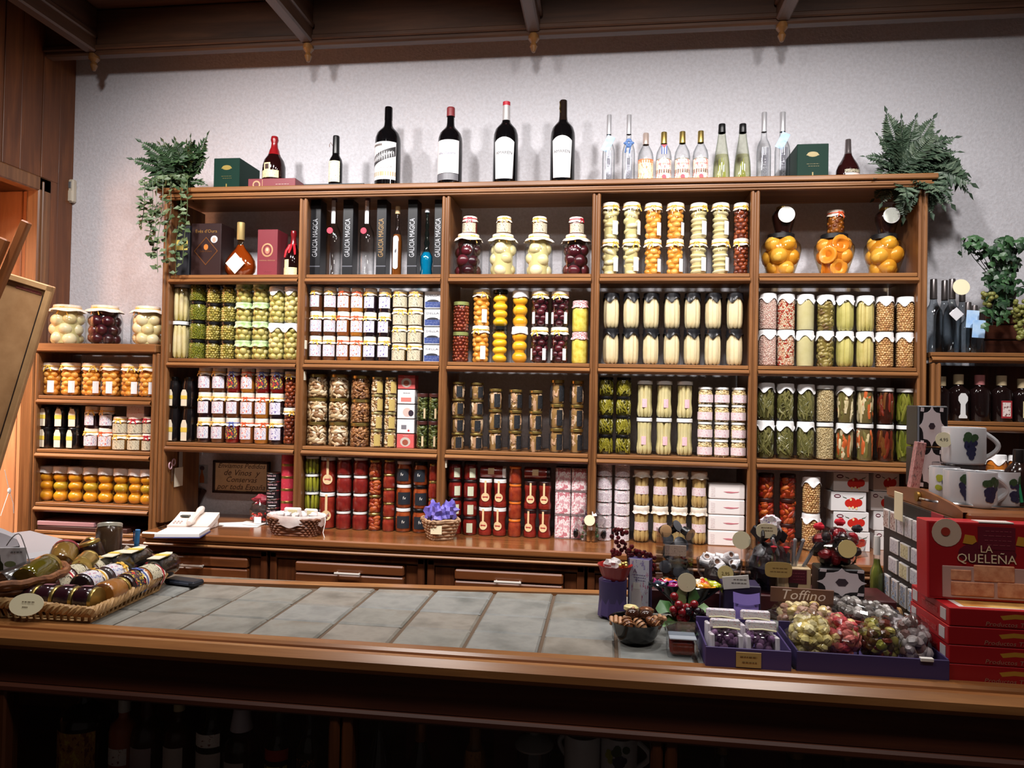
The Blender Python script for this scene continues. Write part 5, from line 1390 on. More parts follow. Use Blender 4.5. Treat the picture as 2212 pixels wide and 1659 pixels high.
# telephone
q0_, q1_ = Pz(357, 1133, .885), Pz(477, 1128, .885)
t = thing('telephone', 'white desk telephone with long handset on the left end of the worktop', 'telephone', (P(419, 1130, -.09).x, -.095, .88), (0, 0, .12))
t.scale = (.78, .78, .74)
def wedge(x0, x1, y0, y1, za, zb_, th, mb):
    n = 6; vs = []
    for i in range(n + 1):
        u = i / n; yv = y0 + (y1 - y0) * u; zv = za + (zb_ - za) * (u ** 1.35)
        vs += [(x0, yv, zv), (x1, yv, zv), (x0, yv, max(0, zv - th)), (x1, yv, max(0, zv - th))]
    fs = []
    for i in range(n):
        o = 4 * i; fs += [(o, o + 1, o + 5, o + 4), (o + 2, o + 6, o + 7, o + 3), (o, o + 4, o + 6, o + 2), (o + 1, o + 3, o + 7, o + 5)]
    fs += [(0, 2, 3, 1), (4 * n, 4 * n + 1, 4 * n + 3, 4 * n + 2)]
    return mb.add(vs, fs)
TW = mat((234, 222, 212), .35)
part('base', wedge(-.115, .115, -.075, .085, .03, .085, .028, MB()).bbox(-.11, .11, .04, .08, 0, .06, .004).bbox(-.105, .105, -.06, .05, 0, .016, .004), TW, t, smooth=0.5)
hs = MB()
hs.tube([(.012 + .0 * u, -.085 + .175 * u, .047 + .062 * u ** 1.3 + .006 * sin(pi * u)) for u in [i / 10 for i in range(11)]], [.015, .021, .021, .016, .014, .014, .014, .016, .021, .021, .015], 10)
part('handset', hs, TW, t)
part('display', MB().bbox(-.085, -.035, .018, .045, .066, .0745, .001, 0), mat((70, 74, 70), .25), t, smooth=0)
mb = MB()
for i in range(3):
    for j in range(2): mb.bbox(-.098 + i * .018, -.089 + i * .018, -.045 + j * .02, -.036 + j * .02, .036 + j * .006, .0435 + j * .006, .001)
part('button_pad', mb, mat((190, 170, 166), .4), t, smooth=0)
mb = MB().tube([(-.10, -.05, .004), (-.15, -.06, .004), (-.19, -.02, .004), (-.17, .03, .004), (-.2, .08, .004)], .004, 6)
part('cord', mb, BLACK, t)
# note pad
c = Pz(395, 1148, .895)
t = thing('note_pad', 'white paper pad with blue-edged cover at the left end of the worktop', 'pad', (c.x, c.y, .88), (0, 0, .22))
part('pages', MB().bbox(-.09, .09, -.07, .07, .004, .018, .001), PAPER, t, smooth=0)
part('cover', MB().bbox(-.093, .093, -.073, .073, 0, .004, .001), mat((70, 76, 130), .5), t, smooth=0)
part('top_sheet', MB().bbox(-.088, .09, -.068, .07, .0185, .0195, .0003), mat((246, 246, 248), .6), t, smooth=0)
# loose papers
for i, (px, py, w_, d_, rz, zz) in enumerate(((525, 1133, .16, .08, .1, .8805), (505, 1130, .13, .07, .45, .882), (545, 1130, .12, .08, -.15, .8835))):
    c = Pz(px, py, .885)
    t = thing('loose_paper', 'sheet of white paper on the worktop, %s of the three by the telephone' % ['undermost', 'slanting middle one', 'topmost'][i], 'paper', (c.x, c.y, zz), (0, 0, rz), 'loose papers by the telephone')
    part('sheet', MB().bbox(-w_ / 2, w_ / 2, -d_ / 2, d_ / 2, 0, .0012, .0003), PAPER, t, smooth=0)
def crumple(c, r, seed, seg=14, rings=9, amp=.22):
    rg = random.Random(seed); ph = [rg.random() * 6 for _ in range(6)]
    mb = MB().ball((0, 0, 0), 1.0, seg, rings)
    v2 = []
    for x, y, z in mb.v:
        k = 1 + amp * (sin(5 * x + ph[0]) * sin(6 * y + ph[1]) + .6 * sin(11 * z + ph[2] + 4 * x) + .4 * rg.uniform(-1, 1))
        v2.append((c[0] + x * r[0] * k, c[1] + y * r[1] * k, c[2] + z * r[2] * k))
    mb.v = v2
    return mb
PLAST = glass((244, 243, 242), (200, 198, 198), rough=.10, r0=.12)
c = Pz(548, 1130, .89)
t = thing('sweet_bag', 'clear plastic bag of red sweets tied with dark pink paper', 'bag', (c.x, c.y + .05, .887))
t.scale = (.78, .78, .72)
part('bag', crumple((0, 0, .07), (.055, .045, .075), 3, 16, 11, .12), PLAST, t, .4)
part('paper_top', crumple((.01, .01, .145), (.05, .03, .03), 5, 14, 8, .25), mat((150, 40, 56), .5), t, .3)
mb = MB(); rg = random.Random(8)
for k in range(34): mb.ball((rg.uniform(-.038, .038), rg.uniform(-.03, .03), .008 + rg.random() * .045), rg.uniform(.007, .010), 7, 5, k % 2)
part('sweets', mb, [mat((196, 40, 34), .3), mat((220, 70, 50), .3)], t, kind='stuff')
part('label', MB().bbox(-.004, .04, -.052, -.05, .0, .042, .0005), PAPER, t, smooth=0)

def basket(t, w0, d0, w1, d1, h, m, rings=7, th=.006, n=44, name='weave'):
    """woven basket: wavy strands round a tapering rectangle with rounded corners, on uprights"""
    def ringpt(a, w_, d_):
        c_, s_ = cos(a), sin(a); e = .45
        return (w_ / 2 * math.copysign(abs(c_) ** e, c_), d_ / 2 * math.copysign(abs(s_) ** e, s_))
    mb = MB()
    for k in range(rings):
        u = k / (rings - 1)
        w_, d_, z_ = w0 + (w1 - w0) * u, d0 + (d1 - d0) * u, th + (h - 2 * th) * u
        pts = []
        for i in range(n + 1):
            a = 2 * pi * i / n; x, y_ = ringpt(a, w_, d_)
            o = 1 + .035 * (1 if (i + k) % 2 else -1)
            pts.append((x * o, y_ * o, z_))
        mb.tube(pts, h / rings * .56, 5)
    p = part(name, mb, m, t, kind='stuff')
    mb = MB(); nn = n // 2
    for i in range(nn):
        a = 2 * pi * i / nn
        x0, y0 = ringpt(a, w0, d0); x1, y1 = ringpt(a, w1, d1)
        mb.tube([(x0, y0, .001), (x1, y1, h)], .003, 4)
    mb.bbox(-w0 * .48, w0 * .48, -d0 * .48, d0 * .48, 0, .004, .001)
    part('uprights', mb, m, t, kind='stuff')
    pts = [ringpt(2 * pi * i / 48, w1 * 1.03, d1 * 1.03) + (h,) for i in range(49)]
    part('rim', MB().tube([(x, y_, z_ + .002 * sin(i * 1.6)) for i, (x, y_, z_) in enumerate(pts)], .006, 6), m, t)
WICK = mottled((150, 100, 56), (196, 150, 96), 60, .7)
c = Pz(628, 1160, .88)
t = thing('lined_basket', 'low brown basket with white cloth lining full of white packets', 'basket', (c.x, c.y + .06, .88), (0, 0, -.05))
basket(t, .19, .10, .23, .13, .075, mottled((96, 54, 34), (130, 80, 50), 60, .6))
def wobl(a, r, z): return (r * (1 + .02 * sin(13 * a)), z + (.006 * sin(9 * a) if z < .06 else 0))
S = Matrix.Diagonal((1.28, .76, 1, 1))
part('cloth_lining', MB().lathe([(.096, .045), (.098, .06), (.104, .082), (.100, .090), (.088, .082), (.08, .03)], 60, 0, S, wobl), mottled((216, 196, 190), (236, 224, 218), 30, .8), t, .8)
for k, (x, y_, rz, w_, h_, nm) in enumerate(((-.03, .03, .05, .075, .075, 'larger'), (.055, .03, -.08, .06, .07, 'smaller'))):
    p = thing('paper_packet', 'white paper packet in the lined basket, the %s upright one' % nm, 'packet', (c.x + x, c.y + .06 + y_, .90), (.1, 0, rz), 'packets in the lined basket')
    part('body', MB().bbox(-w_ / 2, w_ / 2, -.008, .008, 0, .055 + h_ * .5, .005), mottled((226, 216, 210), (240, 234, 230), 25, .6), p, smooth=0)
    part('label', MB().bbox(-w_ * .25, w_ * .3, -.0095, -.008, .065, .085, .0005), SKINL, p, smooth=0)
for k, (x, y_) in enumerate(((-.07, -.01), (-.035, -.02), (0, -.015), (.04, -.02), (.075, -.005))):
    p = thing('wrapped_sweet', 'white wrapped sweet in front of the packets, %s in the lined basket' % ORD[k], 'sweet', (c.x + x, c.y + .06 + y_, .955), (0, 0, k * .7), 'wrapped sweets in the lined basket')
    part('wrapper', crumple((0, 0, .01), (.018, .014, .014), k, 10, 7, .2), mottled((232, 226, 222), (200, 190, 190), 60, .4), p, .4)
part('bow', MB().tube([(.13, 0, .08), (.14, -.02, .06), (.135, -.03, .02), (.145, -.035, 0)], .0018, 5).tube([(.13, 0, .08), (.15, -.01, .10), (.14, .0, .09)], .0025, 5), mat((226, 220, 214), .4), t)
c = Pz(945, 1168, .88)
t = thing('woven_basket', 'small pale woven basket with crumpled violet tissue', 'basket', (c.x, c.y + .05, .88), (0, 0, .5))
basket(t, .09, .09, .14, .14, .085, mottled((150, 116, 84), (190, 156, 124), 60, .7), rings=6, n=36)
part('price_label', MB().bbox(-.024, .024, -.001, .001, -.018, .018, .0004, 0, Matrix.Rotation(-.5, 4, 'Z') @ Matrix.Translation((0, -.078, .05))), PRICE, t, smooth=0)
for k, (x, y_, z_, nm) in enumerate(((-.03, .0, .10, 'left'), (.035, .01, .105, 'right'), (0, -.03, .09, 'front'))):
    p = thing('tissue_ball', 'crumpled violet tissue, the %s one in the woven basket' % nm, 'tissue', (c.x + x, c.y + .05 + y_, .88 + z_), (0, 0, k), 'violet tissues')
    part('tissue', crumple((0, 0, .01), (.036, .034, .042), 20 + k, 14, 9, .3), mottled((96, 84, 176), (128, 116, 200), 30, .6), p, .2)

# cellophane posy in front of bay four
c = Pz(1273, 1172, .88)
t = thing('grape_posy', 'cellophane-wrapped posy of small grapes with a round price disc', 'posy', (c.x, c.y + .04, .88))
part('cellophane', crumple((0, 0, .07), (.062, .05, .078), 9, 18, 12, .16), PLAST, t, .3)
mb = MB(); rg = random.Random(5)
for k in range(60):
    zz = rg.random()
    mb.ball((rg.uniform(-.035, .035) * (1 - zz * .3), rg.uniform(-.03, .03), .02 + zz * .1), .0075, 7, 5, 0 if zz < .5 else 1 + k % 2)
part('berries', mb, [mat((44, 84, 50), .3), mat((66, 30, 50), .3), mat((90, 70, 90), .3)], t, kind='stuff')
part('feet', MB().ball((-.06, 0, .03), (.012, .008, .02), 8, 5).ball((.06, 0, .03), (.012, .008, .02), 8, 5), BLACK, t)
part('price_disc', MB().disc((0, -.062, .098), .023, (0, -1, .15), .0012, 22), PRICE, t, smooth=0)

# ---------------------------------------------------------------- ferns and ivy
def leafquad(mb, p, d, n_, L, W, m=0):
    """one small leaf: a folded lance with a raised midrib"""
    d = d.normalized(); s_ = d.cross(n_).normalized(); nn = s_.cross(d)
    b = p; t_ = p + d * L
    m1 = p + d * L * .4
    mb.add([b, m1 + s_ * W + nn * W * .25, t_, m1 - s_ * W + nn * W * .25, m1 - nn * W * .15], [(0, 4, 1), (1, 4, 2), (2, 4, 3), (3, 4, 0)], m)
def frond_mesh(name, L, droop, n, lw, mats, seed):
    """arching fern frond: midrib with two rows of overlapping toothed leaflets"""
    rg = random.Random(seed); mb = MB()
    pts = []
    for i in range(n + 1):
        u = i / n
        pts.append(Vector((L * (u - droop * .22 * u * u), .04 * L * sin(u * 3 + seed), L * (.22 * u - droop * .62 * u * u))))
    mb.tube(pts, [.007 * (1 - .7 * i / n) for i in range(n + 1)], 4)
    for i in range(1, n + 1):
        u = i / n
        t_ = (pts[i] - pts[i - 1]).normalized(); up = Vector((0, 0, 1)); side = t_.cross(up).normalized(); nn = side.cross(t_)
        w_ = lw * (sin(pi * min(1, .20 + u * .80)) ** .8) * rg.uniform(.85, 1.15) + .02
        for s_ in (-1, 1):
            d = side * s_ + t_ * .5 + nn * rg.uniform(-.35, .25)
            leafquad(mb, pts[i], d, nn, w_, w_ * .17 + .008, rg.randrange(len(mats)))
    leafquad(mb, pts[-1], t_, nn, lw * .6, lw * .15, 0)
    return mb.mesh(name, mats, 0)
FG = [mat((40, 62, 36), .5), mat((54, 80, 48), .5), mat((72, 98, 62), .45)]
FD = [mat((52, 70, 54), .5), mat((68, 88, 68), .5), mat((90, 106, 86), .5)]
FO = [mat((78, 96, 62), .5), mat((98, 114, 80), .5), mat((60, 80, 48), .5)]
def fern(label, base, specs, mats, seed):
    """specs: (direction of growth in the x-z plane as seen from the front, lean towards the room, length, mesh)"""
    t = thing('potted_fern', label, 'plant', base)
    part('pot', MB().lathe([(0, 0), (.025, 0), (.030, .035), (.026, .04), (0, .036)], 16), mat((34, 40, 30), .7), t)
    ms = [frond_mesh('frond', 1.0, d, 26, .24, mats, seed + i) for i, d in enumerate((.15, .5, .9))]
    rg = random.Random(seed)
    for an, lean, L, k in specs:
        d = Vector((cos(an), -lean, sin(an))).normalized()                 # growth direction
        nrm = Vector((rg.uniform(-.5, .5), -1, .55 + rg.uniform(-.3, .4)))  # upper side of the leaf
        y_ = nrm.cross(d).normalized(); n_ = d.cross(y_)
        M_ = Matrix(((d.x, y_.x, n_.x, 0), (d.y, y_.y, n_.y, 0), (d.z, y_.z, n_.z, .06), (0, 0, 0, 1)))
        o = link('frond', ms[k], t); o.matrix_local = M_ @ Matrix.Scale(L, 4)
    return t
rg = random.Random(11); sp_ = []
for i in range(34):
    an = rg.uniform(-2.3, .75)
    sp_.append((an, rg.uniform(.1, .8), rg.uniform(.16, .27) * (1.0 if -1.9 < an < .5 else .8), rg.randrange(3)))
sp_ += [(1.75, .3, .20, 0), (1.95, .2, .24, 0), (1.35, .2, .20, 0), (1.0, .2, .22, 0), (2.4, .3, .18, 0), (2.8, .3, .18, 1), (.15, .3, .30, 2), (-.15, .35, .33, 2), (-.35, .4, .30, 1), (-.8, .4, .28, 1), (-1.2, .5, .27, 1), (-1.7, .5, .24, 0), (.55, .3, .25, 1), (3.3, .5, .18, 0), (-2.6, .6, .2, 0)]
fern('green-grey fern hanging over the right end of the shelving top', (3.25, .10, ZT), sp_, FD, 30)
sp_ = []
for i in range(26):
    an = rg.uniform(1.0, 4.6)
    sp_.append((an, rg.uniform(.1, .7), rg.uniform(.13, .20), rg.randrange(2)))
sp_ += [(2.55, .2, .27, 0), (2.9, .25, .26, 0), (3.3, .4, .22, 1), (.95, .15, .24, 0), (1.3, .2, .20, 0), (.5, .3, .17, 0), (1.75, .2, .17, 0), (2.2, .2, .2, 0), (-.2, .5, .14, 1), (-1.0, .6, .14, 1), (-1.6, .6, .16, 1)]
tf = fern('dark green mixed fern hanging over the left end of the shelving top', (.045, .08, ZT), sp_, FG, 40)
def vine(parent, pts, n, L, mats, seed, name='vine'):
    rg = random.Random(seed); mb = MB(); pts = [Vector(p) for p in pts]
    mb.tube(pts, .0018, 4)
    for i in range(n):
        u = rg.random() * (len(pts) - 1); k = int(u); p = pts[k].lerp(pts[min(k + 1, len(pts) - 1)], u - k)
        a = rg.random() * 6.28
        d = Vector((cos(a), sin(a) * .6 - .3, rg.uniform(-.7, .5)))
        leafquad(mb, p, d, Vector((rg.uniform(-.3, .3), -1, .5)), L * rg.uniform(.7, 1.2), L * .36, rg.randrange(len(mats)))
    return part(name, mb, mats, parent, 0)
for k, (x0, L) in enumerate(((-.07, .34), (-.04, .40), (-.09, .26), (.0, .36), (.05, .42), (.08, .36), (-.13, .2))):
    rr = random.Random(k)
    vine(tf, [(x0 * .5, -.06, .06), (x0, -.14, .03), (x0 + .01, -.15, -L * .3), (x0 - .02 + .03 * rr.random(), -.148, -L * .65), (x0 - .01, -.145, -L)], 34, .034, FO, k)
for k in range(7):
    a = k * .9; vine(tf, [(0, 0, .08), (.05 * cos(a), -.04 + .04 * sin(a), .14), (.10 * cos(a), -.06, .17 + .05 * sin(k))], 14, .045, FG, 50 + k)
# ivy with grapes on the right-hand shelving
q = P(2165, 620, .08)
t = thing('ivy_plant', 'trailing green ivy with pale grapes above the dark crate', 'plant', (q.x, .10, zt + .197))
IV = [mat((40, 70, 42), .4), mat((30, 54, 34), .4), mat((62, 96, 60), .4)]
def ivyleaf(mb, c, n_, up, L, m):
    s_ = up.cross(n_).normalized(); u_ = n_.cross(s_)
    o = [(0, -.5), (.32, -.42), (.52, -.05), (.26, .08), (.2, .3), (0, .6), (-.2, .3), (-.26, .08), (-.52, -.05), (-.32, -.42)]
    vs = [c + n_ * L * .1] + [c + s_ * x * L + u_ * y_ * L - n_ * L * .12 * (abs(x) + abs(y_)) for x, y_ in o]
    mb.add(vs, [(0, i + 1, (i + 1) % 10 + 1) for i in range(10)], m)
rg = random.Random(77)
part('pot', MB().lathe([(0, 0), (.05, 0), (.06, .06), (0, .055)], 14), mat((50, 38, 30), .7), t)
for k in range(11):
    mb = MB()
    an = rg.uniform(0, 6.28); ex = (rg.uniform(-.17, .20), rg.uniform(-.1, -.02), rg.uniform(-.10, .24))
    pts = [Vector((0, 0, .05)), Vector((ex[0] * .4, ex[1] * .7, ex[2] * .5 + .10)), Vector((ex[0] * .8, ex[1], ex[2] * .9 + .06)), Vector((ex[0], ex[1] - .02, ex[2]))]
    mb.tube(pts, .0022, 4, 1)
    for i in range(26):
        u = rg.random() * 3; kk = min(int(u), 2); p = pts[kk].lerp(pts[kk + 1], u - kk) + Vector((rg.uniform(-.035, .035), rg.uniform(-.03, .02), rg.uniform(-.03, .035)))
        ivyleaf(mb, p, Vector((rg.uniform(-.6, .6), -1, rg.uniform(-.3, .8))).normalized(), Vector((rg.uniform(-.5, .5), 0, -1)), rg.uniform(.026, .042), rg.randrange(3))
    part('vine', mb, IV, t, 0)
mb = MB()
for (bx, bz, n_, ln) in ((.03, -.04, 60, .15), (-.09, .0, 16, .06)):
    for i in range(n_):
        u = rg.random(); w_ = .032 * (1 - u * .75)
        mb.ball((bx + rg.uniform(-w_, w_), -.10 + rg.uniform(-.02, .02), bz - u * ln + .05), .0095, 8, 6)
part('grape_bunch', mb, mat((120, 122, 62), .3, coat=.3), t, kind='stuff')
for k in range(4):
    pts = [(0, 0, .08), (-.05 - .02 * k, -.02, .2), (-.09 - .025 * k, -.03, .25 + .01 * k), (-.13 - .01 * k, -.03, .26 - .02 * k)]
    vine(t, pts, 9, .026, IV, 90 + k)
# ---------------------------------------------------------------- serving counter, right-hand end
PUR = mat((78, 62, 116), .5); PURD = mat((64, 51, 98), .55); DISC = mat((226, 206, 140), .5)
def flat_disc(t, x, y, z, r, n=(0, -1, .1), m=None, name='price_disc'):
    return part(name, MB().disc((x, y, z), r, n, .0014, 24), m or PRICE, t, smooth=0)
# 1 bowl of chocolates
t = thing('chocolate_bowl', 'glossy black bowl holding chocolates at the tile edge', 'bowl', (2.105, -1.63, CZ))
part('bowl', MB().lathe([(0, 0), (.028, 0), (.034, .004), (.046, .022), (.055, .044), (.057, .047), (.054, .046), (.044, .024), (.030, .008), (0, .007)], 28), mat((12, 12, 13), .12, coat=.4), t)
MILK, DKC, CAR = mat((112, 66, 40), .25, coat=.3), mat((58, 30, 18), .2, coat=.4), mat((190, 140, 100), .3, coat=.2)
ch = [(-.036, -.006, .052, 'fan', 'tan fan-shaped chocolate at the left of the bowl'), (-.02, -.026, .05, 'shell', 'striped tan chocolate at the front left of the bowl'), (.004, -.03, .05, 'shell', 'striped brown chocolate at the front of the bowl'), (.03, -.02, .052, 'shell', 'long milk chocolate at the front right of the bowl'),
      (-.008, .0, .064, 'dome', 'dark domed chocolate in the middle of the bowl'), (.02, .004, .062, 'dome', 'dark nut chocolate right of the middle of the bowl'), (-.01, .026, .066, 'ring', 'cream ring chocolate at the back of the bowl'), (.022, .03, .062, 'ring', 'caramel ring chocolate at the back right of the bowl'), (.044, .012, .056, 'fan', 'tan fan-shaped chocolate at the right of the bowl')]
for i, (x, y, z, k, lb) in enumerate(ch):
    c = thing('chocolate', lb, 'chocolate', (2.105 + x, -1.63 + y, CZ + z - .012), (.5 if y < 0 else .1, 0, .4 * i), 'chocolates in the black bowl')
    if k == 'fan':
        for q in range(4): part('rib', MB().bbox(-.018 + q * .009, -.010 + q * .009, -.011, .011, 0, .008 + .003 * (q % 2), .002), CAR, c, smooth=0)
    elif k == 'shell':
        part('body', MB().ball((0, 0, .008), (.011, .018, .010), 14, 9), MILK if i % 2 else CAR, c)
        for q in range(3): part('stripe', MB().tube([(.0112 * sin(b), -.008 + q * .008, .008 + .0106 * cos(b)) for b in [-1.3 + .26 * j for j in range(11)]], .0012, 5), DKC if i % 2 == 0 else CAR, c)
    elif k == 'dome': part('body', MB().lathe([(0, 0), (.015, 0), (.0155, .004), (.012, .012), (.006, .016), (0, .017)], 18), DKC, c); part('nut', MB().ball((0, 0, .017), (.005, .004, .003), 8, 5), CAR, c)
    else: part('body', MB().lathe([(.005, .010), (.006, .002), (.011, 0), (.0155, .004), (.0155, .010), (.011, .013), (.006, .011), (.005, .010)], 20), mat((226, 212, 150), .3) if i == 6 else MILK, c); part('filling', MB().disc((0, 0, .006), .006, (0, 0, 1), .003, 14), DKC if i == 6 else CAR, c)
# 2 acrylic box of saffron
ACR = glass((246, 248, 250), (200, 206, 212))
t = thing('acrylic_box', 'small clear acrylic box with dark red saffron inside, beside the purple tray', 'box', (2.192, -1.71, CZ))
part('shell', MB().bbox(-.029, .029, 0, .05, 0, .05, .002), ACR, t, smooth=0)
part('lid', MB().bbox(-.031, .031, -.002, .052, .044, .056, .002), ACR, t, smooth=0)
part('inner_rim', MB().bbox(-.026, .026, .002, .048, .034, .037, .001), mat((214, 216, 220), .3), t, smooth=0)
part('saffron', MB().bbox(-.024, .022, .004, .046, .004, .032, .005), mottled((90, 12, 16), (140, 28, 26), 130, .5), t, smooth=0)
# 3 purple tray of violet sweets
def tray(name, label, x0, x1, y0, y1, h, m, th=.003, g=None):
    t = thing(name, label, 'tray', ((x0 + x1) / 2, y0, CZ), group=g)
    w_, d_ = x1 - x0, y1 - y0
    part('floor_panel', MB().box(-w_ / 2, w_ / 2, 0, d_, 0, .003), m, t, smooth=0)
    part('front_wall', MB().bbox(-w_ / 2, w_ / 2, 0, th, .0005, h, .001), m, t, smooth=0); part('back_wall', MB().bbox(-w_ / 2, w_ / 2, d_ - th, d_, .0005, h * 1.3, .001), m, t, smooth=0)
    for s_ in (-1, 1): part('side_wall', MB().bbox(s_ * w_ / 2 - (th if s_ > 0 else 0), s_ * w_ / 2 + (th if s_ < 0 else 0), th, d_ - th, .0005, h * 1.05, .001), m, t, smooth=0)
    return t, w_, d_
t, w_, d_ = tray('sweet_tray', 'purple card tray of violet sweets with a gold price card in front', 2.228, 2.382, -1.752, -1.60, .040, PUR)
part('price_card', MB().bbox(-.022, .023, -.002, -.0005, .006, .034, .0004), mat((196, 164, 100), .5), t, smooth=0)
scribble(t, 0, .026, .03, 2, m=mat((120, 96, 60), .5), y=-.0026, dz=.010)
VIO = [mat((140, 104, 146), .4, coat=.3), mat((158, 120, 162), .4, coat=.3), mat((116, 80, 124), .4, coat=.3)]
FLO = printed((232, 226, 232), (196, 90, 120), (120, 100, 160), 7, .60)
for i, (x, y, z, nm) in enumerate(((-.036, .030, .004, 'front left'), (.030, .030, .004, 'front right'), (-.036, .085, .008, 'rear left'), (.030, .085, .008, 'rear right'))):
    p = thing('violet_packet', 'clear packet of violet sweets, %s of four in the purple tray' % nm, 'packet', (2.305 + x, -1.752 + y, CZ + z), (-.15, 0, 0), 'violet sweet packets')
    rg = random.Random(i); mb = MB()
    for k in range(46): mb.ball((rg.uniform(-.022, .022), rg.uniform(-.012, .012), .006 + rg.random() * .050), rg.uniform(.005, .0075), 7, 5, k % 3)
    part('sweets', mb, VIO, p, kind='stuff')
    part('film', MB().bbox(-.029, .029, -.020, .016, .001, .060, .014), PLAST, p, smooth=.8)
    part('card_side', MB().bbox(-.030, -.022, -.021, .014, 0, .052, .002), mat((226, 220, 228), .5), p, smooth=0); part('card_side', MB().bbox(.022, .030, -.021, .014, 0, .052, .002), mat((226, 220, 228), .5), p, smooth=0)
    part('floral_header', MB().bbox(-.028, .028, -.006, .006, .060, .078, .003), FLO, p, smooth=0)
    part('ribbon', MB().tube([(-.024, -.010, .062), (0, -.013, .064), (.026, -.010, .061)], .002, 5), mat((220, 214, 170), .4), p)
# 4 purple tray with bags
t, w_, d_ = tray('sweet_tray', 'long purple card tray full of bagged candy at the counter edge', 2.392, 2.655, -1.748, -1.60, .040, PURD)
part('price_tag', MB().bbox(.082, .104, -.003, .006, .036, .042, .0005), mat((230, 226, 220), .5), t, smooth=0)
def candybag(label, x, y, z, r, cols, d, n, seed, rot=(0, 0, 0), film=PLAST, grp='bags of candy', amp=.14, nm='candy_bag'):
    b = thing(nm, label, 'bag', (x, y, z), rot, grp)
    rg = random.Random(seed); mb = MB(); k = 0
    while k < n:
        q = Vector((rg.uniform(-1, 1), rg.uniform(-1, 1), rg.uniform(-1, 1)))
        if q.length > 1: continue
        q = q.normalized() * (q.length ** .4)
        mb.ball((q.x * r[0] * .82, q.y * r[1] * .82, r[2] + q.z * r[2] * .82), (d * rg.uniform(.8, 1.2), d * rg.uniform(.8, 1.2), d * rg.uniform(.7, 1.1)), 8, 5, rg.randrange(len(cols)), Euler((rg.random() * 3, 0, rg.random() * 3)).to_matrix()); k += 1
    part('candy', mb, [mat(c, .3, coat=.3) for c in cols], b, kind='stuff')
    part('film', crumple((0, 0, r[2]), r, seed, 20, 13, amp), film, b, .35)
    return b
candybag('clear bag of pale yellow candy in the long purple tray', 2.432, -1.69, CZ + .006, (.042, .040, .044), [(240, 224, 150), (244, 232, 174), (232, 212, 130)], .011, 120, 1)
candybag('clear bag of pink and red candy in the long purple tray', 2.49, -1.68, CZ + .006, (.034, .042, .044), [(232, 110, 110), (236, 140, 130), (220, 80, 90), (240, 214, 150)], .010, 90, 2)
candybag('clear bag of green and brown candy in the long purple tray', 2.556, -1.685, CZ + .006, (.036, .04, .044), [(120, 50, 36), (90, 60, 30), (150, 150, 60), (176, 166, 90)], .010, 80, 3)
candybag('clear bag of white wrapped sweets at the right of the long purple tray', 2.618, -1.68, CZ + .006, (.032, .04, .044), [(206, 200, 200), (186, 176, 178), (130, 100, 96)], .012, 54, 4)
# toffee bag and the silver bag behind
b = candybag('flat open bag of toffees with white script lettering', 2.475, -1.50, CZ + .016, (.075, .05, .022), [(206, 180, 110), (176, 140, 120), (220, 200, 150), (150, 110, 90)], .011, 90, 5, (.12, 0, -.06), nm='toffee_bag')
part('header', MB().bbox(-.072, .06, .035, .038, .034, .068, .001), mat((120, 84, 66), .5), b, smooth=0)
lettering('Toffino', .034, mat((240, 226, 220), .5), b, T=Matrix.Translation((-.005, .0345, .052)), shear=.25, width=.09)
part('white_end', crumple((.06, -.03, .012), (.035, .02, .012), 7, 12, 7, .2), mat((214, 206, 208), .35), b, .4)
b = candybag('silvery bag of grey sweets lying behind the long purple tray', 2.60, -1.47, CZ + .03, (.075, .045, .018), [(150, 146, 140), (196, 190, 186), (110, 104, 100)], .010, 80, 6, (.1, .1, -.2), nm='sweet_bag')
part('red_band', MB().bbox(-.07, .05, -.046, -.043, .0, .008, .001), mat((190, 50, 46), .4), b, smooth=0)
part('white_end', crumple((.062, -.01, .012), (.030, .03, .010), 8, 12, 7, .2), mat((210, 204, 208), .3), b, .4)
b = candybag('dark bag of wrapped sweets under the silvery bag', 2.55, -1.52, CZ + .001, (.09, .05, .015), [(70, 50, 50), (100, 70, 60), (160, 60, 50)], .012, 60, 12, (0, 0, -.1), nm='sweet_bag')
# 5 red cake boxes
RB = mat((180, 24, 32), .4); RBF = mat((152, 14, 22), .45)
for k in range(4):
    z = CZ + k * .0335
    t = thing('cake_box', 'flat red cake box, %s of the stack of four' % TIER[4][k], 'box', (2.655 + [0, .001, -.001, .001][k], -1.742, z), (0, 0, 0), 'flat red cake boxes')
    part('body', MB().bbox(0, .40, 0, .165, 0, .033, .0012), RB, t, smooth=0)
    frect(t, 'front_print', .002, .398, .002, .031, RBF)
    for y in (.012, .135): part('end_label', MB().box(-.001, .0005, y, y + .022, .006, .026), mat((206, 200, 202), .5), t, smooth=0)
    lettering('Productos Típicos de Granada' if 0 else 'Productos Típicos de', .011, mat((160, 110, 90), .5), t, T=Matrix.Translation((.115, -.0014, .007)), shear=.2, width=.11)
    fpoly(t, 'gold_scroll', [(.085, .022), (.11, .026), (.16, .024), (.22, .027), (.22, .019), (.16, .016), (.11, .018), (.09, .015)], mat((176, 126, 40), .45))
    part('side_print', MB().box(-.0008, .0005, .045, .115, .010, .020), printed((170, 30, 34), (206, 120, 116), None, 7, .58), t, smooth=0)
    if k == 3:
        part('top_picture', MB().box(.03, .38, .012, .152, .0325, .0336), mottled((196, 130, 60), (236, 190, 110), 22, .45), t, smooth=0)
        part('top_border', MB().box(.02, .39, .008, .156, .0322, .0332), mat((226, 214, 208), .45), t, smooth=0)
t = thing('cake_box', 'upright red cake box with a picture of pastries, standing on the stack', 'box', (2.640, -1.690, CZ + .1352), (-.04, 0, -.02))
W5, H5 = .40, .145
part('body', MB().bbox(0, W5, 0, .05, 0, H5, .0015), mat((190, 34, 42), .4), t, smooth=0)
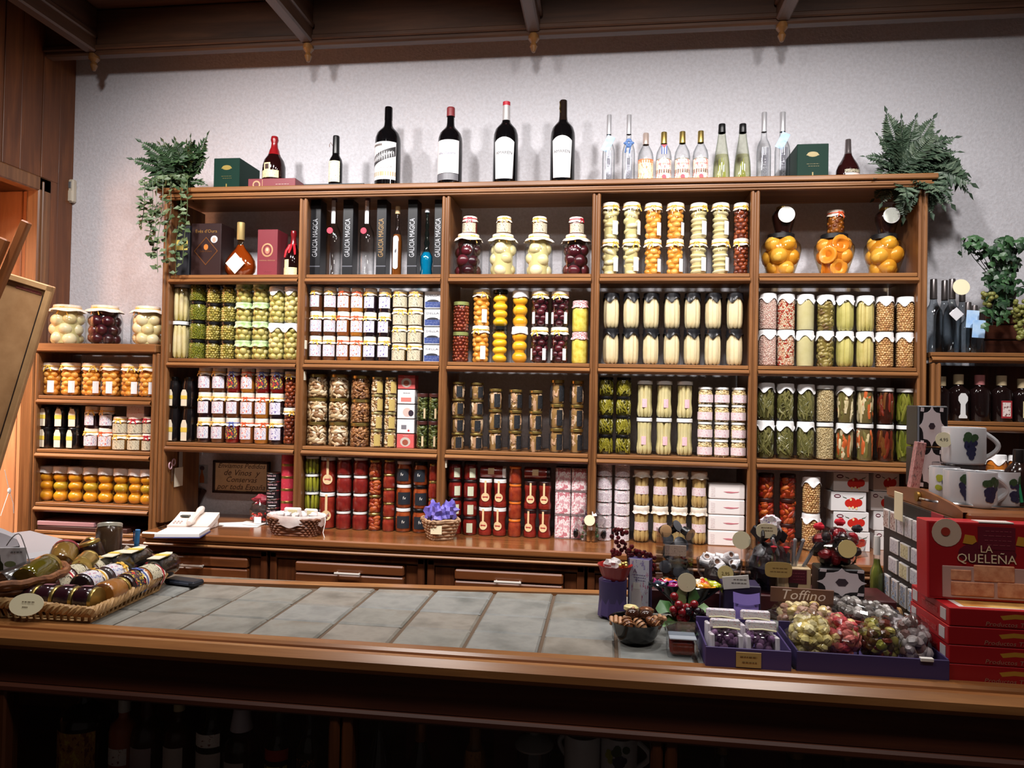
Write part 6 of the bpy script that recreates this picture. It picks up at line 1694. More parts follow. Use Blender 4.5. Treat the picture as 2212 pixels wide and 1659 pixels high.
frect(t, 'front_print', .004, W5, .004, H5 - .004, RBF)
CRM = mat((226, 190, 160), .5)
fdisc(t, 'corner_emblem', .034, H5 - .022, .026, mat((196, 170, 150), .5), y=-.001); fdisc(t, 'corner_cherry', .032, H5 - .020, .008, mat((150, 44, 30), .5), y=-.002)
frect(t, 'badge', .088, .152, H5 - .050, H5 - .008, mat((96, 14, 34), .5), y=-.001)
scribble(t, .12, H5 - .016, .05, 4, m=mat((140, 60, 70), .5), y=-.0019, dz=.0085)
for x in (.074, .165): fpoly(t, 'gold_leaf', [(x - .012, H5 - .04), (x - .008, H5 - .024), (x + .008, H5 - .026), (x + .012, H5 - .036), (x + .004, H5 - .042)], mat((186, 132, 40), .45), y=-.001)
fdisc(t, 'name_oval', .104, H5 - .058, .05, mat((90, 10, 30), .5), y=-.0008, ry=.022)
lettering('LA', .019, mat((226, 200, 160), .5), t, T=Matrix.Translation((.102, -.0024, H5 - .050)))
lettering('QUELEÑA', .025, mat((226, 206, 170), .5), t, T=Matrix.Translation((.102, -.0024, H5 - .068)), width=.102)
PAS = mottled((196, 120, 84), (226, 160, 120), 60, .5)
part('pastry_paper', MB().bbox(.026, .30, -.0022, 0, .004, .062, .0008), mat((190, 150, 140), .5), t, smooth=0)
for (x0, x1, z0, z1) in ((.04, .115, .008, .034), (.12, .20, .008, .036), (.08, .15, .036, .066), (.205, .285, .008, .05), (.04, .076, .036, .056)):
    part('pastry_print', MB().bbox(x0, x1, -.0036, 0, z0, z1, .0035), PAS, t, smooth=0)
fpoly(t, 'sticker', [(.205, H5 - .03), (.235, H5 - .028), (.25, H5 - .05), (.22, H5 - .058)], mat((110, 150, 116), .3), y=-.001)
part('top_mark', MB().box(.09, .15, -.001, .03, H5 - .001, H5 + .001), mat((226, 216, 210), .5), t, smooth=0)
# 6 violet pot with red dish
c = Pz(1323, 1338, CZ)
t = thing('violet_pot', 'pot wrapped in violet paper under a small red dish', 'pot', (c.x, c.y + .02, CZ))
part('pot', MB().lathe([(0, 0), (.024, 0), (.030, .02), (.032, .085), (0, .085)], 18), PURD, t)
for k in range(5):
    a = -pi / 2 + (k - 2) * .6
    part('paper_fold', MB().bbox(-.011, .011, -.004, .002, .002 + .004 * (k % 2), .07 + .02 * (k % 2), .002, 0, Matrix.Rotation(a + pi / 2, 4, 'Z') @ Matrix.Translation((0, -.029, 0)) @ Matrix.Rotation(-.08, 4, 'X')), PUR, t, smooth=0)
d0 = thing('red_dish', 'small red ribbed dish of wrapped sweets on the violet pot', 'dish', (c.x + .004, c.y + .02, CZ + .0855))
def wobd(a, r, z): return r * (1 + .025 * cos(16 * a)), z
part('dish', MB().lathe([(0, 0), (.024, 0), (.030, .010), (.037, .030), (.040, .034), (.036, .031), (.026, .010), (0, .006)], 48, 0, None, wobd), mat((156, 32, 28), .35), d0)
part('sweets', crumple((-.004, -.006, .034), (.022, .018, .014), 4, 14, 9, .25), mat((214, 206, 206), .25), d0, .3)
mb = MB()
for k in range(6): mb.ball((.012 + .006 * (k % 3), -.016 + .008 * (k // 3), .034 + .004 * (k % 2)), .006, 8, 6)
part('gold_sweets', mb, GOLD, d0)
g = thing('berry_spray', 'spray of dark red berries behind the perfume box', 'berries', (c.x + .03, c.y + .055, CZ + .0))
mb = MB(); rg = random.Random(3); ms = MB()
ms.tube([(0, 0, 0), (0, .01, .08), (.005, .005, .135)], .0025, 5)
for k in range(70):
    u = rg.random(); x = -.035 + .10 * u
    mb.ball((x, rg.uniform(-.012, .012), .150 - .010 * abs(u - .2) * 4 + rg.uniform(-.016, .018) + (.03 if u < .35 and rg.random() < .5 else 0)), rg.uniform(.0045, .0065), 8, 5, rg.randrange(2))
part('berries', mb, [mat((66, 16, 24), .25), mat((96, 26, 34), .25)], g, kind='stuff'); part('stem', ms, mat((70, 50, 30), .6), g)
# 7 perfume box
c = Pz(1378, 1333, CZ)
t = thing('perfume_box', 'tall violet-edged box with floral front and a white bottle picture', 'box', (c.x, c.y, CZ), (0, 0, -.32))
wd, h = .050, .132
part('body', MB().bbox(-wd / 2, wd / 2, 0, .026, 0, h, .001), mat((72, 62, 104), .5), t, smooth=0)
frect(t, 'front_print', -wd / 2 + .004, wd / 2 - .001, .001, h - .001, printed((206, 206, 220), (176, 90, 130), (150, 140, 190), 5, .58))
fpoly(t, 'bottle_print', [(-.016, .012), (.008, .012), (.008, .056), (.004, .062), (.004, .076), (-.012, .076), (-.012, .062), (-.016, .056)], mat((216, 206, 206), .5), y=-.0008)
frect(t, 'cap_print', -.012, .004, .064, .078, mat((236, 232, 226), .5), y=-.0012)
lettering('A', .014, mat((120, 70, 120), .5), t, T=Matrix.Translation((-.008, -.0016, .104))); scribble(t, .002, .096, .03, 3, m=mat((120, 110, 150), .5), y=-.001, dz=.006)
# 8 berry decoration
c = Pz(1474, 1352, CZ)
t = thing('berry_decoration', 'decoration of red and black berries with green leaves', 'decoration', (c.x, c.y - .035, CZ))
rg = random.Random(6)
def biglf(pth, W, m):
    mb = MB(); vs = []; n = len(pth); pth = [Vector(p) for p in pth]
    for i, p in enumerate(pth):
        tg = (pth[min(i + 1, n - 1)] - pth[max(i - 1, 0)]).normalized(); s_ = tg.cross(Vector((0, -.6, .8))).normalized()
        w_ = W * sin(pi * (i + .25) / (n - .3)) ** .8
        vs += [p - s_ * w_ + Vector((0, 0, .003)), p, p + s_ * w_ + Vector((0, 0, .003))]
    fs = []
    for i in range(n - 1):
        o = 3 * i; fs += [(o, o + 1, o + 4, o + 3), (o + 1, o + 2, o + 5, o + 4)]
    part('leaf', mb.add(vs, fs), m, t, .9)
LG = [mat((66, 110, 58), .4), mat((90, 128, 66), .4), mat((120, 140, 90), .4)]
biglf([(-.01, 0, .03), (-.03, -.015, .05), (-.045, -.025, .055), (-.058, -.03, .045)], .018, LG[0])
biglf([(-.01, -.01, .02), (-.03, -.03, .03), (-.05, -.04, .02)], .012, LG[1])
biglf([(.0, .01, .05), (-.006, .012, .07), (.0, .01, .092)], .013, LG[2]); biglf([(.012, .01, .05), (.022, .012, .07), (.018, .01, .086)], .012, LG[0])
biglf([(.02, 0, .04), (.04, .0, .05), (.052, -.01, .045)], .012, LG[1]); biglf([(.02, -.01, .03), (.045, -.02, .035), (.06, -.025, .03)], .012, LG[2]); biglf([(-.01, -.02, .01), (0, -.04, .012), (.01, -.05, .006)], .012, LG[1])
mb = MB()
for k in range(24): mb.ball((rg.gauss(-.002, .014), -.02 + rg.uniform(-.014, .01), .045 + rg.gauss(0, .017)), .0095, 10, 7, 0)
for k in range(22): mb.ball((.034 + rg.gauss(0, .013), -.02 + rg.uniform(-.014, .012), .030 + rg.gauss(0, .012)), .009, 10, 7, 1)
for k in range(12): mb.ball((rg.uniform(-.02, .02), -.035 + rg.uniform(-.01, .01), .010 + rg.random() * .01), .007, 9, 6, 2)
part('berries', mb, [mat((126, 18, 26), .2, coat=.4), mat((24, 14, 22), .2, coat=.4), mat((96, 30, 30), .3)], t, kind='stuff')
part('base', MB().lathe([(0, 0), (.04, 0), (.042, .006), (0, .012)], 16), mat((34, 40, 26), .7), t)

# riser at the back with the glass vases
ZR = CZ + .055
t = thing('display_riser', 'dark red riser at the back of the counter carrying the glass vases', 'riser', (2.36, -1.36, CZ))
part('block', MB().bbox(-.22, .33, -.055, .065, 0, .055, .003), mat((70, 12, 18), .5), t, smooth=0)
# 9 black dish of candies
c = Vector((P(1483, 1260, -1.478).x - .01, -1.483, CZ))
t = thing('candy_dish', 'slanting glossy black dish of bright candies with a price disc', 'dish', (c.x + .01, c.y + .005, CZ + .036))
S = Matrix.Diagonal((1.0, .5, 1, 1))
part('foot', MB().bbox(-.03, .03, -.018, .018, -.0358, .002, .003), mat((20, 18, 20), .4), t, smooth=0)
part('dish', MB().lathe([(0, 0), (.03, 0), (.035, .012), (.07, .040), (.085, .050), (.082, .052), (.062, .040), (0, .022)], 28, 0, S), mat((12, 12, 14), .1, coat=.5), t)
cc = [((196, 60, 130), -.05, 0), ((230, 120, 40), -.04, .015), ((126, 70, 170), -.03, .0), ((60, 70, 90), -.06, -.01), ((150, 20, 90), -.03, -.02), ((236, 224, 190), .025, .015), ((220, 70, 30), .04, .0), ((190, 200, 40), .06, .01), ((226, 160, 40), .035, -.012), ((60, 60, 66), 0, -.02)]
for i, (cl, x, y) in enumerate(cc):
    b = thing('wrapped_candy', '%s wrapped candy in the slanting black dish' % ['pink', 'orange', 'violet', 'slate grey', 'magenta', 'cream', 'red', 'lime green', 'amber', 'black'][i], 'candy', (c.x + .01 + x, c.y + .005 + y, CZ + .076), (0, .2, i * .8), 'candies in the black dish')
    part('wrapper', crumple((0, 0, .008), (.017, .011, .009), i, 10, 7, .15), mat(cl, .2, coat=.5), b, .5)
    for s_ in (-1, 1): part('twist', MB().lathe([(.002, 0), (.008, .010), (.007, .011)], 8, 0, Matrix.Translation((s_ * .014, 0, .008)) @ Matrix.Rotation(s_ * pi / 2, 4, 'Y')), mat(cl, .2, coat=.5), b, .5)
flat_disc(t, -.005, -.05, .066, .020)
part('disc_stick', MB().box(-.006, -.004, -.049, -.048, .03, .06), BLACK, t, smooth=0)
# 10 vase of corks
def vase(label, px, py, r, h, squ=0):
    c = Pz(px, py, ZR)
    t = thing('glass_vase', label, 'vase', (c.x, -1.355, ZR))
    pr = [(0, 0), (r * .96, 0), (r, .004), (r, h), (r - .003, h), (r - .003, .008), (0, .008)]
    part('glass', MB().lathe(pr, 4 if squ else 26, 0, Matrix.Rotation(pi / 4 + .15, 4, 'Z') if squ else None), ACR, t, .5)
    return t
t = vase('square clear vase filled with black bottle stoppers', 1450, 1245, .052, .128, 1)
rg = random.Random(2)
for k in range(17):
    zz = .02 + .10 * (k / 16); x, y = rg.uniform(-.022, .022), rg.uniform(-.022, .022)
    if k > 13: x, y, zz = [(-.026, -.01, .128), (.0, .01, .132), (.028, -.01, .126)][k - 14]
    b = thing('bottle_stopper', 'black bottle stopper with grey rim in the square vase' if k <= 13 else 'bottle stopper on top of the square vase, %s' % ['pale one at the left', 'black one in the middle', 'pale one at the right'][k - 14], 'stopper', (t.location.x + x, t.location.y + y, ZR + zz), (rg.uniform(.7, 2.2), rg.uniform(-.6, .6), rg.uniform(-1, 1)), 'bottle stoppers in the square vase')
    part('body', MB().lathe([(0, -.012), (.010, -.012), (.011, .006), (.015, .008), (.015, .012)], 16), mat((22, 22, 24), .25), b); part('face', MB().lathe([(.015, .012), (.009, .0135), (0, .0125)], 16), mat((226, 180, 130), .4) if k in (14, 16) else mat((90, 90, 94), .3), b)
part('label', MB().bbox(-.026, .024, -.0395, -.038, .074, .100, .0005), printed((196, 176, 160), (140, 120, 106), None, 12, .56), t, smooth=0)
# 11 bowl of white rolls
c = Pz(1543, 1248, ZR)
t = thing('glass_bowl', 'clear bowl heaped with white rolled candies and a gold price disc', 'bowl', (c.x, -1.35, ZR))
part('bowl', MB().lathe([(0, 0), (.030, 0), (.034, .006), (.050, .030), (.054, .060), (.052, .062), (.048, .032), (.030, .010), (0, .008)], 26), ACR, t)
rg = random.Random(12); ng = 0
for k in range(26):
    a, rr = rg.random() * 6.28, .043 * sqrt(rg.random())
    zz = .045 + .05 * (1 - rr / .05) * rg.random() + .006
    b = thing('white_roll', 'small white rolled candy with brown filling in the heaped bowl', 'candy', (t.location.x + rr * cos(a), -1.35 + rr * sin(a), ZR + zz), (rg.uniform(0, 3), rg.uniform(0, 3), rg.uniform(0, 3)), 'white rolls in the glass bowl')
    part('roll', MB().lathe([(.006, -.012), (.0085, -.012), (.0085, .012), (.006, .012), (.006, -.012)], 12), mat((226, 222, 224), .35), b, .5); part('filling', MB().lathe([(0, -.009), (.006, -.009), (.006, .009), (0, .009)], 10), mat((150, 110, 90), .5), b, .5)
part('gravel', crumple((0, 0, .03), (.036, .036, .022), 3, 14, 8, .1), mottled((90, 76, 70), (140, 126, 116), 90, .5), t, .5)
flat_disc(t, .006, -.056, .042, .018, m=DISC); lettering('2,95', .011, mat((110, 90, 50), .5), t, T=Matrix.Translation((.006, -.0585, .042)))
# 12 cylinder vase with dark roses
c = Pz(1645, 1258, ZR)
t = vase('tall clear vase of dark wrapped sweets with a gold oblong label', 1643, 1250, .056, .118)
part('dark_sweets', crumple((0, 0, .055), (.047, .047, .05), 14, 20, 12, .12), mottled((20, 18, 20), (56, 40, 40), 60, .3), t, .3)
for k, (a, nm) in enumerate(((.3, 0), (1.6, 0), (2.7, 0), (3.9, 0), (5.1, 0))):
    part('black_bow', MB().bbox(-.02, .02, -.004, .004, -.012, .012, .003, 0, Matrix.Translation((.028 * cos(a), .02 * sin(a), .126)) @ Matrix.Rotation(a * 2, 4, 'Z') @ Matrix.Rotation(.6, 4, 'Y')), mat((24, 22, 26), .4), t, smooth=0)
for x in (.0, .028): part('red_tip', MB().lathe([(0, -.012), (.008, .004), (0, .007)], 8, 0, Matrix.Translation((x, -.046, .104))), mat((190, 40, 50), .4), t)
q = MB(); L = .030
n = 20; vs = [(L * math.copysign(abs(cos(a)) ** .5, cos(a)), .0175 * math.copysign(abs(sin(a)) ** .5, sin(a))) for a in [2 * pi * i / n for i in range(n)]]
p = fpoly(t, 'oblong_label', [(x + .008, z + .058) for x, z in vs], mat((190, 160, 96), .5), y=-.0585); scribble(t, .008, .062, .04, 2, m=mat((130, 104, 60), .5), y=-.0598, dz=.008)
b = thing('price_card', 'cream oval price card standing in the tall vase, floral paper behind it', 'card', (t.location.x - .012, -1.36, ZR + .122))
n = 18; vs = [(.024 * math.copysign(abs(cos(a)) ** .7, cos(a)), .018 + .017 * math.copysign(abs(sin(a)) ** .7, sin(a))) for a in [2 * pi * i / n for i in range(n)]]
fpoly(b, 'card', vs, PRICE, y=-.02, th=.0014); scribble(b, 0, .026, .026, 2, m=mat((120, 110, 80), .5), y=-.0222, dz=.007)
part('floral_paper', crumple((.014, .0, .03), (.024, .012, .024), 8, 12, 8, .25), FLO, b, .3)
flat_disc(t, -.068, -.02, .115, .021, name='price_disc')
part('disc_holder', MB().tube([(-.068, -.018, .10), (-.064, -.01, .05), (-.058, 0, .0)], .0015, 5), ACR, t)
# 13 dark violet box with white card and violet scroll
c = Vector((P(1603, 1280, -1.49).x, -1.462, CZ))
t = thing('violet_box', 'dark violet box with a white price card clipped to its top', 'box', (c.x, c.y - .03, CZ))
part('body', MB().bbox(-.04, .04, 0, .06, 0, .092, .002), mat((44, 34, 66), .45), t, smooth=0)
part('price_card', MB().bbox(-.030, .026, -.002, -.0005, .086, .114, .0005, 0, Matrix.Rotation(-.12, 4, 'Y')), mat((232, 230, 224), .5), t, smooth=0)
scribble(t, -.008, .106, .034, 2, m=mat((120, 116, 110), .5), y=-.0028, dz=.008)
t = thing('violet_scroll', 'curled sheet of lilac paper behind the violet sweets', 'paper', (c.x + .006, c.y - .05, CZ + .072))
n = 10; vs = []
for i in range(n + 1):
    u = i / n; x = -.028 + .056 * u; s_ = .005 * sin(pi * u)
    vs += [(x, .0, -.012 - s_), (x, .006, .010 - s_)]
part('sheet', MB().add(vs, [(2 * i, 2 * i + 2, 2 * i + 3, 2 * i + 1) for i in range(n)]).bbox(-.026, .026, .004, .006, -.0715, -.012, .0004), mat((140, 120, 200), .5), t, .9)
# 14 card cup with pens
c = Vector((P(1716, 1230, -1.40).x, -1.40, ZR))
t = thing('pen_holder', 'cream card cup with a wine-coloured print', 'cup', (c.x, -1.405, ZR))
part('cup', MB().bbox(-.038, .036, 0, .05, 0, .062, .002), mat((206, 180, 140), .55), t, smooth=0)
frect(t, 'wine_print', -.014, .026, .026, .058, mat((86, 22, 40), .5)); fpoly(t, 'bottle_print', [(-.010, .004), (.004, .004), (.008, .028), (-.014, .028)], mat((50, 38, 34), .5)); scribble(t, .006, .050, .03, 3, m=mat((130, 60, 70), .5), dz=.007)
for k, (x0, dx, nm) in enumerate(((-.012, -.034, 'leaning left'), (-.004, .026, 'leaning right'), (.008, .048, 'leaning far right'), (.0, .004, 'upright with a grey tip'))):
    p = thing('silver_pen', 'slim silver pen %s in the card cup' % nm, 'pen', (c.x, -1.382, ZR))
    part('barrel', MB().tube([(x0, 0, .03), (x0 + dx, -.004, .122)], .0042, 8), mat((180, 180, 184), .25, .6), p); part('tip', MB().ball((x0 + dx, -.004, .122), .005, 8, 5), mat((220, 220, 224), .2, .6), p)
    part('clip', MB().tube([(x0 + dx * .7 - .005, -.006, .095), (x0 + dx - .005, -.009, .122)], .0014, 4), CHROME, p)
# 15 cellophane bag of roses, damask tin under it
c = Pz(1800, 1240, ZR - .01)
t = thing('patterned_tin', 'white and black damask-patterned tin under the cellophane parcel', 'tin', (P(1818, 1240, -1.41).x, -1.412, ZR))
part('body', MB().bbox(-.05, .05, 0, .06, 0, .066, .003), mat((24, 22, 26), .4), t, smooth=0)
def damask(t, w_, h, zc, y=0.0):
    WD = mat((216, 206, 212), .5)
    pts = []
    for i in range(24):
        a = 2 * pi * i / 24; k = 1 + .14 * cos(8 * a)
        pts.append((w_ * k * math.copysign(abs(cos(a)) ** 1.3, cos(a)), zc + h * k * math.copysign(abs(sin(a)) ** 1.3, sin(a))))
    fpoly(t, 'damask_panel', pts, WD, y=y)
    hx = [(.30 * w_ * cos(pi * i / 3), zc + .34 * min(h, w_) * sin(pi * i / 3)) for i in range(6)]
    fpoly(t, 'damask_centre', hx, mat((56, 44, 54), .5), y=y - .0008)
    for sx in (-1, 1):
        for sz in (-1, 1):
            x0, z0 = sx * w_ * .86, zc + sz * h * .92
            fpoly(t, 'damask_corner', [(x0 - w_ * .16, z0 - h * .1), (x0 + w_ * .14, z0 - h * .12), (x0 + w_ * .16, z0 + h * .1), (x0 - w_ * .12, z0 + h * .12)], WD, y=y)
damask(t, .047, .028, .036)
t = candybag('cellophane parcel of black and red roses with a gold price disc', P(1806, 1190, -1.375).x, -1.376, ZR + .067, (.058, .033, .042), [(34, 24, 28), (60, 20, 28), (150, 24, 36)], .014, 46, 9, nm='rose_parcel', amp=.2)
for x, z in ((-.04, .088), (.006, .10), (.044, .086)): part('bow', crumple((x, -.005, z), (.012, .008, .009), 3, 10, 7, .2), mat((206, 40, 56), .3) if x < .02 else mat((40, 34, 40), .4), t, .4)
flat_disc(t, .012, -.040, .046, .020, m=DISC)
# amber jar on the counter behind
row('pepjar', 'between the carton stack and the magnet panel', [1870], 36, 40, 1, 'D', base='low jar of amber preserve', shelfz=CZ + .0005, yref=1260, Y=-1.31, seed=4, spec=dict(n='preserve_jar', lid=GOLD, fill=('solid', (190, 120, 70))), name='preserve_jar')
# 16 wooden display stand with magnets
XS, ZS_ = 2.722, 1.285
t = thing('display_stand', 'brown wooden display stand with black magnet panel on its left side', 'stand', (XS, -1.63, CZ))
part('cabinet', MB().bbox(.004, .46, .0, .385, 0, ZS_ - CZ - .012, .004), wood((84, 44, 20), (122, 70, 34), 'x', fine=12), t, smooth=0)
part('magnet_panel', MB().bbox(-.004, .004, .004, .38, .01, ZS_ - CZ - .014, .001), mottled((24, 20, 22), (38, 32, 34), 80, .5), t, smooth=0)
part('top_shelf', MB().bbox(.012, .48, -.012, .40, ZS_ - CZ - .012, ZS_ - CZ + .004, .004), wood((104, 58, 28), (150, 92, 48), 'x', fine=12), t, smooth=0)
n = 14; vs = []
for i in range(n + 1):
    u = i / n; zz = ZS_ - CZ + .004 + .022 * (1 - abs(2 * u - 1)) ** .6
    vs += [(.006, .39 * u, ZS_ - CZ - .012), (.006, .39 * u, zz), (.014, .39 * u, ZS_ - CZ - .012), (.014, .39 * u, zz)]
fs = []
for i in range(n):
    o = 4 * i; fs += [(o, o + 1, o + 5, o + 4), (o + 2, o + 6, o + 7, o + 3), (o + 1, o + 3, o + 7, o + 5), (o, o + 4, o + 6, o + 2)]
part('scalloped_edge', MB().add(vs, fs), wood((104, 58, 28), (150, 92, 48), 'y', fine=12), t, .5)
part('brass_boss', MB().disc((.005, .20, ZS_ - CZ + .008), .011, (-1, 0, 0), .006, 16), mat((150, 110, 40), .35, .6), t)
part('price_card', MB().bbox(-.024, -.022, .215, .262, ZS_ - CZ - .052, ZS_ - CZ + .012, .001), PRICE, t, smooth=0)
part('red_card', MB().bbox(-.017, -.015, .03, .085, ZS_ - CZ - .045, ZS_ - CZ - .008, .0006), mat((170, 40, 56), .5), t, smooth=0)
flat_disc(t, .118, -.001, .235, .026, n=(0, -1, 0), m=mat((206, 180, 120), .5))
mr = random.Random(31)
MG = [printed((206, 204, 210), (150, 140, 160), None, 8, .56), printed((222, 212, 170), (150, 130, 90), None, 8, .56), printed((210, 196, 190), (130, 80, 70), None, 7, .5), printed((196, 206, 220), (150, 120, 80), (90, 110, 150), 5, .54)]
def magnet(y0, w_, z0, h, m, nm, gk='square', mcol=None):
    b = thing('souvenir_magnet', nm, 'magnet', (XS - .0045, -1.63 + y0, CZ + z0), (0, 0, 0), 'magnets on the black panel')
    if gk == 'square':
        part('tile', MB().bbox(-.006, 0, 0, w_, 0, h, .001), mat((226, 222, 220), .4), b, smooth=0); part('picture', MB().box(-.0066, -.0058, w_ * .1, w_ * .9, h * .08, h * .92), m, b, smooth=0)
    elif gk == 'oval': part('tile', MB().disc((0, w_ / 2, h / 2), w_ / 2, (-1, 0, 0), .007, 18, 0, h / 2), m, b, smooth=0); part('picture', MB().disc((-.006, w_ / 2, h / 2), w_ * .26, (-1, 0, 0), .002, 14, 0, h * .26), mat((60, 50, 80), .5), b, smooth=0)
    else: part('flask', MB().lathe([(0, 0), (w_ * .4, .004), (w_ * .5, h * .25), (w_ * .42, h * .5), (w_ * .22, h * .62), (w_ * .2, h * .8), (0, h * .8)], 12, 0, Matrix.Translation((-.009, w_ / 2, 0))), m, b); part('stopper', MB().lathe([(0, h * .8), (w_ * .26, h * .8), (w_ * .3, h), (0, h)], 12, 0, Matrix.Translation((-.009, w_ / 2, 0))), mat((220, 214, 206), .4), b)
od = ['nearest the camera', 'second from the camera', 'third from the camera', 'fourth from the camera', 'fifth from the camera', 'sixth from the camera', 'seventh from the camera', 'farthest']
for i in range(8): magnet(.030 + .043 * i, .035, .198, .044, MG[[1, 1, 0, 0, 0, 0, 2, 2][i]], 'upright picture magnet in the top row, %s' % od[i])
for i in range(3): magnet(.15 + .062 * i, .050, .146, .034, MG[[0, 1, 0][i]], 'square magnet in the second row, %s' % ['nearest', 'middle yellow one', 'farthest'][i])
for i in range(3): magnet(.155 + .063 * i, .050, .100, .034, MG[[0, 1, 0][i]], 'square magnet in the third row, %s' % ['nearest', 'middle yellow one', 'farthest'][i])
for i in range(4): magnet(.18 + .048 * i, .036, .036, .050, MG[3], 'tall landscape magnet in the fourth row, %s' % ['nearest', 'second nearest', 'third nearest', 'farthest'][i])
magnet(.30, .030, -.0 + .002, .024, mat((216, 150, 30), .3), 'yellow flask magnet at the foot of the panel', 'flask'); magnet(.255, .036, .001, .026, mat((206, 160, 110), .4), 'tan oval magnet at the foot of the panel', 'oval')
magnet(.20, .035, .001, .025, mat((130, 76, 40), .5), 'plain brown magnet at the foot of the panel'); magnet(.135, .03, .06, .03, mat((200, 110, 60), .4), 'small orange oval magnet near the red box', 'oval')
# mugs, tins on the stand
def mug(nm, x, y, z, r, h, ang, green=False, grp='grape mugs on the stand'):
    t = thing('grape_mug', nm, 'mug', (x, y, z), (0, 0, ang), grp)
    MW = mat((206, 206, 210), .25, coat=.3)
    part('body', MB().lathe([(0, .001), (r * .9, 0), (r * .97, .003), (r, .01), (r, h - .002), (r * .98, h), (r * .94, h - .001), (r * .93, .008), (0, .006)], 28), MW, t)
    part('handle', MB().tube([(r * .97 + h * .34 * sin(pi * u) * .95, 0, h * (.16 + .68 * u)) for u in [i / 10 for i in range(11)]], .0052, 8), MW, t)
    RR = r * 1.006; mb = MB(); rg = random.Random(int(x * 1000))
    def spot(u, v, s_, m):
        c = Vector((RR * cos(-pi / 2 + u / r), RR * sin(-pi / 2 + u / r), v)); mb.disc(c, s_, (c.x, c.y, 0), .0006, 9, m)
    for k in range(16):
        q = rg.random(); spot(.004 + rg.uniform(-.014, .014) * (1 - q * .75), h * (.62 - .42 * q), .0058, 0)
    for k in range(6): spot(rg.uniform(-.008, .02), h * (.66 + .16 * rg.random()), .0075, 1)
    if green:
        for k in range(5): spot(-.018 + rg.uniform(-.004, .004), h * (.35 + .4 * rg.random()), .006, 2)
    part('grape_print', mb, [mat((46, 46, 78), .4), mat((60, 86, 56), .4), mat((170, 176, 60), .4)], t, smooth=0)
    return t
ZM = ZS_ + .005
g = lambda px, py, d: CP + ray(px, py) * d
for i, (px, d) in enumerate(((2040, 1.60), (2072, 1.53), (2118, 1.50), (2168, 1.52))):
    c = g(px, 1050, d)
    mug('small white grape mug, %s of four along the chrome rim' % ORD[i], c.x, c.y, ZM, .030, .072, -.15 + .1 * i, i == 0)
c = g(2081, 1000, 1.62)
tm = mug('large white grape mug standing above the row of small mugs', c.x, c.y, ZM + .0785, .043, .080, -.15, grp=None)
flat_disc(tm, -.046, -.026, .052, .0165); lettering('4,95', .010, INK, tm, T=Matrix.Translation((-.046, -.0285, .052)))
pl = thing('glass_plinth', 'clear acrylic plinth lifting the large mug above the small mugs', 'plinth', (c.x, c.y, ZM))
part('block', MB().bbox(-.05, .05, -.03, .04, 0, .078, .002), ACR, pl, smooth=0)
c = g(2110, 1060, 1.53)
t = thing('chrome_rail', 'curved chrome rail around the mugs on the display stand', 'rail', (c.x, c.y, ZM))
pts = []
for i in range(25):
    a = pi + pi * i / 24; pts.append((.125 * cos(a) + .03, .10 * sin(a) + .04, .004 + .075 * max(0, (i - 14) / 10) ** 1.3))
part('rail', MB().tube(pts, .003, 6), CHROME, t)
for k in range(2):
    z = ZM + k * .104
    c = g(2012, 1000, 1.80)
    t = thing('patterned_tin', 'tall black and white damask tin on the stand, %s of two' % ['lower', 'upper'][k], 'tin', (c.x, c.y, z), group='tall damask tins')
    part('body', MB().bbox(-.033, .038, 0, .07, 0, .10, .003), mat((26, 24, 28), .3), t, smooth=0); damask(t, .026, .044, .05)
    frect(t, 'silver_edge', -.033, -.029, .002, .098, mat((150, 160, 176), .3, .5))
c = g(1972, 1000, 1.80)
t = thing('floral_card', 'slim pink floral card leaning against the damask tins', 'card', (c.x + .004, c.y, ZM), (0, .14, 0))
part('card', MB().bbox(-.010, .012, 0, .02, 0, .115, .001), printed((190, 140, 136), (150, 80, 84), (110, 90, 90), 6, .56), t, smooth=0)
c = g(2200, 1040, 1.52)
t, R, H = bottle('small_dark_bottle', 'dark brown bottle with green ribbon at the right frame edge', 'bottle', 2200, 60, 130, ZM, c.y, 'rum', mat((40, 24, 20), .15), cap=(mat((30, 24, 24), .4), .8, 1.1), yref=1010)
part('ribbon', MB().tube([(-R * .9, -R * .6, H * .55), (-R * .5, -R * 1.0, H * .4), (-R * .3, -R * 1.05, H * .1)], .004, 5), mat((40, 150, 100), .4), t)
t, R, H = bottle('olive_bottle', 'slim green-filled bottle between the pepper cartons and the magnets', 'bottle', 1892, 18, 62, CZ, -1.30, 'sherry', CLEAR, cap=(mat((210, 210, 206), .3), .78, 1.1), liquid=(mottled((80, 96, 34), (130, 140, 60), 60, .3), .7), yref=1170)
t.location = (P(1894, 1200, -1.27).x, -1.27, CZ); t.scale = (1.6, 1.6, 2.6)
